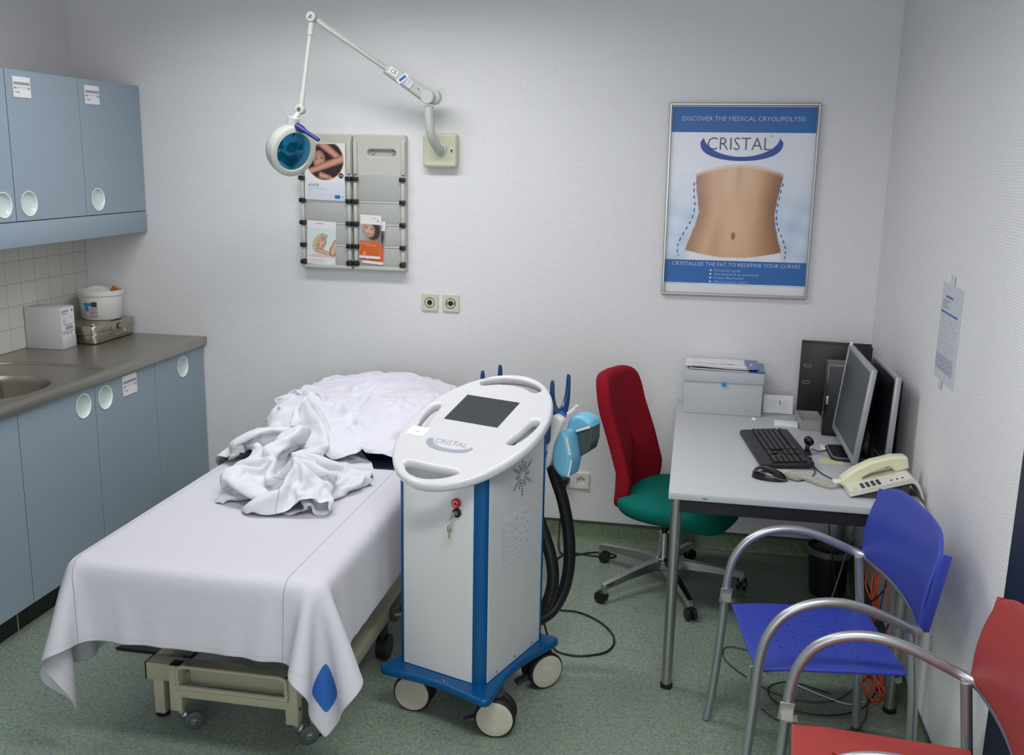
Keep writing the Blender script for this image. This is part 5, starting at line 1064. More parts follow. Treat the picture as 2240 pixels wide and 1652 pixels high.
443,-12,21,4,-15,-37,-17,5,26,13,20,19,15,-3,-18,-10,18,-5,2,-9,-26,8,22,23,20,19,26,36,27,8,19,15,-5,33,-9,21,27,24,8,-3,-2,15,-12,4,11,-6,21,-14,
480,-16,12,-18,-2,-31,-2,8,19,17,14,-7,2,9,6,4,16,-3,0,-16,-22,8,25,20,21,16,28,22,34,15,3,26,-9,29,-5,20,28,27,17,1,-20,-1,20,-25,11,20,-26,9,
519,-14,-17,1,-20,-6,0,6,6,8,6,10,13,14,-8,14,16,3,-10,-17,-19,13,19,17,18,23,24,26,25,-17,26,34,-6,15,16,18,27,21,22,-22,12,1,-28,12,12,-11,-13,33,
559,-17,-13,-14,-7,-5,1,7,6,8,6,10,6,-5,15,11,17,0,-12,-23,-6,14,18,17,14,24,18,-10,14,29,15,36,14,15,15,9,28,25,-10,15,4,-19,-1,9,-7,10,-19,30,
600,-20,-18,-4,-8,-6,3,6,6,8,7,3,-10,15,15,6,18,-3,-17,-22,4,14,18,12,18,21,20,-6,0,20,21,37,9,27,9,18,23,22,-4,4,12,-9,-19,20,3,-23,12,10,
637,-28,-11,-22,-19,29,4,6,5,7,7,-11,0,15,6,11,21,-8,-23,-14,11,16,15,12,17,14,24,2,-1,-1,23,37,5,21,29,-2,-13,11,19,22,25,-19,9,-8,24,-20,3,3,
658,-12,-12,-25,-12,-8,28,21,5,2,9,-11,-1,4,11,14,20,-13,-24,-9,18,16,15,11,8,14,30,9,-2,-6,12,30,7,30,-4,1,10,10,14,14,12,24,11,-14,20,-15,-22,14,
661,8,-35,-16,-20,19,28,31,9,-1,11,-12,2,2,3,13,19,-26,-1,-9,12,11,19,6,18,15,15,20,2,-5,4,7,16,13,13,14,14,14,14,12,1,33,13,-15,-23,-4,9,12,
688,-36,15,-42,9,14,30,29,20,0,0,-3,4,1,-1,3,0,2,-22,17,10,10,18,8,14,14,19,18,-2,2,6,5,-4,16,23,14,12,2,-6,25,19,-15,8,36,-14,-3,12,12,
676,-24,15,-5,14,7,27,26,26,6,-11,10,1,-10,13,3,-7,-10,-11,22,8,11,18,5,16,16,17,19,2,1,6,5,-12,16,-12,16,30,-13,-2,12,15,18,20,22,-3,0,17,12,
678,13,6,7,9,5,21,28,27,14,-12,10,-2,-7,9,6,-24,10,-13,16,16,11,11,8,7,23,15,21,9,1,6,4,-11,-10,12,-12,35,-18,17,17,16,19,16,19,-11,17,15,16,
717,4,15,10,5,10,7,30,26,22,-9,4,-6,4,-6,12,-27,15,-8,13,18,14,10,1,13,15,19,22,14,1,6,3,-11,-12,-1,1,-2,18,18,17,14,20,18,-8,16,16,16,16,
754,10,3,21,-2,16,8,9,33,9,18,-8,5,4,-9,7,-26,-12,25,11,20,-6,33,-6,16,14,19,20,6,12,8,3,-13,-10,-2,-5,4,16,17,10,24,-2,16,16,16,16,16,16,
796,-7,21,5,13,8,15,9,11,29,18,-6,6,-1,-5,-2,-25,-8,20,17,20,-1,10,13,16,13,16,17,14,7,14,3,-15,-8,-11,3,7,8,16,16,7,14,17,15,16,16,17,17,
837,-6,-5,29,4,16,13,8,5,25,29,-12,-14,1,16,-10,-19,-1,11,24,15,9,9,9,17,14,17,15,15,9,12,4,-15,-6,-11,-9,19,7,11,20,7,7,23,16,15,17,17,17,
877,-4,-5,-2,32,9,17,-6,19,20,29,-6,-10,-2,-6,13,-19,0,11,10,28,12,6,11,15,16,14,16,17,-1,13,12,-15,-5,-8,-21,17,19,8,11,19,1,23,19,16,17,17,14,
901,-18,27,-11,17,33,-12,14,24,19,10,15,-7,-6,-6,-4,-1,3,8,9,13,26,5,17,12,15,17,15,16,-2,15,13,-16,-7,-7,-23,4,21,23,11,5,12,18,23,19,16,5,16,
930,-12,10,8,7,7,19,17,25,20,14,-26,28,-2,-4,-3,-3,7,7,6,12,17,18,14,14,13,16,15,17,-2,15,6,-8,-6,-12,-21,4,17,22,19,5,8,12,26,23,-1,14,24,
974,-18,13,-25,25,17,21,14,16,27,-26,19,-14,15,-16,3,30,-1,17,6,4,25,16,15,13,12,16,16,16,1,-11,3,17,-2,-19,-18,5,14,23,19,9,-11,23,27,-5,21,21,24,
1014,-21,-22,-3,32,21,22,17,9,25,-18,12,-14,5,-2,-8,32,12,15,9,7,1,36,17,14,11,16,15,3,3,3,-1,17,-4,-20,-14,8,10,11,26,10,-4,6,28,-2,30,19,24,
1054,-20,-35,0,28,22,-5,37,22,11,-3,-6,-24,31,-18,15,-31,40,36,24,-2,10,10,40,16,11,14,17,5,4,0,1,15,-8,-19,-11,10,10,4,25,-11,21,-32,27,31,28,24,24,
1072,-41,-25,6,38,26,-27,39,2,-2,-15,-5,41,-6,33,-7,-35,32,16,42,30,-15,28,25,39,11,16,7,8,9,2,0,14,-19,-4,-13,12,9,0,3,14,-24,5,29,15,35,33,20,
1076,-40,-13,22,-13,36,-11,2,-13,4,-11,26,33,37,24,-23,-27,37,23,10,42,17,9,38,17,40,15,9,7,5,-16,18,13,-20,-3,-6,11,-10,-22,39,11,-32,16,21,8,39,35,26,
1051,-5,14,5,-14,-22,-4,-8,-10,7,35,36,33,25,18,-40,10,37,11,6,38,37,23,18,39,-1,40,17,8,2,-14,26,7,-11,-21,12,3,-26,3,1,33,-30,23,10,22,19,38,5,
1017,-10,17,13,-19,-25,-10,-7,26,33,36,30,27,6,32,-42,31,35,-9,18,29,41,11,41,29,8,39,15,-5,24,-6,28,-4,-25,9,13,-13,-16,12,-14,28,-22,25,13,24,20,16,12,
975,31,-13,5,-17,-21,6,26,34,32,31,29,5,25,12,-4,16,38,-2,25,8,27,34,9,40,25,36,15,-10,8,31,20,-25,-1,24,2,-3,-16,-15,16,-35,32,24,19,6,29,12,26,
946,37,-20,8,-23,14,24,31,33,34,9,32,2,20,34,8,2,35,19,22,7,8,6,33,34,44,28,15,-14,15,39,9,-23,21,14,-18,3,10,-19,-25,-10,38,4,34,19,15,24,23,
932,39,11,-42,13,25,32,33,33,33,16,1,30,18,33,-4,11,35,21,17,28,9,-4,22,24,38,34,19,-17,27,31,-26,28,3,3,12,13,2,-18,-27,-18,33,20,19,24,24,23,24,
940,15,41,-27,10,27,34,32,25,36,13,9,22,29,26,-5,19,30,22,15,25,25,-5,20,10,16,20,41,-10,34,-11,27,27,-1,13,15,9,-3,-17,-27,-15,21,24,21,28,25,23,24,
957,35,11,-4,14,28,8,31,38,38,-9,34,23,31,18,-1,22,29,28,21,16,14,15,15,16,16,-1,5,26,22,15,25,14,18,17,12,0,-15,0,-26,-15,19,27,22,16,21,30,28,
983,34,26,-3,11,-14,41,13,32,14,34,34,30,30,3,15,23,27,28,29,4,27,14,17,5,11,14,5,11,23,23,25,21,18,11,8,-24,-9,21,-25,-9,14,20,28,21,17,23,30,
1005,20,19,39,3,-18,18,29,27,27,22,33,34,33,8,16,24,27,26,27,13,19,23,9,10,13,13,2,-8,36,28,21,19,21,7,0,-34,8,-20,34,-18,14,24,20,16,27,17,30,
988,26,39,25,-1,33,3,31,32,24,25,27,34,32,16,14,26,25,26,17,12,24,31,14,11,9,2,-2,-37,42,28,40,28,23,-2,-6,-25,-30,-4,41,14,13,16,27,11,27,14,30,
1003,12,26,28,28,27,29,16,35,31,25,17,35,33,19,19,24,25,20,11,26,24,21,28,11,-6,7,-28,-36,33,41,15,35,43,5,-11,-21,-24,-19,40,25,26,20,25,16,23,11,30,
1018,30,27,25,30,27,23,22,27,31,33,25,17,37,27,19,23,23,25,7,27,24,22,23,-5,20,-22,-37,-32,30,37,15,41,1,13,21,-17,-32,6,33,31,26,33,-18,37,30,19,31,
1051,24,30,27,28,28,28,20,26,29,29,18,29,27,36,23,24,24,4,24,27,9,18,21,25,-12,-25,-28,-39,38,2,39,16,-11,29,-6,7,16,-5,35,38,29,-21,23,34,37,26,31,
1075,29,26,27,30,31,24,27,29,28,19,21,21,40,20,32,20,6,25,29,25,4,24,22,-14,-19,-30,-35,11,-18,22,40,-4,-2,27,3,-8,13,40,40,39,-19,24,32,35,32,27,31,
1105,30,28,27,27,28,28,28,28,29,13,19,26,5,38,41,-3,27,34,-1,34,34,18,-17,-33,-11,-34,-29,-11,11,19,40,6,-22,20,-5,9,29,44,42,43,14,18,24,35,32,35,-15,
1137,28,30,28,27,28,28,28,27,25,19,3,38,-4,6,35,38,35,21,7,31,34,-17,-32,-29,-9,-32,-13,4,-10,14,40,6,-8,-22,6,25,39,44,43,42,34,32,25,30,35,-8,-5,
1168,29,29,29,28,29,27,28,27,14,4,22,31,13,-14,35,40,35,15,23,28,3,-35,-26,-25,-25,-12,-5,-4,-2,0,42,-16,-2,31,-26,40,28,41,44,42,40,34,40,28,40,17,-17,
120,6,-3,33,-26,-5,2,-3,7,-1,-3,0,-3,0,6,1,18,-14,-5,4,9,12,16,37,29,0,6,-7,-21,4,1,-33,-35,-28,0,0,33,25,26,-42,5,-26,-21,4,12,-5,-11,-2,
128,-4,22,31,-6,-10,-17,-22,3,29,-8,-15,28,8,2,3,9,-5,-3,-10,13,-12,6,17,30,28,28,-43,-31,-4,32,-27,-40,-5,-30,-2,41,24,33,-37,-36,8,-32,25,-25,0,9,-9,
124,28,14,-11,33,11,-34,-4,-26,11,-20,15,-8,7,43,28,0,7,-4,-10,-3,-11,18,6,33,27,-10,-40,-8,-19,2,14,-36,-38,-6,10,26,41,-9,-6,-25,-38,20,-30,15,-13,0,2,
133,27,-17,36,6,3,2,-22,-22,-18,-4,0,7,13,41,31,28,-5,16,-8,-10,-8,-6,20,32,-25,-8,18,-7,-30,16,-16,-40,-36,11,16,29,-5,25,-25,-38,-5,-33,16,0,-14,0,5,
124,36,7,-24,-1,7,39,-6,4,-22,-14,6,15,3,15,33,25,16,-12,35,-6,-8,-11,19,20,-16,-17,2,15,-34,16,-39,-26,-38,32,18,1,20,0,-36,-8,-39,-16,-10,10,-11,7,-7,
124,34,-23,-11,37,-6,9,36,-32,13,10,-22,-22,13,17,41,16,30,13,-12,42,8,-14,-13,6,24,-10,4,-31,10,-36,-3,-35,-39,8,18,39,8,-21,-41,-29,-16,6,-28,-2,15,-9,-2,
123,30,-29,0,38,35,-27,16,18,17,-3,-40,11,4,-30,27,25,18,38,-12,40,43,-9,-6,1,24,-2,-27,-6,-6,-32,-32,-18,-8,-10,-14,42,17,-39,-38,-36,29,-10,-39,1,14,-5,-8,
140,-18,5,26,24,28,-8,10,27,2,-30,-29,24,-10,13,-17,-6,33,24,39,22,38,37,-5,-3,22,-6,-21,-22,-41,-24,-2,-35,-37,-14,27,-15,27,-16,-39,-5,-18,22,-37,-9,1,13,-15,
124,24,10,21,10,8,26,19,2,-13,-21,-19,19,14,-2,-7,-28,1,36,39,40,33,42,33,-8,19,-23,-36,-44,-34,-13,5,-37,-8,-32,-28,5,9,9,-35,-1,-14,22,-22,-11,-12,13,-8,
124,40,12,-23,42,22,12,20,-10,-20,-14,18,9,11,-9,-4,-22,-20,31,32,40,40,43,32,35,-6,-43,-42,-31,-23,-21,-2,-23,-33,-32,-8,23,7,-21,-36,9,-12,9,5,-37,10,3,-14,
127,43,10,-21,34,13,35,2,-14,-9,16,6,17,-2,-10,-24,-39,28,31,29,20,41,43,43,43,-34,-39,-24,-22,-14,-29,9,-44,-35,-27,-23,4,23,-32,-34,18,-5,4,17,-38,-13,-1,18,
131,19,21,6,3,39,28,-9,0,10,9,19,-1,-14,-11,-35,-31,26,43,6,41,33,42,42,14,7,-18,-20,-22,-23,-25,-28,-39,-42,-23,22,1,-35,-20,-35,29,0,13,-21,1,-30,14,-14,
122,8,29,-11,48,7,29,36,-3,17,6,-18,11,-10,-32,-37,-11,28,7,42,26,40,37,14,6,8,13,-8,-23,-22,-22,-21,-40,-39,-28,-10,24,-16,-41,-42,15,34,-13,22,-30,-28,-1,0,
124,0,10,46,-5,26,33,36,22,10,-29,-3,15,-19,-42,-14,2,27,5,30,42,27,-10,16,0,12,13,2,-31,-23,-21,-13,3,-41,-4,-9,-29,-17,-30,-26,-11,31,25,12,-11,-30,-28,23,
124,24,-22,33,36,31,32,36,3,17,-16,-33,22,-40,-1,-31,18,-8,33,35,23,-14,8,2,-4,12,13,15,-17,-41,-21,4,15,-26,-35,10,-4,-28,-41,-14,-28,9,23,33,5,-40,12,-35,
153,-9,7,37,33,35,31,31,12,-15,-1,-39,0,-34,-15,22,-17,23,27,24,-31,-1,-2,-2,0,12,13,13,4,-40,16,-29,22,-12,-41,-7,7,-36,4,-37,-32,12,6,35,17,-32,-9,-33,
180,-4,-6,35,6,29,42,37,26,-2,-13,-38,-31,-15,-12,-4,30,19,28,-40,-1,-36,-1,-3,9,10,11,11,47,-34,16,-40,15,-24,-10,-31,-2,-35,-8,27,-33,-31,12,27,33,-21,-36,-15,
190,-10,13,16,21,1,41,41,1,24,3,-20,-31,-30,-9,8,20,31,-5,-33,-41,-15,-21,3,6,7,9,39,40,15,-4,-43,-6,-24,7,-41,-28,-28,-2,26,11,-35,-8,38,-2,12,-40,-23,
189,24,18,-22,29,16,16,7,7,26,-4,12,1,-30,-3,8,22,4,-41,-16,-42,-41,-2,-1,3,15,20,28,39,36,0,-41,-37,18,-32,-13,-22,-41,-18,21,40,-6,-33,26,-6,29,-42,-38,
187,-4,33,23,-11,26,-17,43,15,-19,-10,9,11,36,-2,11,14,-30,-41,-31,-28,-39,-8,-6,29,9,14,23,32,42,17,-41,-42,15,-41,1,-31,-40,-20,33,40,5,-14,-22,35,11,-39,-40,
169,-11,31,24,16,-15,25,42,0,-18,1,11,22,21,31,18,-23,-38,-37,-41,-19,-37,-10,4,9,38,20,4,24,42,32,-39,-38,-1,-42,-27,-23,9,-40,40,3,25,-35,32,-5,-11,9,-28,
147,-15,27,15,19,4,37,40,-12,11,16,24,21,22,21,-2,-28,-41,-42,-36,-25,-36,0,5,3,12,33,33,4,39,42,-32,-36,-20,-42,-30,7,-12,-30,27,34,-34,5,-16,-5,24,-18,-29,
131,-7,0,27,6,32,39,43,20,18,18,17,9,0,-10,31,-29,-42,-40,-34,-32,-30,18,10,9,-3,-4,32,32,39,35,-16,-38,-38,-35,-29,8,-23,0,32,-4,-28,-25,-8,33,-23,-17,0,
124,13,-13,0,26,32,41,43,12,18,32,9,-8,-15,21,38,-29,-43,-38,-27,-42,-25,2,18,24,-9,-22,38,38,29,40,6,-37,-39,-37,-40,-7,-6,27,-10,-17,-34,-10,27,-26,0,29,-31,
124,0,22,-22,27,41,28,41,23,9,31,-12,-21,20,18,42,-27,-43,-35,-28,-44,-25,4,30,14,-21,-6,42,9,38,38,10,-40,-26,-41,-36,6,5,-26,-17,-11,1,17,-33,-2,33,-7,1,
124,31,-31,32,26,13,19,42,30,15,10,-30,-10,19,42,38,-28,-41,-28,-37,-38,-27,2,31,20,0,-25,33,20,19,35,16,-41,-32,-25,0,1,-6,-11,-15,-14,5,-37,22,-18,32,5,3,
124,39,-34,18,42,44,-21,33,36,-5,19,-32,-14,42,42,37,-27,-41,-26,-21,-39,-39,-7,34,-8,0,22,16,15,1,38,29,-41,-7,-1,-1,-5,-7,-9,-12,-15,-19,-39,33,-13,-18,-16,8,
124,40,-6,3,36,39,-1,-5,41,19,-11,-32,0,43,43,38,-30,-27,-35,-23,-29,-19,-37,3,8,17,-14,25,25,4,30,45,0,-2,-6,-10,-12,-15,-21,-22,-30,2,-18,-1,-36,-19,0,4,
124,19,41,9,-7,40,12,-11,34,30,-34,3,-17,41,42,45,-41,-20,-8,-38,-21,-17,-38,-20,21,-9,-1,12,19,16,33,40,-19,-4,9,-10,-14,-25,-25,-16,-21,-14,-16,12,-32,19,-19,0,
127,34,39,11,-25,30,21,-15,21,42,1,-25,-6,35,33,45,-27,-1,-22,-37,-17,-21,-38,-39,6,2,15,-10,36,2,38,42,0,-40,-13,-11,-5,-27,-25,-20,-20,-7,22,-25,25,-27,11,-11,
139,11,19,35,2,-9,36,-7,15,37,25,-25,0,12,37,42,-3,-33,-4,-23,-31,-35,-21,-35,16,-19,-11,0,41,0,40,42,0,-23,-41,-34,-1,-27,-10,-14,-16,-1,30,-3,-31,8,-6,1,
150,26,-1,25,-13,6,33,7,15,24,41,-10,5,-11,42,36,15,-36,-12,-36,-17,-40,-23,-27,8,2,-30,-14,36,3,43,44,-3,-13,-38,-33,-40,-6,-1,-8,-25,0,30,-30,0,0,0,0,
170,5,27,-6,14,-10,17,42,0,34,29,11,-14,-8,32,39,22,-26,-30,-38,-9,-40,-25,-20,-10,12,-29,-21,2,34,39,44,-15,0,-43,-41,-33,-7,-5,-19,1,32,-31,-2,0,0,0,0,
179,29,-6,25,-15,12,-14,40,41,-10,32,34,-18,4,12,45,27,-27,-29,-33,-24,-43,3,-29,-22,16,-15,-19,-28,41,30,45,0,-19,-39,-26,-39,-32,-4,0,31,12,-31,-12,0,0,0,0,
194,14,34,-24,18,-17,5,20,42,14,7,27,38,2,-4,21,38,-35,-39,-22,-33,-39,-4,-2,-30,7,-10,-27,-21,25,38,42,7,-33,-39,-39,-8,-40,17,-13,31,-17,8,-29,0,0,0,0,
209,3,35,8,-31,15,0,32,-8,37,9,42,34,8,17,-2,29,-35,-40,-40,-15,-39,8,-6,-38,-8,-9,-4,-27,36,18,37,5,-42,-37,-8,-32,-30,-6,34,0,-32,24,-22,-5,0,0,13,
216,38,-11,34,-20,-25,36,-15,7,24,40,27,41,23,15,15,6,-41,-42,-41,-37,-4,-33,25,-31,-10,-15,-5,-23,36,-1,39,4,-41,-38,10,-41,-5,-33,29,-25,20,-24,24,-24,5,21,-26,
224,8,36,-10,29,-40,0,20,-6,10,37,34,31,30,23,23,8,-43,-38,-42,-37,-30,-16,21,-7,-32,0,-18,-12,37,-4,13,12,-38,-22,4,-41,11,-36,8,-23,5,23,-30,18,23,-33,-6,
229,-8,35,31,16,-41,-16,30,13,-15,33,30,4,32,16,26,28,-24,-36,-42,-23,-36,-25,4,10,-34,-3,-15,-3,25,32,13,-18,-42,-9,-9,-39,21,-30,-29,-4,30,11,-26,33,-27,-21,-1,
231,0,39,38,6,-30,-30,21,29,-4,29,-20,9,23,40,38,3,0,-33,-34,-34,-25,-18,-24,13,-21,-8,-16,21,23,8,26,-28,-37,-8,-20,-35,-2,22,-35,-5,15,-35,33,-21,17,-32,3,
235,22,-2,32,29,-35,14,3,14,19,15,1,14,0,36,8,-20,10,8,-35,-21,-38,-27,-8,-13,2,-31,0,16,15,27,23,-35,-33,-11,-30,-26,-12,36,-19,9,-31,-30,-9,3,30,-22,8,
229,-4,39,35,-18,30,20,5,16,11,-4,7,9,20,9,-32,-22,2,36,3,-28,-22,-30,-20,-12,-3,-37,20,12,8,19,27,-41,-19,-36,-26,-15,-22,17,40,-24,-35,-38,3,26,-21,5,15,
224,9,40,10,37,21,25,2,-16,27,4,19,11,-10,-22,-32,-28,7,35,38,-6,-38,-32,-8,-19,-13,-32,13,15,18,30,6,-42,-17,-38,-36,-17,17,19,-8,-28,-28,-30,20,31,-14,-9,1,
205,37,20,40,38,18,-20,30,-1,32,13,1,-14,-25,-25,-12,-34,5,37,39,21,-21,-36,-27,-5,-10,-18,6,13,19,30,-11,-42,-33,-16,-40,-2,26,-12,-45,-6,-31,-11,33,6,29,-15,12,
211,26,41,40,-6,24,-2,35,27,14,-1,-17,-20,-29,-21,-10,-12,-6,34,36,33,-9,-41,3,6,-12,-19,7,16,9,25,-27,-39,-23,-38,-29,22,11,-33,-28,-28,-35,0,33,0,19,37,-36,
213,28,38,30,-5,6,41,28,10,19,-17,-19,-30,-25,31,-43,-31,1,37,27,21,25,-24,28,7,-13,-20,7,17,12,9,-41,-29,-37,-33,-13,-10,19,-36,-37,-27,-24,3,22,29,7,-12,16,
239,-19,39,20,5,37,36,19,13,3,-33,-16,-31,30,1,-40,-44,-5,42,17,20,19,41,17,17,-8,-18,8,17,10,-13,-43,-31,-36,-17,-1,-13,-35,-39,5,-37,-16,20,8,-7,-15,1,9,
218,-3,41,0,41,31,23,16,6,3,-27,-39,2,33,-11,-45,-37,-9,18,39,33,11,37,37,29,10,-16,6,19,0,-29,-38,-32,-16,-16,-17,-36,-43,-31,10,-33,5,-9,-26,2,4,3,6,
191,32,9,27,42,27,10,12,-9,17,-29,-33,30,21,-27,-42,-32,17,-17,40,34,35,7,33,40,38,3,11,17,-8,-40,-36,-25,-14,-26,-32,-41,-42,-36,11,-33,-21,-5,23,-14,1,4,4,
199,5,18,40,38,6,-10,12,18,7,-35,3,28,16,-34,-44,-25,0,-3,33,23,25,23,40,39,40,37,27,17,-38,-21,-34,-21,-27,-36,-39,-44,-38,-41,9,-33,-2,-17,8,26,4,-5,-15,
172,21,37,34,19,-18,16,-10,14,30,-11,8,12,16,-42,-35,-23,7,3,3,41,26,7,40,39,39,41,37,42,-25,-37,-26,-33,-37,-40,-41,-33,-41,-35,-15,-36,-6,25,-4,11,20,-31,3,
166,37,36,18,1,-22,12,22,-12,31,37,7,6,-5,-40,-34,-22,-4,-2,20,37,-2,25,40,39,40,39,43,9,6,-21,-32,-35,-32,-42,-43,-23,-41,-37,-26,-31,9,-3,30,17,2,-37,5,
180,35,-1,1,1,12,-12,24,28,1,35,21,5,-4,-33,-35,-18,-8,-6,34,-6,30,15,40,41,41,39,18,5,8,-19,-11,-24,-31,-43,-42,-35,-30,-42,3,-39,-8,23,-11,38,7,-39,5,
176,-2,-1,2,4,11,12,30,6,28,15,10,26,0,-28,-31,-2,-3,-30,0,12,33,36,23,42,35,29,4,2,16,0,-33,-18,-2,-42,-42,-37,-33,-39,17,-11,-28,18,-20,14,34,-40,4,
136,25,10,-6,7,15,25,0,17,1,22,33,0,18,-12,-30,-10,-10,2,-31,11,30,34,34,41,27,7,-2,6,14,15,-33,-3,-14,-25,-35,-38,-30,-41,-13,4,13,-5,15,-16,26,-36,4,
114,14,27,13,11,10,8,-1,11,23,-5,31,25,-11,16,-12,-16,-14,-29,-17,16,42,36,36,19,3,5,7,-2,16,20,-15,-24,-7,-27,-14,-20,-34,-11,-13,-18,11,13,13,-27,9,-29,4,
78,32,14,10,13,17,3,14,16,4,34,27,-12,13,-11,1,-19,-24,-18,-7,27,43,32,13,6,4,8,19,-14,31,4,-12,-14,-15,-28,-16,-12,-29,-2,4,5,3,22,10,-20,-28,9,-25,
50,30,31,18,-2,7,10,16,16,15,39,4,12,-16,-14,6,-25,-19,2,34,19,19,5,0,17,-3,15,11,7,10,7,-14,-15,-7,-27,-6,-26,-29,-6,3,1,40,32,25,-7,-29,-10,-40,
29,23,30,31,18,-6,11,4,14,29,34,-17,19,-22,-1,-12,-19,11,31,-20,10,16,3,11,10,-2,12,8,8,10,9,-13,-16,-12,6,-25,-29,-18,-3,3,9,24,29,35,29,-11,-41,-42,
0,29,23,33,34,12,-7,4,22,40,-14,-4,11,-7,-18,7,10,14,-17,-8,5,2,10,7,9,9,1,6,9,10,11,-12,6,-21,3,-22,7,-32,-3,7,15,22,26,4,19,18,-36,-32]
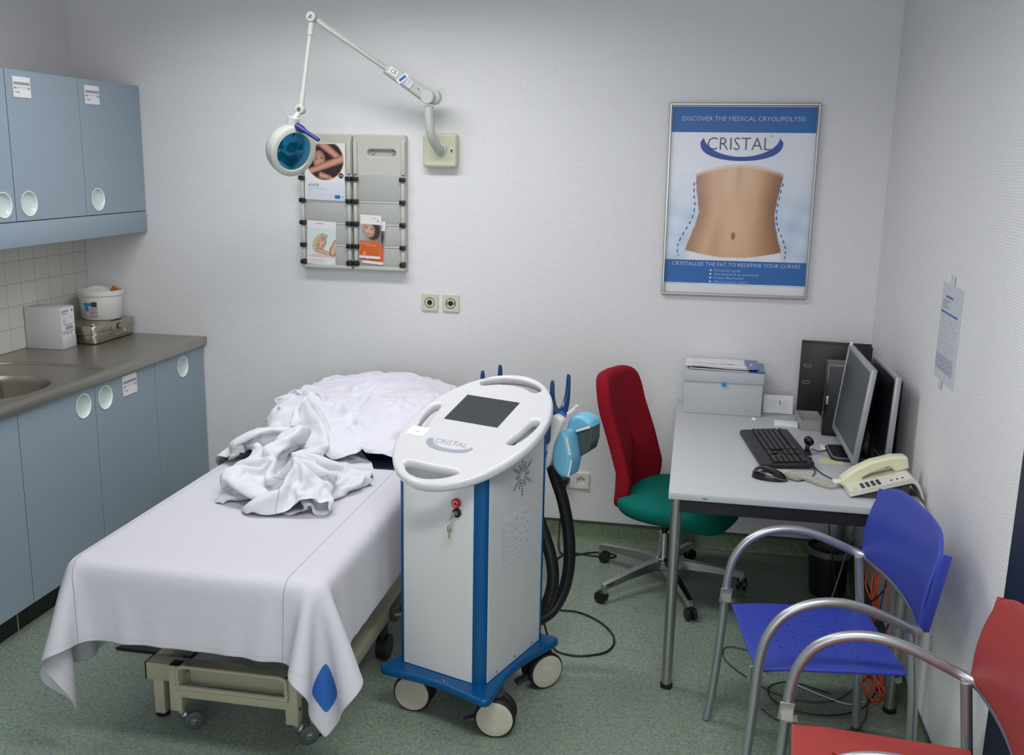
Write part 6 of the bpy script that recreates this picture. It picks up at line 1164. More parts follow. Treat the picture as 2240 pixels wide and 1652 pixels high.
BEDDING = [
16,31,41,43,41,40,35,30,40,40,-2,30,17,34,38,31,37,11,61,45,35,43,19,33,25,39,37,35,41,37,49,30,17,26,43,40,29,29,33,28,21,24,30,-19,38,26,
15,29,40,43,40,39,31,32,39,43,14,9,25,31,36,42,16,38,56,44,22,41,28,36,29,38,35,36,36,37,44,33,38,30,28,38,32,30,26,28,31,26,24,-6,31,29,
18,30,40,42,38,29,28,32,53,24,6,26,36,33,31,34,36,35,41,37,33,39,34,35,34,36,36,35,36,36,40,36,33,31,38,37,24,33,33,26,31,30,-1,28,25,23,
21,33,39,39,35,30,23,32,52,-1,28,37,50,36,28,27,29,38,35,36,36,35,38,36,36,36,36,35,36,35,36,36,35,33,38,25,33,36,39,31,27,6,26,31,21,10,
38,23,37,34,27,31,31,32,38,12,30,35,53,15,37,34,36,33,36,35,36,37,37,37,36,36,36,36,36,35,36,35,34,33,35,33,32,36,35,31,12,33,29,24,10,22,
53,28,23,27,25,28,33,31,29,28,31,35,32,34,31,37,37,35,36,36,35,37,37,37,36,37,36,37,35,36,34,35,34,34,33,33,34,33,32,31,29,26,29,29,30,18,
65,20,25,24,24,21,31,32,33,33,32,36,32,28,33,34,36,39,32,33,37,40,39,39,36,37,34,35,38,37,33,35,32,35,35,36,32,28,29,31,40,45,36,29,10,2,
56,32,13,34,28,29,16,31,34,38,34,26,31,32,34,32,34,43,45,19,37,34,49,40,34,39,28,41,37,38,29,37,31,31,44,33,33,25,30,30,46,54,39,21,7,1,
55,22,38,15,28,39,15,28,33,35,29,34,32,30,33,35,36,36,44,26,35,38,50,39,35,33,36,30,39,37,35,33,34,31,41,35,34,26,37,25,43,47,32,22,18,7,
78,23,28,19,8,29,34,21,33,32,32,33,34,33,33,35,37,37,31,36,30,50,47,38,36,36,20,37,33,34,39,38,36,34,36,36,32,37,24,31,35,37,13,27,30,26,
83,30,-7,25,29,16,33,31,32,33,33,33,34,34,35,35,36,36,28,37,38,45,53,38,35,16,30,31,30,35,40,46,41,34,35,34,33,39,27,32,32,6,20,36,43,21,
80,4,29,8,27,23,24,34,38,39,32,34,33,35,36,36,36,35,27,37,38,47,52,43,35,14,35,4,41,23,46,56,44,36,34,34,33,33,38,29,33,3,24,35,40,4,
81,10,8,18,23,23,33,18,41,46,36,34,35,36,36,32,35,34,35,36,37,45,53,41,31,24,4,34,30,20,56,57,46,34,35,34,34,33,36,32,21,27,31,25,23,17,
41,20,26,28,13,39,33,17,30,47,41,35,38,36,36,37,36,34,31,35,37,43,49,41,29,21,28,0,35,29,60,58,47,32,38,34,34,33,34,28,34,33,26,18,6,10,
43,12,31,23,20,43,22,-14,52,59,43,36,39,37,36,37,32,34,38,34,36,42,47,35,47,28,-20,33,21,38,60,58,48,35,37,34,35,33,33,32,32,34,29,20,7,22,
41,17,19,33,9,39,2,26,50,55,42,37,39,37,36,36,36,36,34,37,29,40,50,43,14,42,-11,27,37,44,47,58,45,31,40,39,36,35,32,33,31,32,29,16,30,15,
37,7,27,33,15,28,27,30,44,49,35,36,42,38,36,36,36,30,46,39,31,18,50,49,34,6,32,33,38,31,44,44,37,37,42,39,33,42,39,25,33,27,28,31,15,18,
31,3,33,32,23,31,30,33,41,39,36,38,46,37,35,35,35,38,40,46,30,9,43,43,37,35,22,37,35,37,37,34,36,38,41,29,39,49,47,30,22,36,28,27,24,23,
26,7,33,32,28,28,33,34,38,37,37,46,41,38,27,37,39,32,43,46,32,25,27,40,35,34,36,32,35,35,33,38,32,37,42,26,41,54,45,33,23,34,25,26,22,21,
27,13,34,33,16,32,34,36,36,36,38,40,54,12,36,37,24,50,53,30,29,12,50,44,36,34,31,38,37,34,36,37,35,31,39,29,41,47,45,32,33,29,29,27,26,24,
31,30,15,24,32,24,36,35,34,36,37,39,46,36,28,27,24,46,41,37,25,38,48,42,32,29,36,36,50,38,27,37,35,26,31,35,41,41,43,30,44,48,37,32,28,22,
49,5,36,27,19,41,18,35,31,35,31,50,62,-17,42,45,16,51,44,31,36,40,45,39,17,43,33,40,56,31,36,31,34,27,34,22,43,46,42,26,51,55,43,34,31,23,
19,27,36,37,23,35,17,32,36,27,23,60,33,19,38,52,10,51,45,40,23,40,46,39,17,42,33,38,51,43,37,36,19,36,26,38,42,44,34,35,43,46,41,36,32,28,
17,21,33,36,34,35,15,35,45,9,17,51,56,31,28,43,20,50,47,42,27,27,46,36,24,42,25,44,44,43,38,36,29,37,36,43,39,35,36,34,33,30,32,32,29,28,
1,33,38,35,34,37,32,-9,52,13,28,51,44,35,32,43,30,47,49,42,28,22,43,29,40,32,23,42,48,40,40,38,36,37,45,45,38,35,29,35,28,34,33,32,30,22,
26,31,34,31,30,31,16,0,35,22,39,46,48,34,35,39,38,38,46,40,32,27,39,35,34,19,29,42,50,45,40,39,38,38,45,43,37,33,36,36,28,34,35,29,27,28,
32,23,32,16,32,16,17,36,33,26,43,39,40,37,35,36,36,39,41,37,35,35,35,31,36,23,35,36,51,47,42,37,37,38,46,43,36,38,38,33,32,34,27,31,33,14,
33,25,26,-1,27,27,36,28,36,36,36,35,36,37,37,36,36,38,38,36,37,39,28,32,33,35,34,37,52,48,37,39,34,38,48,44,37,51,46,10,33,41,22,32,25,31,
40,9,27,2,38,27,35,28,34,35,31,34,38,37,37,37,37,34,37,35,33,49,24,34,36,27,35,42,52,44,43,39,35,35,49,44,38,51,30,22,33,50,17,32,29,22,
44,13,5,29,24,34,24,34,29,34,37,34,36,36,37,39,35,38,35,35,36,42,32,37,26,31,34,38,46,49,44,38,37,36,52,45,34,54,53,6,44,18,29,32,32,31,
25,21,30,15,29,33,12,36,36,35,34,34,36,36,37,39,34,41,43,31,35,34,36,37,23,34,36,25,49,46,44,47,39,38,51,45,31,48,47,29,11,39,32,30,32,25,
25,31,14,23,35,28,5,35,36,37,31,38,38,36,36,39,36,41,38,37,35,30,38,36,38,21,35,35,34,41,48,52,35,37,58,45,27,39,40,26,37,37,30,32,49,22,
39,8,28,33,26,10,19,34,36,37,36,34,39,35,35,37,36,46,43,27,36,39,28,35,38,26,35,39,40,35,42,49,36,37,59,45,34,26,39,34,32,35,32,37,53,12,
24,30,33,11,24,22,28,31,33,37,37,35,37,35,36,34,37,45,33,37,36,37,36,29,37,36,36,37,38,35,41,42,36,38,53,46,37,28,35,32,32,33,35,37,46,16,
33,30,22,1,27,40,38,23,28,34,37,36,35,36,34,36,38,39,40,35,36,27,36,24,55,45,37,29,36,36,37,38,37,38,45,46,38,34,31,31,35,33,26,42,35,19,
34,31,5,10,32,49,35,32,19,34,36,31,37,37,36,34,37,42,37,35,36,22,32,38,49,53,32,35,32,35,36,37,35,37,43,43,38,33,32,32,35,33,28,39,31,26,
47,21,10,14,30,41,37,31,22,34,28,35,37,36,37,36,36,40,36,36,37,23,33,42,45,54,31,36,28,35,36,37,36,35,43,42,36,31,32,33,34,32,31,36,32,17,
36,27,27,24,25,25,32,33,32,26,34,34,35,35,36,37,36,38,36,37,35,36,36,40,40,37,37,36,36,33,31,39,38,37,39,41,34,29,33,32,31,31,33,32,32,18,
38,23,37,32,18,15,32,31,33,32,34,32,34,35,36,37,36,37,38,38,36,38,36,37,36,37,36,36,37,36,28,41,37,36,39,40,29,33,33,31,32,33,24,29,28,18,
32,33,38,26,0,41,38,25,34,33,33,23,34,34,37,40,36,35,42,39,35,37,36,32,36,37,36,37,38,37,35,35,36,31,40,37,31,34,31,32,34,33,29,18,18,28,
36,30,36,18,4,43,44,32,32,30,22,34,34,32,38,46,37,37,42,39,34,25,33,34,36,36,35,37,38,38,36,36,35,34,36,34,34,33,33,32,30,30,32,25,26,-2,
36,28,35,0,24,56,34,30,32,32,24,31,38,33,40,52,50,38,26,24,32,34,32,32,36,32,36,35,38,38,38,37,36,34,34,33,33,33,32,32,33,31,19,38,18,28,
38,23,34,24,7,58,25,31,31,32,33,28,39,34,42,57,51,26,32,16,24,39,35,36,33,35,36,30,38,37,37,41,36,33,34,33,33,32,32,32,34,16,30,41,21,15,
36,29,31,29,11,45,37,31,31,25,31,36,35,34,38,52,34,30,38,37,33,20,33,33,36,35,36,31,37,34,40,41,37,34,33,33,33,32,32,31,29,28,32,31,14,13,
43,25,30,31,29,27,35,29,32,33,31,33,31,34,35,37,40,34,29,32,32,33,33,36,38,39,28,34,35,37,36,47,37,33,35,35,29,33,31,26,34,35,25,25,28,22,
39,32,30,31,31,31,24,32,31,33,33,31,34,32,34,34,29,35,31,34,36,35,35,34,37,42,31,29,35,36,43,45,33,32,37,31,33,33,24,30,38,40,26,14,18,23,
45,30,38,23,29,30,30,23,32,34,36,33,31,32,33,29,32,31,34,35,35,37,36,32,40,34,36,35,35,36,35,42,39,30,36,36,23,33,33,30,36,36,25,10,29,28,
56,28,28,32,28,28,25,28,33,31,37,33,25,34,33,25,30,34,34,34,36,41,39,35,35,36,35,35,36,35,34,40,34,33,31,37,33,23,32,31,30,28,27,27,30,29,
58,28,29,24,32,34,25,30,27,34,37,34,24,30,33,23,33,29,32,35,36,48,44,34,35,33,36,35,35,26,36,43,31,34,29,36,28,33,27,31,30,30,35,24,29,28,
57,26,31,26,32,36,32,23,30,36,38,22,32,30,21,28,30,28,34,35,35,54,48,35,37,37,25,35,35,15,38,42,37,33,35,35,23,24,35,31,25,31,36,31,29,29,
227,-8,-2,1,-3,3,10,-13,-15,27,-42,-28,-36,2,-2,-25,17,-47,-25,-23,-1,0,-12,-1,5,-1,-5,-2,8,8,27,45,-39,20,8,10,-12,13,3,11,28,-24,-6,17,-21,-11,
258,-11,1,0,-1,0,-9,-3,-5,8,-39,-36,-24,-16,-3,4,-28,-3,-26,-19,-18,15,-6,1,2,-20,-7,7,17,9,25,-3,-5,11,31,-8,5,8,11,12,12,-17,3,10,-17,-10,
291,-11,3,0,-3,-8,-8,-7,4,-23,-40,-21,-5,-11,-15,-12,-9,-6,-31,-20,-5,15,0,3,-9,-5,-1,6,7,9,16,0,-2,11,7,12,5,4,8,15,-4,0,3,-4,0,2,
322,-6,3,-1,-5,-8,-9,-7,-4,-49,-23,1,4,-6,-22,-19,-12,-10,-24,-14,-1,6,5,1,-2,1,1,-2,2,4,7,2,3,9,7,9,6,0,5,6,10,-4,6,-9,15,10,
356,-1,-3,-6,-16,8,-8,-9,-18,-42,-18,6,-1,-31,0,-16,-8,-13,-14,-9,0,5,2,-2,-2,-3,-2,1,2,4,4,3,3,5,6,-3,6,15,6,6,7,-10,0,11,17,11,
410,-13,-8,-14,-18,-14,0,-10,-20,-20,-11,2,-21,-11,-11,-8,-8,-8,-4,1,-4,-6,-2,-2,-2,-1,-3,-3,0,5,3,4,4,5,4,5,5,8,7,6,2,3,7,9,-7,13,
458,-12,-21,-19,-19,-22,-15,-8,-6,-8,-7,-7,-17,-12,-10,-9,-7,-6,-2,-4,-1,-4,-2,-2,-3,4,-6,-2,-8,2,9,3,7,3,0,2,6,11,12,6,-3,-2,3,6,12,13,
491,-9,-29,-16,-19,-23,-21,-12,0,-8,-3,-23,1,-11,-9,-10,-5,-2,-3,-1,-1,-8,-1,-2,-4,0,-2,-1,-11,-1,11,4,8,-4,4,-2,5,15,14,7,-7,-7,7,10,12,11,
520,-22,-15,-21,-18,-16,-20,-14,-4,-4,-19,-7,-14,3,-4,-9,-3,-6,0,-1,-3,-6,-1,-2,-4,-4,3,-10,-2,0,3,7,5,-4,5,-1,4,14,7,12,-3,-7,8,10,10,11,
546,-23,-9,-21,-22,-18,-9,-13,-9,-11,-12,-10,-9,-3,-2,2,-3,-6,-6,2,-7,-1,-4,2,-8,-3,-15,6,7,1,-1,-2,1,4,2,2,2,5,15,6,4,1,3,7,9,10,
533,16,-24,-13,-9,-21,-5,-9,-14,-12,-9,-4,-9,-7,-3,1,-9,-5,0,-1,0,-5,0,2,-9,-17,-7,11,7,9,-9,-9,3,4,3,2,4,1,12,-3,2,16,13,5,-1,12,
574,-11,-5,-18,-12,-15,-16,-2,-8,-10,-11,-6,-5,-5,-5,-7,-2,-2,0,0,-1,-5,1,-4,-1,-15,-8,1,16,-12,-6,2,5,1,3,4,-1,7,-1,9,1,15,11,4,0,13,
620,-15,-17,-15,-13,-13,-3,-14,-4,-12,-12,-7,-3,-5,-6,-1,-2,-3,-2,-2,-1,-4,-3,0,3,-3,-25,13,1,-17,3,-3,3,5,1,4,0,6,0,5,8,12,-7,11,12,12,
640,-10,-11,-12,-17,-2,4,-12,-34,4,-11,-5,-3,-4,-3,-1,-7,-4,-1,-2,-2,-2,-4,0,6,-18,4,-23,12,-16,8,-5,0,8,0,5,1,5,1,7,1,3,6,10,13,13,
678,-12,-12,-15,-15,0,-10,-31,-2,-1,-4,-4,-2,-4,-3,-5,-1,-5,-9,2,-1,-1,-4,-1,2,-30,-16,15,-17,10,9,-7,-1,3,4,7,1,4,2,3,5,3,5,8,14,5,
714,-12,-15,-12,-16,0,-31,-6,-3,-2,-5,-3,-2,-3,-4,-4,-3,-11,1,-8,8,0,-5,-3,-26,1,-14,-1,-1,7,0,1,-2,-2,11,7,0,1,3,3,4,4,4,8,4,11,
752,-15,-14,-12,-14,-13,-10,-13,-3,-2,-8,-1,-2,-3,-4,-6,-9,-2,-6,-7,6,13,-7,-5,-18,-8,4,-7,-1,-4,1,-4,-2,4,13,5,0,-6,0,9,1,6,5,-2,11,10,
789,-17,-12,-12,-12,-12,-9,-11,-5,-8,-6,1,0,-7,-12,-2,-5,-3,-14,-2,6,15,-1,-13,-4,-2,-1,-3,-5,-5,-7,-5,1,6,6,15,-5,-8,-7,4,10,-1,3,4,2,3,
823,-16,-12,-11,-12,-11,-9,-9,-6,-7,-5,4,-5,-4,-5,-8,-11,-1,-15,-3,5,7,10,-14,-4,-1,2,-5,-6,-6,-7,1,-2,1,13,13,-5,-9,-9,3,9,1,4,4,3,3,
861,-17,-11,-12,-14,-10,-10,-5,-8,-5,-3,-9,14,-1,-5,-18,-37,23,-28,10,0,-9,11,4,-2,0,-1,-3,-3,-4,2,0,-3,-1,8,7,-10,-2,-7,3,4,7,9,8,6,3,
893,-12,-15,-18,-4,-12,-11,-2,-8,-4,-5,-13,17,1,-18,-43,3,-5,-1,11,-6,1,2,0,6,-1,0,-5,5,3,-3,-2,2,-5,4,-4,-2,-1,-4,2,0,-1,4,7,9,12,
870,29,3,-24,-3,-13,-5,-3,-7,-2,-9,-13,-4,-28,-5,-3,3,-4,-2,5,2,1,1,2,-4,6,0,-5,7,0,2,-5,3,-4,-1,-11,3,5,-3,1,-1,-3,1,5,6,12,
871,4,5,6,26,-11,-4,-5,-6,-6,-14,-1,-41,13,-14,-2,2,-3,-2,1,7,0,1,1,-3,5,1,-5,7,-8,1,4,0,-1,-6,-2,1,0,0,1,-1,-1,2,6,7,11,
904,6,7,4,4,-5,12,7,-16,-10,-15,-25,-14,4,-19,15,3,-4,-2,-1,4,6,0,0,0,5,-2,-2,-2,-3,3,5,0,0,0,1,-4,0,-7,1,1,-1,-8,-8,-4,-2,
939,8,3,4,3,-4,4,-35,-21,41,-10,-21,-12,-20,6,13,2,-4,-6,2,4,7,0,-2,3,5,-3,1,-3,1,0,2,2,-1,2,3,-3,-5,-10,-2,9,11,-2,-3,1,1,
931,4,7,6,14,10,-8,-33,-14,43,-9,-20,-19,-6,6,12,2,-2,3,3,5,5,1,-1,5,-2,2,0,-2,0,1,1,1,1,0,0,0,-6,-3,-2,10,11,-1,-2,2,0,
971,5,5,-1,16,-12,-10,-6,-15,-3,-6,7,4,-2,3,3,2,1,1,2,8,5,0,-5,10,-3,3,-8,3,3,1,0,3,0,0,0,0,4,6,4,-2,-3,0,-2,-1,2,
1011,4,5,-7,-3,5,-5,-16,-2,-1,-3,1,3,4,1,0,2,2,2,4,4,4,-4,-2,-2,11,0,-6,4,4,-2,3,3,0,-1,0,1,6,19,14,-19,-12,0,-1,-1,-1,
1048,2,6,-6,-5,5,-8,-16,2,2,-6,3,4,4,0,0,2,2,2,5,1,6,-6,0,-1,1,-1,4,5,0,1,1,3,3,-2,0,1,3,24,-17,6,-9,1,-2,-2,2,
1085,2,3,-15,9,3,-19,1,1,-3,-2,2,3,2,1,0,1,3,4,2,4,3,-4,-6,4,1,-9,12,2,-1,4,1,4,2,-2,1,1,-4,-5,10,6,-5,6,-2,-3,-5,
1118,7,-11,5,9,-3,-8,5,0,-4,-7,0,-1,0,1,1,1,2,9,-13,8,7,1,-2,-1,-14,-2,16,3,2,1,1,4,1,0,1,2,-6,-3,18,-15,12,3,-6,-6,-12,
1158,-2,1,5,3,2,-4,-2,-1,-1,-3,-4,-3,0,0,1,0,5,-6,-6,4,12,9,2,-10,-12,-5,6,16,2,1,1,3,-1,4,1,3,-2,1,-3,5,7,-1,-7,-4,-7,
1193,0,4,-4,10,-2,-2,0,-1,-1,-5,-3,-1,-1,1,-1,0,5,-5,-9,0,6,19,-3,1,-9,-4,2,5,10,0,2,3,-1,3,3,1,3,-2,0,2,5,-2,-7,-4,-8,
1224,3,2,2,5,3,4,-5,-7,-2,3,-4,-2,-1,-2,2,0,4,-7,-4,-1,-1,8,16,-2,5,-6,0,3,2,2,1,2,0,3,3,1,2,-1,0,1,1,0,-6,-4,-5,
1252,4,9,2,4,6,-5,14,-12,-2,-2,-2,-3,-2,-2,0,2,-2,-3,-3,-2,-1,3,17,6,3,3,6,-4,-2,-1,0,0,2,3,3,1,1,-2,0,1,0,-3,-2,-3,-1,
1287,4,6,6,4,4,-7,-1,7,0,0,-7,-1,-1,-2,-2,3,-2,-2,-1,-3,-3,-2,7,24,3,7,-5,0,0,-2,-1,2,1,2,3,1,-1,-1,-1,0,1,-3,-2,-3,0,
1321,5,5,6,4,1,-1,1,6,-1,-6,-1,0,-1,-2,-2,1,0,-2,-1,-2,-2,-1,6,18,2,5,2,2,-3,0,-2,-2,5,2,2,0,-2,0,-1,0,0,-3,-2,-3,-3,
1355,6,5,5,3,4,4,5,4,-4,-3,-3,0,-1,-3,-2,-1,-1,1,0,-2,-4,-1,9,14,3,1,4,6,-4,2,-5,-2,1,5,1,-1,-2,-1,-1,-3,-2,1,-2,-2,-2,
1390,5,7,8,2,0,6,2,4,3,-5,1,0,-1,-3,-5,-2,0,3,4,0,0,3,7,1,0,2,3,2,2,3,-5,-5,2,3,1,-3,-1,0,-1,-3,-4,0,-1,0,-1,
1423,5,9,9,-5,3,5,5,0,0,2,-2,0,1,-1,-2,-3,-3,9,5,-5,5,6,7,-2,-2,2,1,-1,0,6,-1,-6,0,3,0,-2,-1,1,-2,-4,-4,-2,2,0,3,
1457,3,12,7,-6,2,9,2,3,1,-5,5,-2,2,1,4,2,-2,8,1,-3,3,4,4,0,-1,2,0,-1,0,1,1,-5,-1,1,-1,-2,-1,-2,-1,-2,-2,-4,-1,0,6,
1490,2,14,0,1,-1,0,14,2,2,-4,2,1,2,4,9,1,1,-9,19,-9,1,2,5,-4,7,2,-1,0,-1,-1,0,-1,-2,-3,-2,-2,-2,-2,-1,-1,-1,-5,-4,1,2,
1523,1,14,-6,9,-1,-2,3,2,5,5,4,1,2,4,4,11,-3,-15,24,-11,7,1,3,-2,3,1,3,1,-3,-2,0,0,-3,-3,-3,-2,-2,-2,-2,-1,-7,3,-6,1,-1,
1547,10,11,-2,8,-2,-1,-6,5,11,7,1,4,2,4,1,-3,1,2,3,10,3,5,-3,3,-5,5,-2,5,-2,-1,0,1,-4,-4,-3,-2,-3,-1,-2,-4,-4,-5,2,-2,-2,
1589,6,2,6,-2,3,-4,7,2,1,3,7,7,3,4,5,2,7,8,3,5,-1,-2,2,-4,-5,2,-3,5,-2,-3,3,3,-5,-6,-4,-1,-3,-1,-6,0,0,-5,-5,-1,-9,
1632,-3,0,1,2,2,9,5,2,1,1,4,3,5,3,7,12,8,14,10,2,-6,-5,0,-6,-8,1,-9,-4,-2,8,4,5,-7,-8,-10,3,-3,-5,-3,2,4,-6,-11,-9,-5,
1665,-5,-3,5,4,5,6,9,2,-1,-1,1,5,5,4,7,8,12,10,8,6,3,-3,1,-8,-4,-9,-2,-5,-3,-4,8,12,-7,-14,-7,-2,-4,0,-4,2,0,-6,-11,-2,-5,
1683,5,4,2,4,5,9,7,-1,2,-2,2,5,6,3,8,7,8,12,11,7,1,1,-4,-1,-5,-8,-5,-3,-3,-1,7,13,-7,-15,-9,-4,-5,-8,-2,-5,-7,3,4,-2,-5,
1717,2,3,13,3,-2,7,4,4,1,-1,1,6,0,9,8,7,8,14,12,6,-1,2,0,-14,6,-6,-3,-1,-14,2,12,12,-7,-17,-14,0,-7,-10,-4,-3,0,7,4,-7,-7,
1746,-1,6,15,4,-2,2,8,4,-1,-4,7,-5,12,5,-8,15,20,14,0,12,4,5,-2,-17,-14,17,-7,2,-21,9,12,-4,7,-14,-16,0,-14,-4,-4,-8,-3,14,8,-8,-7,
5,-1,0,0,6,-2,-1,2,5,-7,7,-6,0,-6,7,29,33,-36,-19,-2,9,20,40,15,-38,-26,-1,14,13,20,-1,39,-21,-14,-1,-6,9,-17,-9,-9,-14,19,-1,-29,-8,-17,
10,8,-8,3,-5,12,16,-3,-25,28,6,-4,2,1,4,13,36,-42,-14,-5,22,7,34,7,-28,-4,1,8,0,17,0,48,-22,-13,-12,9,-7,-11,-15,-10,-2,12,-19,-32,-13,-7,
19,10,-13,-2,0,26,-20,-7,3,48,-1,8,8,5,4,7,12,-33,-3,1,13,2,23,-10,10,-4,-2,-3,3,8,3,26,-18,-12,19,-10,-21,7,0,-12,-1,-11,-30,-11,-16,-19,
40,0,-15,-6,1,20,-25,0,24,40,12,-19,-7,9,3,15,16,-15,0,1,5,17,4,-5,6,-3,2,4,-3,6,9,-7,0,-7,15,-28,-1,18,11,-7,-23,-36,-16,1,-23,-27,
23,22,-4,-3,8,-12,-8,5,34,35,6,-30,11,19,-6,9,-3,8,-4,0,5,6,5,3,5,6,2,-6,-5,-2,-1,-1,0,10,-17,18,-3,-15,21,-7,-33,-9,-10,-22,-30,-21,
29,0,20,5,12,10,2,3,17,17,-7,-24,27,-1,15,-3,-2,-5,8,6,6,4,-3,0,2,-1,0,0,5,-7,2,1,1,-3,-3,-6,-1,2,1,-7,-13,-18,-15,-15,-11,-21,
56,-22,10,19,20,32,19,0,-6,-8,-10,-8,3,19,-6,-6,1,7,33,22,0,-17,-19,2,13,-5,11,-16,13,-2,-12,6,-12,3,13,11,-4,-20,-18,-9,1,-3,-10,-14,-27,-28,
37,1,23,13,20,36,36,1,-17,-7,-14,5,-18,-6,0,14,-7,9,24,39,-3,-36,-6,2,19,5,-22,2,22,-1,-19,5,-17,19,5,23,-4,-30,-26,-10,7,6,-13,-22,-28,-28,
53,13,2,29,18,21,34,11,-11,-12,3,-10,-2,-19,-11,0,2,20,12,31,-12,-29,8,0,14,-14,3,20,5,-1,-9,-8,-5,18,1,18,0,-29,-16,-17,4,8,-21,-24,-24,-28,
45,10,30,27,26,18,8,22,-1,1,2,-6,-7,-12,-12,-11,0,4,22,5,-21,-2,20,-10,-4,12,26,-2,-16,-14,6,10,8,-1,6,4,8,-15,-28,-6,-6,5,-33,-24,-22,-15,
81,1,33,25,13,21,4,10,9,11,3,-11,-5,-7,-7,-9,5,-2,-24,-2,-3,22,-10,14,-15,37,20,-27,-33,3,21,22,6,-4,1,2,-1,-3,-24,3,-3,-28,-23,-17,-14,-23,
75,31,25,28,14,18,16,4,0,2,14,-4,-12,-5,-4,-1,-4,-12,-25,-7,-1,22,-21,-2,11,36,7,-42,-2,25,20,13,3,-1,-3,-1,6,-17,-2,-14,-1,-28,-19,-14,-14,-31,
94,26,26,23,22,25,-1,25,-16,0,9,-1,-9,-4,1,-17,-12,-13,-11,-3,-3,17,-7,-21,20,26,-26,-9,21,27,4,28,8,-11,-3,-5,4,-14,-2,-6,-24,-15,-5,-17,-22,-24,
115,23,21,21,32,-6,12,25,20,-29,2,0,-1,-2,-7,-9,1,-14,-20,-8,-4,7,-4,-29,33,-29,24,28,3,26,-6,37,14,-16,-7,-12,2,-10,-2,-16,-3,-8,-17,-25,-29,-27,
112,29,22,30,31,-6,28,11,8,-9,-10,-2,0,-3,-5,0,-19,-12,0,-16,-7,-2,-1,-38,22,17,26,4,31,-22,18,40,17,-10,-14,-17,-1,-7,-4,-8,-14,-3,-15,-26,-33,-23,
114,27,33,22,34,-12,21,25,-4,-11,9,-4,-3,-2,-4,-8,-10,2,-22,11,-20,-18,2,-27,39,-5,31,25,-15,3,30,21,0,-21,0,1,-3,-6,-11,-7,-10,-9,-14,-29,-16,-27,
116,30,31,23,31,19,-19,9,7,8,17,-14,1,-2,-5,-2,0,-28,18,18,-20,-43,-21,0,18,36,-14,14,13,26,9,-4,-4,4,3,10,-16,-2,-3,-21,-4,-18,-18,-9,-28,-24,
122,30,27,26,23,10,12,-3,7,17,8,-15,5,9,4,-10,-13,-29,44,21,-21,-49,-40,16,8,11,28,2,14,10,-4,11,2,3,18,-23,2,-14,12,-15,-26,-1,-15,-19,-20,-22,
134,30,26,22,18,14,-1,10,7,10,-1,0,30,8,-25,1,-5,-43,49,24,-18,-45,-49,19,11,12,7,17,8,2,13,2,16,10,1,-25,-5,-10,18,-17,-24,-6,-21,-19,-24,-24,
156,26,19,17,26,8,11,-5,8,2,4,35,19,-39,-12,-10,-13,-10,9,36,-22,-46,12,0,-5,18,17,8,13,14,-3,0,10,21,-1,-21,4,-24,14,-18,-16,-18,-16,-17,-20,-21,
187,8,30,21,-9,30,14,-12,9,-5,18,48,-46,27,-3,-8,-47,16,-33,15,-26,-22,-5,-1,19,30,2,25,-1,15,25,-1,-10,25,-19,12,-13,-27,9,-23,-5,1,-10,-15,-17,-21,
213,15,3,-2,31,-3,38,-9,-17,12,26,44,-27,21,6,-32,-55,14,-19,-24,-10,-14,-11,7,34,8,17,27,-5,31,4,-18,14,23,-11,-28,-6,-4,7,-23,-3,13,-6,-13,-14,-21,
235,21,5,5,-11,0,35,-17,-1,21,32,24,-40,37,-10,-14,-55,12,-20,-9,-27,-14,-7,10,35,11,15,27,-11,7,4,4,29,2,-26,-6,-3,11,-23,-8,1,8,0,-9,-10,-15,
218,25,20,14,14,0,-33,11,5,35,30,-22,-25,28,-21,17,-47,11,-16,1,-24,-33,-1,15,31,5,27,4,25,3,0,-9,21,-4,-17,1,11,-22,11,-13,-14,-21,-16,-18,-18,-18,
221,12,13,13,14,-4,20,11,-3,23,7,-4,-37,-6,21,6,-36,11,-2,-6,-23,-36,-1,23,5,29,29,-4,-2,17,3,7,3,-9,7,4,-10,-14,21,-7,-31,-22,-14,-17,-22,-27,
184,17,16,19,15,18,32,17,-7,1,7,5,-19,-19,12,3,-17,-22,7,-1,-17,-29,-3,10,24,40,22,-3,-7,-6,9,4,4,-1,-3,-4,-3,15,1,-3,-30,-25,-8,-22,-24,-21,
178,23,17,31,8,31,31,1,-20,-23,4,11,12,-6,-5,-11,-10,-8,-12,-8,-7,-6,10,19,11,32,8,-23,2,11,6,14,-4,1,-5,-1,5,-15,-9,11,-18,-11,-25,-19,-11,-30,
179,20,21,35,27,23,3,-17,8,-10,6,-7,-2,-3,-2,-2,-6,-4,-4,-5,-7,-17,33,21,13,3,-10,-19,16,8,22,5,-14,0,7,-6,-4,16,-8,-33,-10,5,-31,-16,-21,-11,
179,32,19,32,5,24,-3,-17,13,12,-16,12,-8,6,-3,-8,0,-13,-10,4,-19,2,43,16,6,-26,-11,9,13,24,2,-5,14,-14,10,-6,-5,35,-44,25,-33,-11,-36,-11,-13,-24,
180,29,33,-6,26,13,-20,11,22,-11,2,14,-9,-1,-1,-1,-9,1,-18,-12,0,10,29,-1,24,-19,9,-19,25,-1,6,15,8,-13,0,7,-16,17,13,-36,15,-47,-21,-8,-4,-10,
192,23,-6,30,18,-12,33,-4,4,8,12,-14,0,3,-7,2,-11,-8,-3,23,-7,-9,1,3,31,12,2,-30,0,10,15,-1,10,10,-19,18,-18,-8,6,12,-39,-15,-11,-23,-29,-23,
183,5,29,23,-4,26,36,7,4,1,-20,-2,-6,8,-11,1,-3,-17,36,25,-9,-27,-14,3,12,36,10,-20,-27,15,1,6,24,-14,-7,25,-24,-13,10,-25,4,-9,-13,-38,-34,-34,
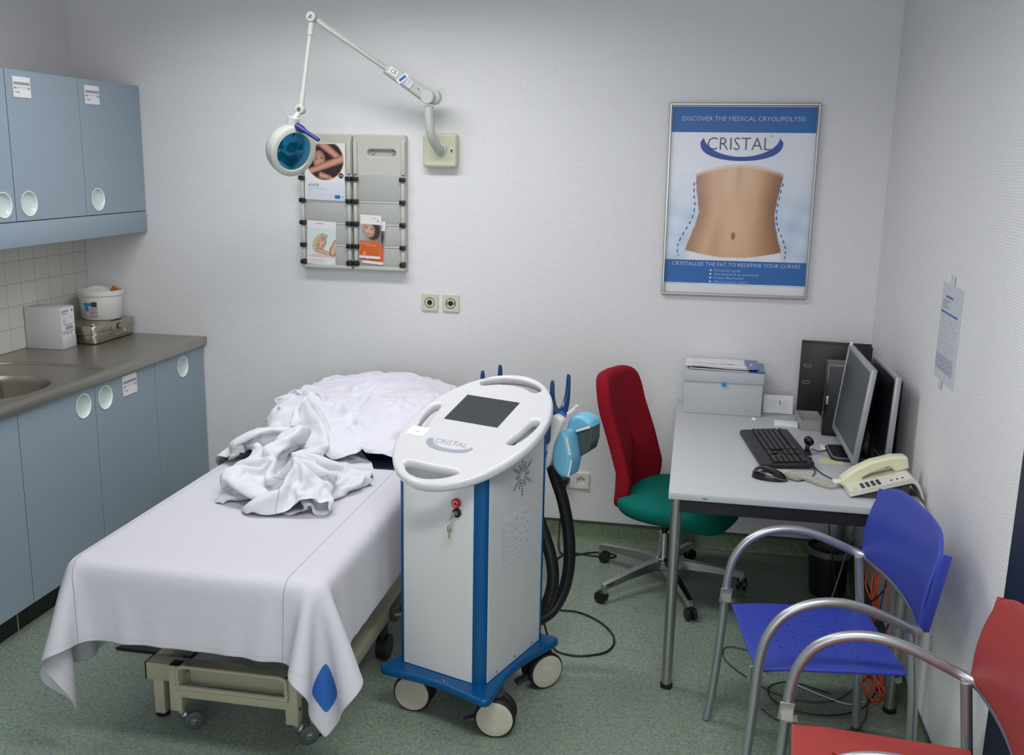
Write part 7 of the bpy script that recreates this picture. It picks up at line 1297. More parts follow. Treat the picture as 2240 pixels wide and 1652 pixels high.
169,31,15,5,20,34,29,5,0,-2,-8,-20,2,12,-12,-8,-6,2,35,36,-3,-22,-28,11,-7,29,10,-6,-14,-17,17,-4,21,-16,-2,29,-13,-28,-5,1,-16,-4,-9,-41,-39,-40,
178,12,8,32,22,24,19,-12,-4,0,5,-11,6,9,6,-15,-4,8,34,17,5,-3,-15,-23,9,-8,-3,0,0,13,2,-9,14,-10,0,23,-7,-23,-7,-9,-15,-9,-2,-38,-34,-35,
154,16,35,37,17,15,-12,19,-18,7,-4,4,11,5,12,-5,-5,17,0,11,6,25,5,-30,-11,27,-5,-20,-8,-2,-1,-2,3,0,7,6,-5,-10,-13,-11,-4,-5,-25,-24,-30,-30,
145,18,46,37,13,5,-24,9,28,-8,-3,18,2,3,4,13,-9,5,7,6,5,34,20,-21,-37,33,-21,10,-19,-9,-4,3,-10,1,0,4,0,-11,-10,-9,-8,-2,-24,-23,-27,-22,
139,25,37,31,14,1,-9,12,25,-6,20,7,1,-2,1,5,12,-4,4,4,1,30,16,-2,-34,2,21,-8,-24,4,-10,-4,5,-13,-5,9,-3,-14,-9,-6,-5,-9,-18,-26,-24,-28,
156,14,16,20,20,20,6,4,10,22,-6,2,8,7,5,3,5,4,2,2,8,-5,4,5,8,-13,-1,-2,-1,14,-19,-3,-4,5,-16,9,-9,-17,-6,-8,-13,-12,-9,-23,-21,-27,
149,24,1,11,28,39,20,12,9,9,1,-12,6,6,5,6,3,2,7,2,-1,3,11,-10,1,3,1,5,4,4,-24,-7,5,-4,-15,6,-18,-9,-4,-10,-10,-7,-21,-20,-20,-26,
160,1,3,20,35,22,17,21,-4,4,10,25,5,6,1,-8,13,13,5,5,5,-4,-4,-18,0,5,-7,-1,-2,1,8,-17,8,-16,-6,-1,-13,-2,-13,-8,-1,-11,-15,-25,-26,-12,
158,16,-12,28,38,29,-3,10,10,14,25,4,-9,14,5,-8,22,-15,4,0,10,26,-16,-14,-2,7,-8,-2,-2,-2,-2,0,-4,-4,-8,-8,-4,-4,-5,-7,-12,-14,-7,-21,-18,-30,
162,20,-18,33,34,16,35,-3,10,10,23,-19,2,8,15,-8,5,16,30,-23,17,-18,17,-17,7,-15,-7,9,-5,-9,1,-7,-4,-4,-6,-6,-6,-7,-5,-5,-2,-7,-27,-5,-32,-17,
166,25,-22,23,40,18,45,11,9,9,5,-24,-3,9,14,14,-9,32,-19,24,-24,3,18,-5,-13,11,-6,-21,2,8,-15,-4,-6,-3,-5,-6,-7,0,-9,2,-4,-28,-12,2,-36,-29,
192,6,-15,12,38,28,26,-6,12,18,10,-6,-14,7,12,2,35,-26,-5,2,9,32,-15,-16,6,-11,3,19,-4,-16,-4,-13,-1,-6,-3,-10,-3,-7,6,-8,-14,-14,8,-23,-35,-29,
177,16,6,5,22,26,6,14,4,7,8,3,17,2,2,14,5,17,-22,16,17,-14,-16,-6,0,1,24,-13,7,-3,-22,8,-11,-9,6,-6,-16,5,-8,-17,1,-2,-21,-21,-15,-20,
178,1,23,23,11,1,18,4,9,10,9,10,3,9,-4,4,17,9,10,2,1,-11,-10,13,-19,1,20,-19,-3,-2,-4,21,-25,-9,11,-19,7,-4,-21,-11,6,-6,-18,-25,-23,-18,
181,10,-5,27,14,8,5,20,10,9,4,2,10,11,-8,18,-11,13,2,-3,2,8,-5,17,1,-24,-1,-1,0,2,24,-28,1,-16,-5,12,-24,-4,3,-8,-8,-9,-16,-29,-10,-12,
206,-5,-14,1,13,14,18,14,6,19,4,4,21,-1,-7,23,-16,-2,1,1,2,5,6,7,11,9,0,2,1,1,-24,-25,14,-8,-18,10,2,-27,-9,-3,-13,-14,-19,-18,-3,-1,
205,-13,11,-13,2,8,21,9,20,14,10,1,21,-15,8,26,-7,-17,12,6,-4,-11,-1,16,-3,16,1,3,5,-19,-18,-10,17,-6,-21,-2,20,-18,-23,-7,-10,-7,-9,-22,1,-4,
191,17,-16,12,-5,-5,13,20,15,11,4,24,-10,6,28,-21,-2,4,8,-13,3,-3,0,13,-5,1,18,-3,8,-24,-6,-7,-5,9,-12,-9,25,-28,-16,-7,-16,-12,-4,2,-2,-5]
XG = heap(60, 48, [1.2565, -1.707, 0.591], GOWN); XD = heap(50, 46, [1.276, -1.122, 0.652], BEDDING)
bd_ = cloth_obj('bedding_bundle', XD, rest_grid(50, 46, 1.06, 1.14), [M_DUVET], None, .003, 2); tag(bd_, 'rumpled white bedding bundle heaped on the head end of the couch', 'bedding')
gw = cloth_obj('crumpled_gown', XG, rest_grid(60, 48, 1.0, 1.26), [M_GOWN], None, .0018, 2); tag(gw, 'crumpled bluish white cloth gown lying in the middle of the couch', 'gown')

# ================================================================== OFFICE CHAIR
OCx, OCy = 2.945, -.455
oc = thing('office_chair', 'swivel office chair with burgundy backrest and green seat, tucked at the desk', 'chair', (OCx, OCy, 0), d2(-20))
for k, (wx, wy) in enumerate(((2.651, -.259), (2.715, -.700), (3.075, -.800), (3.275, -.448), (3.060, -.165))):
    v = Matrix.Rotation(d2(20), 4, 'Z') @ Vector((wx - OCx, wy - OCy, 0)); L_ = .335; v = v.normalized(); a = math.atan2(v.y, v.x)
    fr_ = Matrix.Rotation(a, 4, 'Z'); mb = MB()
    pr = [(.020, .118, .024, .040), (.09, .118, .021, .034), (.20, .104, .017, .026), (L_ - .01, .084, .014, .020), (L_ + .006, .080, .012, .018)]
    V = []; 
    for x, z, w_, h2 in pr: V += [(x, -w_, z - h2), (x, -w_ * .8, z + .002), (x, w_ * .8, z + .002), (x, w_, z - h2)]
    F = [(4 * i + j, 4 * i + (j + 1) % 4, 4 * i + 4 + (j + 1) % 4, 4 * i + 4 + j) for i in range(4) for j in range(4)] + [(3, 2, 1, 0), (16, 17, 18, 19)]
    mb.add(V, F, 0, fr_); mb.box(L_ - .012, L_ + .010, -.011, .011, .042, .078, 0, bev=.003, tr=fr_); leg = mb.build('base_leg', M_CHROME, oc, recalc=True)
    ca = fr_ @ T((L_, 0, 0), rz=.6 + k * 1.3); mb = MB()
    for s in (-1, 1): mb.lathe([(0, 0), (.018, 0), (.0245, .003), (.0265, .009), (.0245, .0155), (0, .017)], 24, 0, ca @ frame((-.012, s * .0035, .0272), (1, 0, 0) if s < 0 else (-1, 0, 0), (0, 0, 1)))
    mb.box(-.022, .010, -.006, .006, .026, .054, 0, bev=.005, tr=ca); mb.build('castor', M_BLACK, leg)
MB().lathe([(0, .075), (.030, .078), (.032, .12), (.026, .128), (.026, .20), (.0225, .20), (.0225, .24), (0, .24)], 24).build('base_hub', M_CHROME, oc, ang=30)
MB().lathe([(0, .062), (.020, .062), (.022, .10), (.022, .19), (0, .19)], 20).lathe([(0, .24), (.014, .24), (.014, .345), (0, .345)], 16).build('gas_lift', M_BLACK, oc)
MB().box(-.13, .12, -.07, .07, .318, .350, 0, bev=.012).tube([(-.02, .06, .335), (.0, .20, .33)], .006, 8).build('seat_mechanism', M_BLACK, oc)
def blob(pts_fn, nu, nv, name, mat_, parent):  # closed cushion from a superellipsoid-like map
    V = []; F = []
    for j in range(nv + 1):
        for i in range(nu): V.append(pts_fn(i / nu, j / nv))
    for j in range(nv):
        for i in range(nu): F.append((j * nu + i, j * nu + (i + 1) % nu, (j + 1) * nu + (i + 1) % nu, (j + 1) * nu + i))
    return MB().add(V, F).build(name, mat_, parent, ang=80, recalc=True)
def spow(c, p): return math.copysign(abs(c) ** p, c)
def seat_pt(u, v):
    a = 2 * PI * u; b = -PI / 2 + PI * v; cb = spow(math.cos(b), .55); x = .236 * spow(math.cos(a), .62) * cb; y = .245 * spow(math.sin(a), .62) * cb; z = spow(math.sin(b), .8)
    z = .398 + (z * .050 if z > 0 else z * .075) + .018 * (x / .236) ** 3 * (-1 if x > 0 else .0) - .010 * (1 if z > 0 else 0) * math.exp(-(x * x + y * y) / .02); z += -.03 * max(0, x - .13) / .11 * 1.0
    return (x + .058, y, z)
blob(seat_pt, 48, 28, 'seat', M_GREEN, oc)
def back_pt(u, v):
    a = 2 * PI * u; b = -PI / 2 + PI * v; cb = spow(math.cos(b), .22)
    t = spow(math.sin(a), .34); z = .635 + .285 * t; y = .186 * spow(math.cos(a), .34) * (1 - .05 * max(0, t))
    d = .035 * spow(math.sin(b), .9); yy = y * cb ** .5; zz = .635 + (z - .635) * cb ** .35
    bow = -.150 - .085 * (zz - .35) / .55 + .055 * math.exp(-((zz - .52) / .16) ** 2) - .045 * (1 - (yy / .19) ** 2) * 1.0
    return (bow + d, yy, zz)
blob(back_pt, 56, 26, 'backrest', M_BORD, oc)
MB().tube(catmull([(-.06, 0, .325), (-.16, 0, .318), (-.190, 0, .34), (-.205, 0, .42), (-.214, 0, .55)], 6), .018, 4, sq=1.8).build('back_stem', M_BLACK, oc)

# ================================================================== DESK
DX0, DX1, DYF, DYB, DZ = 2.963, 3.776, -1.347, -.022, .720
dk = thing('desk', 'light grey office desk with round metal legs in the right corner', 'desk', (3.37, -.685, 0)); DO = Vector((-3.37, .685, 0))
def db(): return MB(DO)
db().box(DX0, DX1, DYF, DYB, DZ - .024, DZ, 0, bev=.0025).build('desktop', M_DESK, dk)
for x, y in ((DX0 + .028, DYF + .028), (DX1 - .045, DYF + .028), (DX0 + .028, DYB - .03), (DX1 - .045, DYB - .03)):
    o = db().cyl((x, y, .018), (x, y, DZ - .024), .0185, n=24).build('leg', M_ALU, dk); db().lathe([(0, .0005), (.019, .0005), (.0215, .004), (.0215, .018), (0, .02)], 20, 0, T((x, y, 0))).build('foot', M_BLACK, o)
db().box(DX0 + .03, DX1 - .05, DYF + .012, DYF + .035, DZ - .070, DZ - .025).box(DX0 + .03, DX1 - .05, DYB - .045, DYB - .02, DZ - .07, DZ - .025).box(DX0 + .02, DX0 + .04, DYF + .04, DYB - .04, DZ - .07, DZ - .025).box(DX1 - .055, DX1 - .035, DYF + .04, DYB - .04, DZ - .07, DZ - .025).build('under_frame', M_BLACK, dk)
mb = db(); mb.plate(rrect(.016, .007, .003, 4), [], .0, .0006, 0, 0, tr=frame((3.082, DYF - .0003, DZ - .013), (1, 0, 0), (0, 0, 1))); mb.build('inspection_sticker', mat('green_sticker', rgb(90, 160, 120), .4, bump=.01), dk)
ct = db().box(3.735, 3.770, DYF + .10, DYB - .06, DZ - .13, DZ - .075, 0).build('cable_tray', M_SATIN, dk)
DT = DZ + .0006
# --- archive box with brochures
ab = thing('archive_box', 'pale grey cardboard archive box with flap lid and blue tab on the desk', 'box', (3.158, -.150, DT), d2(-.5))
MB().box(-.165, .165, -.100, .100, 0, .178, 0, bev=.001).build('box_body', M_BOX, ab)
mb = MB(); mb.box(-.168, .168, -.1045, -.1015, .142, .1905, 0, bev=.0006).box(-.168, .168, -.1045, .103, .188, .191, 0, bev=.0006).box(-.1685, -.1665, -.103, .1, .150, .189).box(.1665, .1685, -.103, .1, .150, .189); mb.build('flap_lid', M_BOX, ab)
MB().box(-.008, .011, -.108, -.1045, .126, .145, 0, bev=.001).build('blue_tab', M_CYAN, ab)
def wavy(name, label, cat_, loc, rz, w, h, fn, amp, group=None, lift=0.0):
    t = thing(name, label, cat_, loc, rz, group)
    nx, ny = 40, 30; V = []; F = []; Cc = []
    for j in range(ny + 1):
        for i in range(nx + 1):
            u, v = i / nx, j / ny; V.append(((u - .5) * w, (v - .5) * h, .0035 + amp * (1 - v) ** 3 * (.5 + .5 * math.sin(u * 5.2 + 1)) )); c = fn(u, v); Cc += [lin(c[0]), lin(c[1]), lin(c[2]), 1]
    F = [(j * (nx + 1) + i, j * (nx + 1) + i + 1, (j + 1) * (nx + 1) + i + 1, (j + 1) * (nx + 1) + i) for j in range(ny) for i in range(nx)]
    me = bpy.data.meshes.new('cover'); me.from_pydata(V, [], F); at = me.color_attributes.new('print', 'FLOAT_COLOR', 'POINT'); at.data.foreach_set('color', Cc); me.materials.append(M_PRINT); me.polygons.foreach_set('use_smooth', [True] * len(F))
    o = bpy.data.objects.new('cover', me); COL.objects.link(o); o.parent = t; m_ = o.modifiers.new('s', 'SOLIDIFY'); m_.thickness = .0028; m_.offset = -1; return t
def cov(u, v):
    c = (226, 226, 230)
    if u > .805 + .045 * (1 - v) ** 2: 
        c = (36, 82, 156)
        if .88 < u < .905 and .35 < v < .65: c = (190, 205, 225)
        return c
    if .03 < v < .07: c = (70, 80, 110) if u > .12 + .3 * (v - .03) else c
    for cx, cy, rx, ry, cc in ((.26, .40, .17, .045, (196, 160, 154)), (.37, .36, .06, .05, (176, 124, 120)), (.50, .40, .035, .07, (190, 140, 134)), (.60, .42, .05, .09, (180, 130, 126)), (.66, .42, .13, .085, (206, 176, 170)), (.655, .40, .025, .05, (70, 70, 72))):
        e = ((u - cx) / rx) ** 2 + ((v - cy) / ry) ** 2
        if e < 1 and not (rx == .13 and e < .6) : c = cc
    if .08 < u < .16 and .86 < v < .94 and int(u * 100) % 3: c = (130, 136, 150)
    return c
bz_ = DT + .1925
wavy('magazine', 'blue edged brochure lying lowest on the grey archive box', 'brochure', (3.172, -.150, bz_), d2(-2), .315, .205, lambda u, v: (34, 84, 150) if u > .78 else (222, 223, 228), .002)
wavy('magazine', 'white brochure with eye pictures and dark blue end, on top of the grey archive box', 'brochure', (3.148, -.145, bz_ + .0085), d2(-1), .312, .212, cov, .006)
# --- small desk stand, card, tray
cdz = thing('card_stand', 'white card leaning on the wall beside the black binder', 'card', (3.400, -.150, DT)); tl = frame((-.063, -.02, .001), (1, -.02, 0), (0, .30, .954))
mb = MB(); mb.box(0, .125, 0, .080, -.006, 0, 0, bev=.001, tr=tl); mb.rect(.067, .071, .046, .058, .0006, 1, tl); mb.rect(.070, .074, .036, .047, .0006, 2, tl)
for k in range(7): mb.rect(.012, .050 + (k * 7 % 4) * .004, .018 + k * .006, .0195 + k * .006, .0006, 3, tl); mb.rect(.080, .110 - (k * 5 % 3) * .006, .018 + k * .006, .0195 + k * .006, .0006, 3, tl)
mb.build('card', [M_PAPER, M_RED, M_CYAN, mat('pale_print2', rgb(196, 198, 202), .6, bump=.01)], cdz)
c2 = thing('card_stack', 'small stack of white cards lying in front of the leaning card', 'cards', (3.418, -.368, DT), d2(-4)); MB().box(-.047, .047, -.036, .036, 0, .012, 0, bev=.0008).rect(.022, .032, -.028, -.026, .0125, 1).build('cards', [M_PAPER, M_RED], c2)
c3 = thing('desk_tray', 'small open grey tray standing between binder and computer', 'tray', (3.512, -.345, DT), d2(2))
mb = MB(); w_, d_, h_2 = .045, .085, .042
mb.box(-w_, w_, -d_, d_, 0, .003).box(-w_, -w_ + .003, -d_, d_, .003, h_2).box(w_ - .003, w_, -d_, d_, .003, h_2).box(-w_ + .003, w_ - .003, -d_, -d_ + .003, .003, h_2).box(-w_ + .003, w_ - .003, d_ - .003, d_, .003, h_2); mb.build('tray', mat('grey_tray', rgb(150, 152, 150), .6, bump=.03), c3)
MB().add([(-.012, 0, .001), (.010, -.004, .001), (.014, .010, .002), (-.006, .012, .001), (0, .002, .014), (.006, .008, .010), (-.004, .006, .011)], [(0, 1, 4), (1, 5, 4), (1, 2, 5), (2, 6, 5), (2, 3, 6), (3, 0, 6), (0, 4, 6), (4, 5, 6), (0, 3, 2, 1)]).build('paper_scrap', M_PAPER).location = (3.290, -.318, DT)
tag(bpy.data.objects['paper_scrap'], 'tiny crumpled scrap of white paper in front of the archive box', 'paper')
# --- lever arch binder standing at the wall
bi = thing('ring_binder', 'black lever arch binder standing upright behind the computer', 'binder', (3.478, -.165, DT), d2(-6))
mb = MB(); mb.box(0, .288, -.0020, .0, 0, .318, 0, bev=.0006).box(0, .288, .072, .074, 0, .318, 0, bev=.0006).box(-.0015, .001, -.001, .074, 0, .318, 1, bev=.0006); bo = mb.build('cover', [M_BLACK, mat('grey_spine', rgb(120, 122, 130), .5, bump=.03)], bi)
MB().box(.004, .270, .012, .060, .008, .306).build('paper_block', M_PAPER, bi)
for z in (.148, .220): MB().tube([(p[0], -.0030, p[1]) for p in rrect(.030, .011, .0054, 4, .030, z)], .0013, 6, closed=True).build('eyelet', M_ALU, bi)
MB().box(-.0022, -.0008, .020, .034, .245, .270).build('green_tab', mat('green_tab_plastic', rgb(60, 160, 120), .5, bump=.01), bi)
# --- computer
pcx = thing('desktop_computer', 'black slim desktop computer standing on end behind the monitors', 'computer', (3.546, -.492, DT), d2(-3))
mb = MB(); mb.box(0, .200, 0, .075, .0, .300, 0, bev=.004); mb.build('case', M_BLACKG, pcx); MB().box(.010, .190, -.003, .001, .015, .285, 0, bev=.002).build('front_cover', M_BLACK, pcx); MB().box(.006, .016, -.0045, -.0025, .130, .165, 0, bev=.001).build('badge', M_SILVER, pcx)
# --- monitors
def monitor(label, loc, yaw, tilt, w, h, thick, stand, rear):
    t = thing('monitor', label, 'monitor', (loc[0], loc[1], DT), 0, None)
    o = Vector((0, 0, loc[2] - DT)); wdv = Vector((math.cos(yaw), math.sin(yaw), 0)); nb = Vector((math.sin(yaw), -math.cos(yaw), 0)); up_v = Vector((0, 0, 1)) * math.cos(tilt) + nb * math.sin(tilt)
    # local x = near to far, y = up, z = out of the screen
    fr_ = frame(o, wdv, up_v); fr_ = frame(o, wdv, up_v, -nb * math.cos(tilt) + Vector((0, 0, 1)) * math.sin(tilt)); bz2 = .016
    if rear: fr_ = frame(o + wdv * w, -wdv, up_v, -(-nb * math.cos(tilt) + Vector((0, 0, 1)) * math.sin(tilt)))
    if rear: mb = MB(); mb.box(0, w, 0, h, -.022, 0, 0, bev=.006, tr=fr_); fo = mb.build('bezel', M_SILVER, t, recalc=True)
    else:
        mb = MB(); mb.box(0, bz2, 0, h, -.020, 0, 0, bev=.003, tr=fr_).box(w - bz2, w, 0, h, -.020, 0, 0, bev=.003, tr=fr_).box(bz2 * .6, w - bz2 * .6, h - bz2, h, -.020, 0, 0, bev=.003, tr=fr_).box(bz2 * .6, w - bz2 * .6, 0, bz2 * 1.4, -.020, 0, 0, bev=.003, tr=fr_); fo = mb.build('bezel', M_SILVER, t, recalc=True)
    mb = MB(); mb.box(bz2 * .8, w - bz2 * .8, bz2, h - bz2 * .8, -.016, -.003, 0, tr=fr_); mb.build('screen', M_MSCREEN, t, recalc=True)
    mb = MB(); r0 = rrect(w - .006, h - .006, .01, 3, w / 2, h / 2); r1 = rrect(w - .05, h - .06, .02, 3, w / 2, h / 2); r2 = rrect(w * .55, h * .6, .03, 3, w / 2, h / 2); n = len(r0)
    V = [(a, b, -.018) for a, b in r0] + [(a, b, -.032) for a, b in r1] + [(a, b, -thick) for a, b in r2]; F = [(i * n + k, i * n + (k + 1) % n, (i + 1) * n + (k + 1) % n, (i + 1) * n + k) for i in range(2) for k in range(n)] + [tuple(range(n)), tuple(range(2 * n, 3 * n))]
    mb.add(V, F, 0, fr_); mb.build('rear_shell', M_BLACK, t, recalc=True)
    c = o + wdv * (w / 2); b0 = c + nb * (-.024 if rear else .040); foot = Vector((b0.x + (.030 if rear else 0), b0.y, 0)); fd = .070 if rear else .150
    mb = MB(); mb.tube([b0 + up_v * (h * .45) + nb * .0, Vector((b0.x + nb.x * .004, b0.y, .008))], [.014, .018], 12, sq=1.8); st = mb.build('stand_neck', M_BLACK, t)
    mb = MB(); mb.plate(rrect(.20, fd, .03, 5), [], 0, .011, .004, 0, tr=frame((foot.x - .012, foot.y, 0), wdv, -nb)); fo_ = mb.build('stand_foot', M_BLACK, t, recalc=True)
    MB().tube([(foot.x - .012 + wdv.x * p[0] - nb.x * p[1], foot.y + wdv.y * p[0] - nb.y * p[1], .0115) for p in rrect(.185, fd - .015, .026, 4)], .0018, 6, closed=True).build('foot_trim', M_SILVER, t)
    return t, fr_
t1, f1_ = monitor('flat monitor with silver frame facing left, nearer the keyboard', (3.589, -1.0, .758), 1.585, .104, .497, .344, .046, True, False)
mb = MB(); mb.box(.477, .489, .343, .356, -.012, -.002, 0, bev=.002, tr=f1_); mb.build('clip_on_note', M_PAPER, t1, recalc=True)
monitor('second monitor with silver frame, close to the right wall behind the first', (3.716, -1.010, .765), 1.592, .03, .42, .315, .036, True, True)
sp2 = thing('router', 'black upright box with grille behind the monitors at the right wall', 'router', (3.765, -.700, DT)); MB().box(-.020, .021, -.03, .03, 0, .290, 0, bev=.004).build('case', M_BLACK, sp2)
mb = MB(); [mb.box(-.014, .015, -.0315, -.0300, .18 + k * .008, .183 + k * .008) for k in range(11)]; mb.build('grille', M_DGREY, sp2)
ad2 = thing('power_adapter', 'black power brick with green light on the desk behind the phone', 'adapter', (3.712, -1.005, DT + .0)); MB().box(-.035, .035, -.05, .05, 0, .034, 0, bev=.005).build('brick', M_BLACK, ad2); MB().lathe([(0, .0012), (.0022, .0008), (.0025, 0)], 12, 0, frame((-.012, -.0502, .022), (1, 0, 0), (0, 0, 1))).build('led', M_GREENP, ad2)
# --- keyboard
ka = math.atan2(-.979 + .458, 3.468 - 3.402); kb = thing('keyboard', 'black computer keyboard lying askew on the desk', 'keyboard', (3.3445, -.765, DT), ka)
KL, KW = .462, .190    # local x along the keyboard (far end negative), y across: the front edge lies at -y
kt = Matrix.Rotation(d2(3.0), 4, 'X')
mb = MB(); o2 = [(-KL / 2 + .01, -KW / 2), (KL / 2 - .006, -KW / 2), (KL / 2, -KW / 2 + .01), (KL / 2, KW / 2 - .012), (KL / 2 - .012, KW / 2), (-KL / 2 + .006, KW / 2), (-KL / 2, KW / 2 - .01), (-KL / 2, -KW / 2 + .012)]
mb.plate(o2, [], .001, .018, .004, 0, tr=T((0, 0, .004)) @ kt, seg=2, rb=.002); mb.build('keyboard_body', M_BLACK, kb)
mb = MB(); kk = T((0, 0, .0225)) @ kt
cols = [(-KL / 2 + .014 + i * .0190, .0165) for i in range(15)] + [(-KL / 2 + .310 + i * .0190, .0165) for i in range(3)] + [(-KL / 2 + .378 + i * .0190, .0165) for i in range(4)]
for r_ in range(6):
    y0 = KW / 2 - .042 - r_ * .0195 - (.004 if r_ else 0)
    for ci, (x0, w_) in enumerate(cols):
        if 15 <= ci < 18 and (r_ == 3 or (r_ == 4 and ci != 16)): continue
        if ci < 15 and r_ == 5 and 4 <= ci <= 8: continue
        mb.box(x0, x0 + w_, y0, y0 + .0162, 0, .0062, 0, bev=.0012, tr=kk, seg=1); mb.rect(x0 + .0045, x0 + .0080, y0 + .0075, y0 + .0112, .0064, 1, kk)
mb.box(cols[4][0], cols[8][0] + .0165, KW / 2 - .046 - 5 * .0195, KW / 2 - .046 - 5 * .0195 + .0162, 0, .0062, 0, bev=.0012, tr=kk, seg=1)
mb.build('keys', [mat('key_black', rgb(30, 31, 34), .5, bump=.03), mat('key_legend', rgb(150, 152, 156), .5, bump=.01)], kb)
mb = MB(); [mb.rect(KL / 2 - .052 + k * .022, KL / 2 - .040 + k * .022, KW / 2 - .019, KW / 2 - .017, .0005, 0, kk) for k in range(2)]; mb.build('indicator_marks', M_SILVER, kb)
# --- mouse
ms = thing('computer_mouse', 'black computer mouse with silver line on the desk', 'mouse', (3.302, -1.118, DT), d2(-12))
def mouse_pt(u, v):
    a = 2 * PI * u; b = PI / 2 * v; cb = spow(math.cos(b), .6); x = .0605 * spow(math.cos(a), .85) * cb; y = .0325 * spow(math.sin(a), .8) * cb * (1 - .12 * math.cos(2 * a)); z = .001 + .036 * math.sin(b) ** .8 * (1 - .35 * (x / .06) - .15 * (x / .06) ** 2)
    return (x, y, max(.001, z))
blob(mouse_pt, 40, 16, 'mouse_shell', M_BLACKG, ms)
mb = MB(); ln = []
for k in range(41): u_ = .5 + k / 40 * .5; p = mouse_pt(u_, .26 + .14 * math.sin(k / 40 * PI * 2 - .6)); q = Vector(p); ln.append(q * 1.012 + Vector((0, 0, .0004)))
mb.tube(ln, .0009, 6); mb.build('silver_line', M_SILVER, ms)
def cable(name, label, pts, r, m_, cat_='cable', group=None, parent=None, n=8, ns=8):
    P_ = catmull(pts, ns); o0 = P_[0].copy(); mb = MB(-o0); mb.tube(P_, r, n); o = mb.build(name, m_, parent); o.location = o0
    if not parent: tag(o, label, cat_, group)
    return o
zt = DT + .0022
cable('mouse_cable', 'thin black cable looping from the mouse across the desk', [(3.360, -1.135, zt + .006), (3.40, -1.130, zt), (3.435, -1.09, zt), (3.462, -1.03, zt + .001), (3.462, -.965, zt + .012), (3.447, -.905, zt + .022), (3.442, -.872, zt + .026)], .0019, M_BLACK)
cable('usb_cable', 'black cable running from the webcam plug towards the phone', [(3.440, -.868, zt + .026), (3.453, -.90, zt + .02), (3.468, -.96, zt + .004), (3.49, -1.03, zt), (3.52, -1.085, zt), (3.530, -1.105, zt)], .0019, M_BLACK)
wc = thing('webcam', 'small round black webcam lying behind the keyboard', 'webcam', (3.466, -.768, DT)); mb = MB(); mb.lathe([(0, .016), (.011, .014), (.019, .007), (.021, 0), (.019, -.007), (.010, -.012), (0, -.013)], 28, 0, frame((.0, 0, .048), (.6, -.8, 0), (0, 0, 1)) @ Matrix.Rotation(.5, 4, 'X')); mb.build('camera_ball', M_BLACKG, wc, recalc=True); MB().box(-.024, .010, -.032, .012, .001, .012, 0, bev=.004).box(-.012, .004, -.012, .004, .010, .036, 0, bev=.004).build('clamp', M_BLACK, wc); MB().box(-.030, .004, -.103, -.087, .0005, .013, 0, bev=.004).build('plug', M_BLACK, wc)
cable('webcam_cable', 'black cable from the webcam to behind the monitor', [(3.478, -.765, zt + .014), (3.51, -.745, zt + .002), (3.55, -.70, zt), (3.585, -.62, zt)], .0019, M_BLACK)
nt_ = MB().box(-.042, .042, -.034, .034, 0, .0012, 0, tr=T((0, 0, 0), rz=-.05)); o = nt_.build('sticky_note', M_NOTE); o.location = (3.540, -.858, DT); tag(o, 'pale yellow note lying at the foot of the nearer monitor', 'note')
o = MB().box(-.040, .032, -.030, .030, 0, .004, 0, bev=.001).build('glossy_card', M_WHITEP); o.location = (3.563, -.672, DT); tag(o, 'white glossy card lying half under the nearer monitor', 'card')
# --- telephone
ph = thing('telephone', 'ivory desk telephone with handset by the front right corner of the desk', 'telephone', (3.660, -1.185, DT), d2(4))
PL, PWd = .236, .150
def prof_top(x): t = (x + PL / 2) / PL; return .020 + .058 * min(1, t / .80) ** 1.0 - (.0 if t < .80 else .075 * ((t - .80) / .20) ** 2.2)
n = 26; V = []; F = []
for k in range(n + 1):
    x = -PL / 2 + PL * k / n; z1 = max(.004, prof_top(x)); t = k / n; z0 = max(.0015, z1 - (.016 if t < .86 else .018)); dx = .0 if t < .86 else -(t - .86) * .06
    for y in (-PWd / 2, PWd / 2): V += [(x + dx * 0, y, z0), (x, y, z1)]
F = [(4 * k, 4 * k + 4, 4 * k + 5, 4 * k + 1) for k in range(n)] + [(4 * k + 2, 4 * k + 3, 4 * k + 7, 4 * k + 6) for k in range(n)] + [(4 * k + 1, 4 * k + 5, 4 * k + 7, 4 * k + 3) for k in range(n)] + [(4 * k, 4 * k + 2, 4 * k + 6, 4 * k + 4) for k in range(n)] + [(0, 1, 3, 2), (4 * n, 4 * n + 2, 4 * n + 3, 4 * n + 1)]
mb = MB().add(V, F); body = mb.build('phone_body', M_PHONEB, ph, ang=30, recalc=True)
V = []; 
for k in range(11): x = -PL / 2 + .006 + (PL * .80 - .006) * k / 10; z1 = prof_top(x) - .0165; V += [(x, -PWd / 2 + .012, .0012), (x, PWd / 2 - .012, .0012), (x, PWd / 2 - .012, max(.002, z1)), (x, -PWd / 2 + .012, max(.002, z1))]
F = [(4 * k + j, 4 * k + (j + 1) % 4, 4 * k + 4 + (j + 1) % 4, 4 * k + 4 + j) for k in range(10) for j in range(4)] + [(3, 2, 1, 0), (40, 41, 42, 43)]
MB().add(V, F).build('phone_base', M_DGREY, ph, recalc=True)
sl = math.atan2(.058, PL * .8); on_top = lambda x, y, h=0: T((x, y, prof_top(x) + h), ry=-sl)
for c_ in range(4):
    for r_ in range(3):
        MB().box(-.0052, .0052, -.0062, .0062, 0, .0035, 0, bev=.001, tr=on_top(-.074 + c_ * .0165, -.058 + r_ * .0152)).build('key_button', mat('navy_key', rgb(40, 44, 70), .4, bump=.01), ph)
mb = MB(); [mb.box(-.0030, .0030, -.0030, .0030, 0, .003, 0, bev=.0008, tr=on_top(.014 + k * .017, -.052 + k * .0)) for k in range(3)]; mb.build('function_keys', MATS['navy_key'], ph)
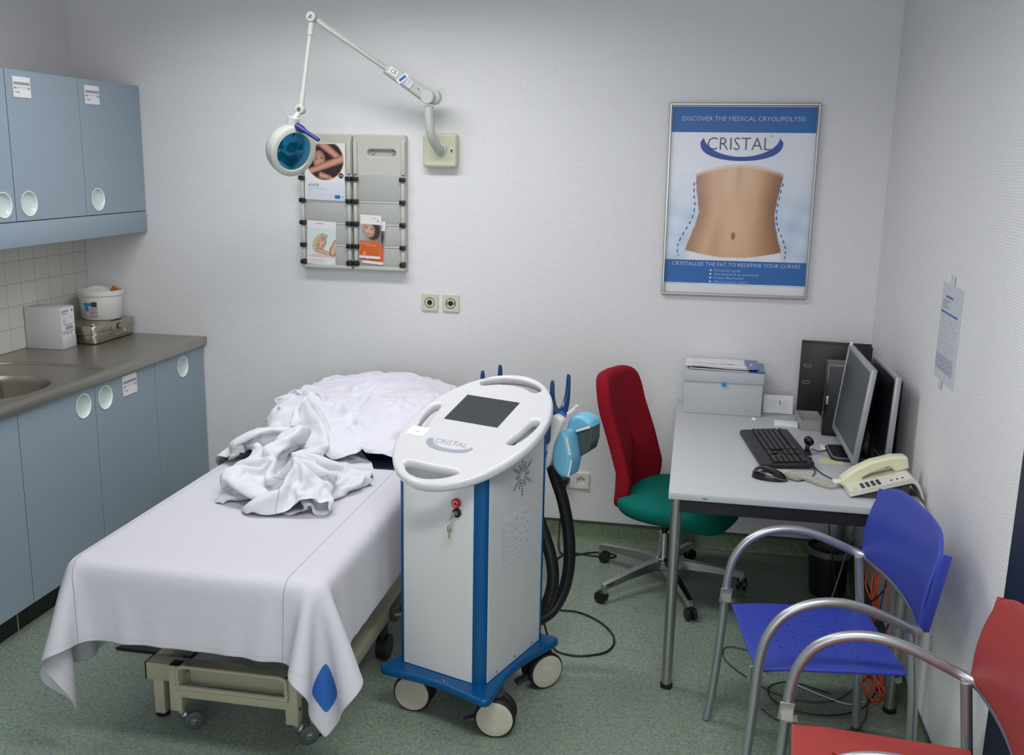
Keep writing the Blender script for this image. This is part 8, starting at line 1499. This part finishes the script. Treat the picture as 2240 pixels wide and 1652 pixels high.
MB().box(-.0055, .0055, -.0055, .0055, 0, .003, 0, bev=.001, tr=on_top(-.098, -.060)).build('yellow_key', mat('yellow_key_plastic', rgb(206, 196, 60), .4, bump=.01), ph)
hp = [(-.120, .006), (-.113, .024), (-.070, .046), (-.010, .062), (.060, .064), (.100, .056), (.108, .048), (.106, .012), (.060, .008), (.050, .026), (.040, .032), (-.020, .022), (-.045, .014), (-.052, -.004), (-.110, -.012)]
hp = [(x, z + .024) for x, z in hp]
ht_ = Matrix.Translation((0, .036, 0)) @ Matrix.Rotation(-sl * .92, 4, 'Y') @ T((0, 0, .0215)); mb = MB(); mb.plate(hp, [], -.024, .024, .008, 0, tr=ht_ @ frame((0, 0, 0), (1, 0, 0), (0, 0, 1)), seg=3, rb=.008); hs2 = mb.build('handset', M_PHONE, ph, recalc=True)
MB().box(-.150, -.112, .020, .050, .030, .040, 0, bev=.003, tr=T((0, .0, .0), ry=-.1)).build('cord_plug', M_WHITEP, ph)
# coiled cord
ax = catmull([(3.535, -1.140, DT + .014), (3.500, -1.150, DT + .011), (3.455, -1.125, DT + .011), (3.415, -1.085, DT + .011), (3.372, -1.065, DT + .011), (3.350, -1.078, DT + .013), (3.365, -1.100, DT + .012), (3.41, -1.108, DT + .011), (3.45, -1.150, DT + .011), (3.485, -1.185, DT + .012), (3.520, -1.170, DT + .012)], 30)
co = []; tot = 0; nrm = Vector((0, 0, 1))
for i, p in enumerate(ax):
    tg_ = (ax[min(i + 1, len(ax) - 1)] - ax[max(i - 1, 0)]).normalized(); sd_ = tg_.cross(nrm).normalized()
    for q in range(5):
        if i + 1 < len(ax): f_ = q / 5; pp = p.lerp(ax[i + 1], f_); a = tot * 2 * PI / .0068; co.append(pp + (sd_ * math.cos(a) + nrm * math.sin(a)) * .0065); tot += (ax[i + 1] - p).length / 5
mb = MB(-Vector((3.44, -1.12, DT))); mb.tube(co, .0017, 5); o = mb.build('coiled_cord', mat('ivory_cord', rgb(196, 194, 176), .45, bump=.01)); o.location = (3.44, -1.12, DT); tag(o, 'ivory coiled telephone cord lying twisted by the mouse', 'cord')

# ================================================================== VISITOR CHAIRS
def visitor(label, foot, yaw, seatm, group=None):
    # local x = front to back, y = towards the far arm (far arm tube at y = 0, near arm at y = -W)
    t = thing('visitor_chair', label, 'chair', (foot[0], foot[1], 0), yaw, 'tubular visitor chairs'); Wd = .525; R_ = .0135
    def side(y, s):
        return [(.000, y, .004), (.012, y, .10), (.022, y, .22), (.030, y, .35), (.034, y, .44), (.038, y, .50), (.052, y, .565), (.085, y, .620), (.130, y, .652), (.185, y, .668), (.245, y, .668), (.310, y, .652), (.370, y, .628), (.420, y, .606)]
    far = side(0, 1); near = side(-Wd, -1)
    mid = [(.458, -.022, .596), (.474, -.08, .592), (.486, -.17, .590), (.490, -Wd / 2, .590), (.486, -Wd + .17, .590), (.474, -Wd + .08, .592), (.458, -Wd + .022, .596)]
    MB().tube(catmull(far + mid + near[::-1], 6), R_, 18).build('arm_frame', M_SATIN, t)
    for y in (-.020, -Wd + .020):
        MB().tube([(.432, y, .598), (.455, y, .40), (.478, y, .004)], .0135, 18).build('rear_leg', M_SATIN, t)
    for y, s in ((0, -1), (-Wd, 1)):
        MB().plate([(.012, .425), (.048, .425), (.052, .472), (.016, .472)], [], -.003, .003, .001, 0, tr=frame((0, y + s * .017, 0), (1, 0, 0), (0, 0, 1))).box(.020, .060, min(y + s * .018, y + s * .050), max(y + s * .018, y + s * .050), .437, .441).build('seat_bracket', M_ALU, t)
        for xx, zz in ((.028, .436), (.034, .460)): pass
    for xr, zr in ((.085, .422), (.430, .420)): MB().tube([(xr, -.066, zr), (xr, -Wd + .066, zr)], .010, 12).build('cross_rail', M_SATIN, t)
    # seat: slightly dished plate with small holes
    def seat_z(x, y): u = (x - .26) / .22; v = (y + Wd / 2) / .21; return .447 - .012 * (1 - min(1, v * v)) * (1 - .4 * u * u) - .010 * max(0, -u - .6) * 2
    x0, x1, y0, y1 = .045, .452, -Wd + .058, -.058; nx, ny = 48, 48; V = []; F = []; holes = set()
    for r_ in range(5):
        for c_ in range(6 if r_ % 2 == 0 else 5): holes.add((int((.14 + r_ * .052 - x0) / (x1 - x0) * nx), int((-Wd / 2 - .105 + c_ * .042 + (.021 if r_ % 2 else 0) - y0) / (y1 - y0) * ny)))
    for j in range(ny + 1):
        for i in range(nx + 1): x = x0 + (x1 - x0) * i / nx; y = y0 + (y1 - y0) * j / ny; V.append((x, y, seat_z(x, y)))
    F = [(j * (nx + 1) + i, j * (nx + 1) + i + 1, (j + 1) * (nx + 1) + i + 1, (j + 1) * (nx + 1) + i) for j in range(ny) for i in range(nx) if (i, j) not in holes]
    o = MB().add(V, F).build('seat', seatm, t, ang=60); m_ = o.modifiers.new('thickness', 'SOLIDIFY'); m_.thickness = .009; m_.offset = -1; b_ = o.modifiers.new('edge', 'BEVEL'); b_.width = .002; b_.segments = 2; b_.limit_method = 'ANGLE'
    # backrest: curved shell with rolled side flanges
    nu, nv = 40, 14; V = []
    for j in range(nv + 1):
        for i in range(nu + 1):
            s_ = i / nu * 2 - 1; v = j / nv; ws = (Wd / 2 - .004) - .012 * v ** 6; 
            top = .810 + .036 * (1 - max(0, (abs(s_) - .55) / .45) ** 2.2); z = .598 + (top - .598) * v; bulge = .034 * (1 - s_ * s_)
            x = .446 + bulge + (z - .592) * .17 - .012 * math.sin(v * PI)
            V.append((x, -Wd / 2 + s_ * ws, z))
    F = [(j * (nu + 1) + i, j * (nu + 1) + i + 1, (j + 1) * (nu + 1) + i + 1, (j + 1) * (nu + 1) + i) for j in range(nv) for i in range(nu)]
    o = MB().add(V, F).build('backrest', seatm, t, ang=60); m_ = o.modifiers.new('thickness', 'SOLIDIFY'); m_.thickness = .010; m_.offset = 0; b_ = o.modifiers.new('edge', 'BEVEL'); b_.width = .003; b_.segments = 2; b_.limit_method = 'ANGLE'
    for s_ in (-1, 1):
        yy = -Wd / 2 + s_ * (Wd / 2 - .004)
        MB().box(-.005, .024, yy - .005, yy + .005, .0, .218, 0, bev=.003, tr=T((.446, 0, .599), ry=.17)).build('side_flange', seatm, o)
    for y in (-.020, -Wd + .020): MB().lathe([(0, .0), (.0145, 0), (.0155, .003), (.0155, .012), (0, .014)], 16, 0, T((.478, y, .0005))).build('foot_cap', M_DGREY, t)
    return t
visitor('tubular visitor chair with blue plastic seat in front of the desk', (3.127, -1.498), d2(7.5), M_SEATB)
visitor('tubular visitor chair with red plastic seat, cut by the lower right corner', (3.262, -2.150), d2(-5.0), M_SEATR)

# ================================================================== CALENDAR ON THE RIGHT WALL
cl = thing('wall_calendar', 'year calendar sheet taped to the right wall', 'calendar', (ROOM_X - .0004, -1.164, 1.130)); CW, CH = .242, .300; CF = RIGHTF(0, 0, 0)
mb = MB(); mb.box(0, CW, 0, CH, 0.0005, .002, 0, tr=CF); mb.rect(.008, CW - .030, CH - .092, CH - .086, .0024, 1, CF); mb.rect(.05, .14, CH - .042, CH - .036, .0024, 1, CF)
for k in range(5): mb.rect(.02, .11 - (k % 3) * .02, CH - .052 - k * .006, CH - .050 - k * .006, .0024, 2, CF)
for r_ in range(17):
    for c_ in range(9):
        if (r_ * 7 + c_ * 3) % 5 < 3: mb.rect(.016 + c_ * .022, .024 + c_ * .022, CH - .104 - r_ * .0105, CH - .1015 - r_ * .0105, .0024, 2, CF)
mb.rect(.004, CW - .025, .030, .078, .0022, 3, CF); mb.rect(.03, .18, .036, .0372, .0026, 2, CF)
mb.build('sheet', [mat('calendar_paper', rgb(196, 199, 208), .6, bump=.01), M_INKBLUE, mat('calendar_print', rgb(120, 126, 150), .6, bump=.01), mat('calendar_grey_band', rgb(168, 172, 184), .6, bump=.01)], cl)
for (a, b, h0, h1) in ((.085, .135, CH - .010, CH + .030), (.075, .115, -.028, .012)): MB().box(a, b, h0, h1, .0021, .0026, 0, tr=CF).build('tape', mat('clear_tape', rgb(214, 214, 212), .25, bump=.02), cl)

# ================================================================== UNDER THE DESK AND CABLES
bn = thing('waste_bin', 'dark waste bin with a plastic liner under the desk', 'bin', (3.640, -.385, 0)); MB().lathe([(0, .002), (.070, .002), (.074, .006), (.092, .205), (.095, .208), (.092, .210), (.088, .205), (.070, .008), (0, .008)], 32).build('bin_body', M_BLACK, bn)
mb = MB(); rg_ = []
for z_, rr, am_ in ((.10, .0780, .0), (.19, .0860, .0004), (.2125, .0925, .0004), (.207, .0985, .001), (.186, .0985, .0012)): rg_.append([((rr + am_ * math.sin(k * 1.9) ) * math.cos(2 * PI * k / 48), (rr + am_ * math.sin(k * 1.9)) * math.sin(2 * PI * k / 48), z_ + am_ * math.sin(k * 1.1)) for k in range(48)])
mb.add([p for r_ in rg_ for p in r_], [(i * 48 + k, i * 48 + (k + 1) % 48, (i + 1) * 48 + (k + 1) % 48, (i + 1) * 48 + k) for i in range(4) for k in range(48)]); mb.build('liner', M_BAG, bn, ang=70)
zf = .0045
pc0 = cable('mains_cable', 'black power cord running from the double socket across the floor to the machine', [(2.460, -.030, .288), (2.462, -.050, .26), (2.455, -.055, .18), (2.445, -.075, .08), (2.452, -.150, .015), (2.475, -.225, zf), (2.530, -.235, zf), (2.600, -.190, zf), (2.665, -.172, zf), (2.712, -.183, zf), (2.725, -.205, zf), (2.695, -.228, zf), (2.62, -.222, zf), (2.545, -.210, zf), (2.50, -.225, zf), (2.468, -.29, zf), (2.462, -.40, zf), (2.472, -.52, zf), (2.486, -.62, zf), (2.482, -.70, zf), (2.50, -.775, zf), (2.550, -.812, zf), (2.610, -.812, zf), (2.675, -.845, zf), (2.735, -.905, zf), (2.778, -.985, zf), (2.786, -1.06, zf), (2.762, -1.125, zf), (2.70, -1.165, zf), (2.64, -1.175, zf), (2.585, -1.155, zf), (2.552, -1.13, .03), (2.538, -1.16, .10), (2.532, -1.20, .16)], .0040, M_BLACK, 'cable')
pg_ = MB(-Vector((2.460, -.030, .288))); pg_.lathe([(0, .034), (.012, .034), (.016, .028), (.0185, .008), (.0185, 0)], 24, 0, frame((2.460, -.011, .290), (1, 0, 0), (0, 0, 1))); pg_.box(2.452, 2.468, -.045, -.030, .262, .285, 0, bev=.004); pg_.build('plug', M_BLACK, pc0)
rd = random.Random(5)
for k in range(7):  # orange data cables in a bundle
    a, b = rd.uniform(-.02, .02), rd.uniform(-.03, .03)
    P_ = [(3.70 + a * .3, -1.02 + b, .585), (3.705 + a, -1.06 + b, .50), (3.675 + a, -1.10 + b, .36 + .02 * a), (3.70 + b * .6, -1.12 + a, .26), (3.665 + a * 1.6, -1.10 + b, .16), (3.70 + b, -1.16 + a, .08), (3.72 + a, -1.20 + b, .010), (3.70 + b, -1.10 - k * .03, .006), (3.66, -.98 + b * 2, .006)]
    cable('data_cable', 'one strand in the orange data cable bundle under the desk', P_, .0028, M_ORCAB, 'cable', 'orange data cables under the desk')
cable('data_cable', 'orange data cable running off beyond the blue chair seat', [(3.72, -1.05, .45), (3.735, -1.12, .30), (3.725, -1.20, .18), (3.745, -1.27, .10), (3.742, -1.30, .02)], .003, M_ORCAB)
for k, (c_, m_, P_) in enumerate((
    ('black loop cable hanging in a coil under the desk', M_BLACK, [(3.69, -.92, .585), (3.66, -.98, .46), (3.60, -1.08, .42), (3.60, -1.15, .33), (3.68, -1.13, .31), (3.74, -1.06, .36), (3.75, -1.0, .45), (3.72, -.95, .50)]),
    ('blue cable hanging in a loop beside the orange cables', M_BLUECAB, [(3.74, -.9, .585), (3.735, -1.05, .42), (3.70, -1.16, .28), (3.69, -1.20, .20), (3.735, -1.22, .30), (3.75, -1.20, .42)]),
    ('straight blue cable near the rear right leg of the desk', M_BLUECAB, [(3.755, -1.20, .585), (3.757, -1.21, .40), (3.757, -1.22, .20), (3.755, -1.22, .008)]),
    ('grey cable curving down beside the waste bin', M_GREYCAB, [(3.69, -.40, .585), (3.70, -.55, .42), (3.61, -.86, .30), (3.57, -.93, .16), (3.59, -.98, .03), (3.64, -1.02, .006)]),
    ('thin black cable hanging straight above the waste bin', M_BLACK, [(3.635, -.42, .585), (3.615, -.44, .50), (3.61, -.47, .35), (3.63, -.55, .20), (3.66, -.64, .008)]),
    ('long grey cable curving over the floor below the blue chair', M_DGREY, [(3.70, -1.1, .006), (3.55, -1.30, .005), (3.38, -1.30, .005), (3.24, -1.16, .005), (3.19, -1.05, .005), (3.22, -.98, .005), (3.35, -1.02, .005)]),
    ('black cable looping over the floor behind the blue chair', M_BLACK, [(3.73, -1.15, .006), (3.64, -1.33, .005), (3.50, -1.40, .005), (3.37, -1.36, .005), (3.34, -1.26, .005), (3.42, -1.20, .005), (3.55, -1.25, .005)]),
    ('thin grey cable lying in a flat arc between the chair legs', M_DGREY, [(3.68, -1.22, .005), (3.63, -1.42, .005), (3.50, -1.50, .005), (3.36, -1.46, .005), (3.31, -1.40, .005)]),
    ('white cable lying on the floor under the blue seat', M_WHITEP, [(3.66, -1.28, .006), (3.60, -1.31, .006), (3.50, -1.26, .006), (3.42, -1.20, .006)]))):
    cable('loose_cable', c_, P_, .0026 if k < 5 else .0022, m_)
mp = thing('power_strip', 'dark multi-socket strip hanging by the cables under the desk', 'power strip', (3.735, -.78, 0)); MB().box(-.025, .025, -.20, .20, .0005, .045, 0, bev=.006).build('strip_body', M_DGREY, mp)
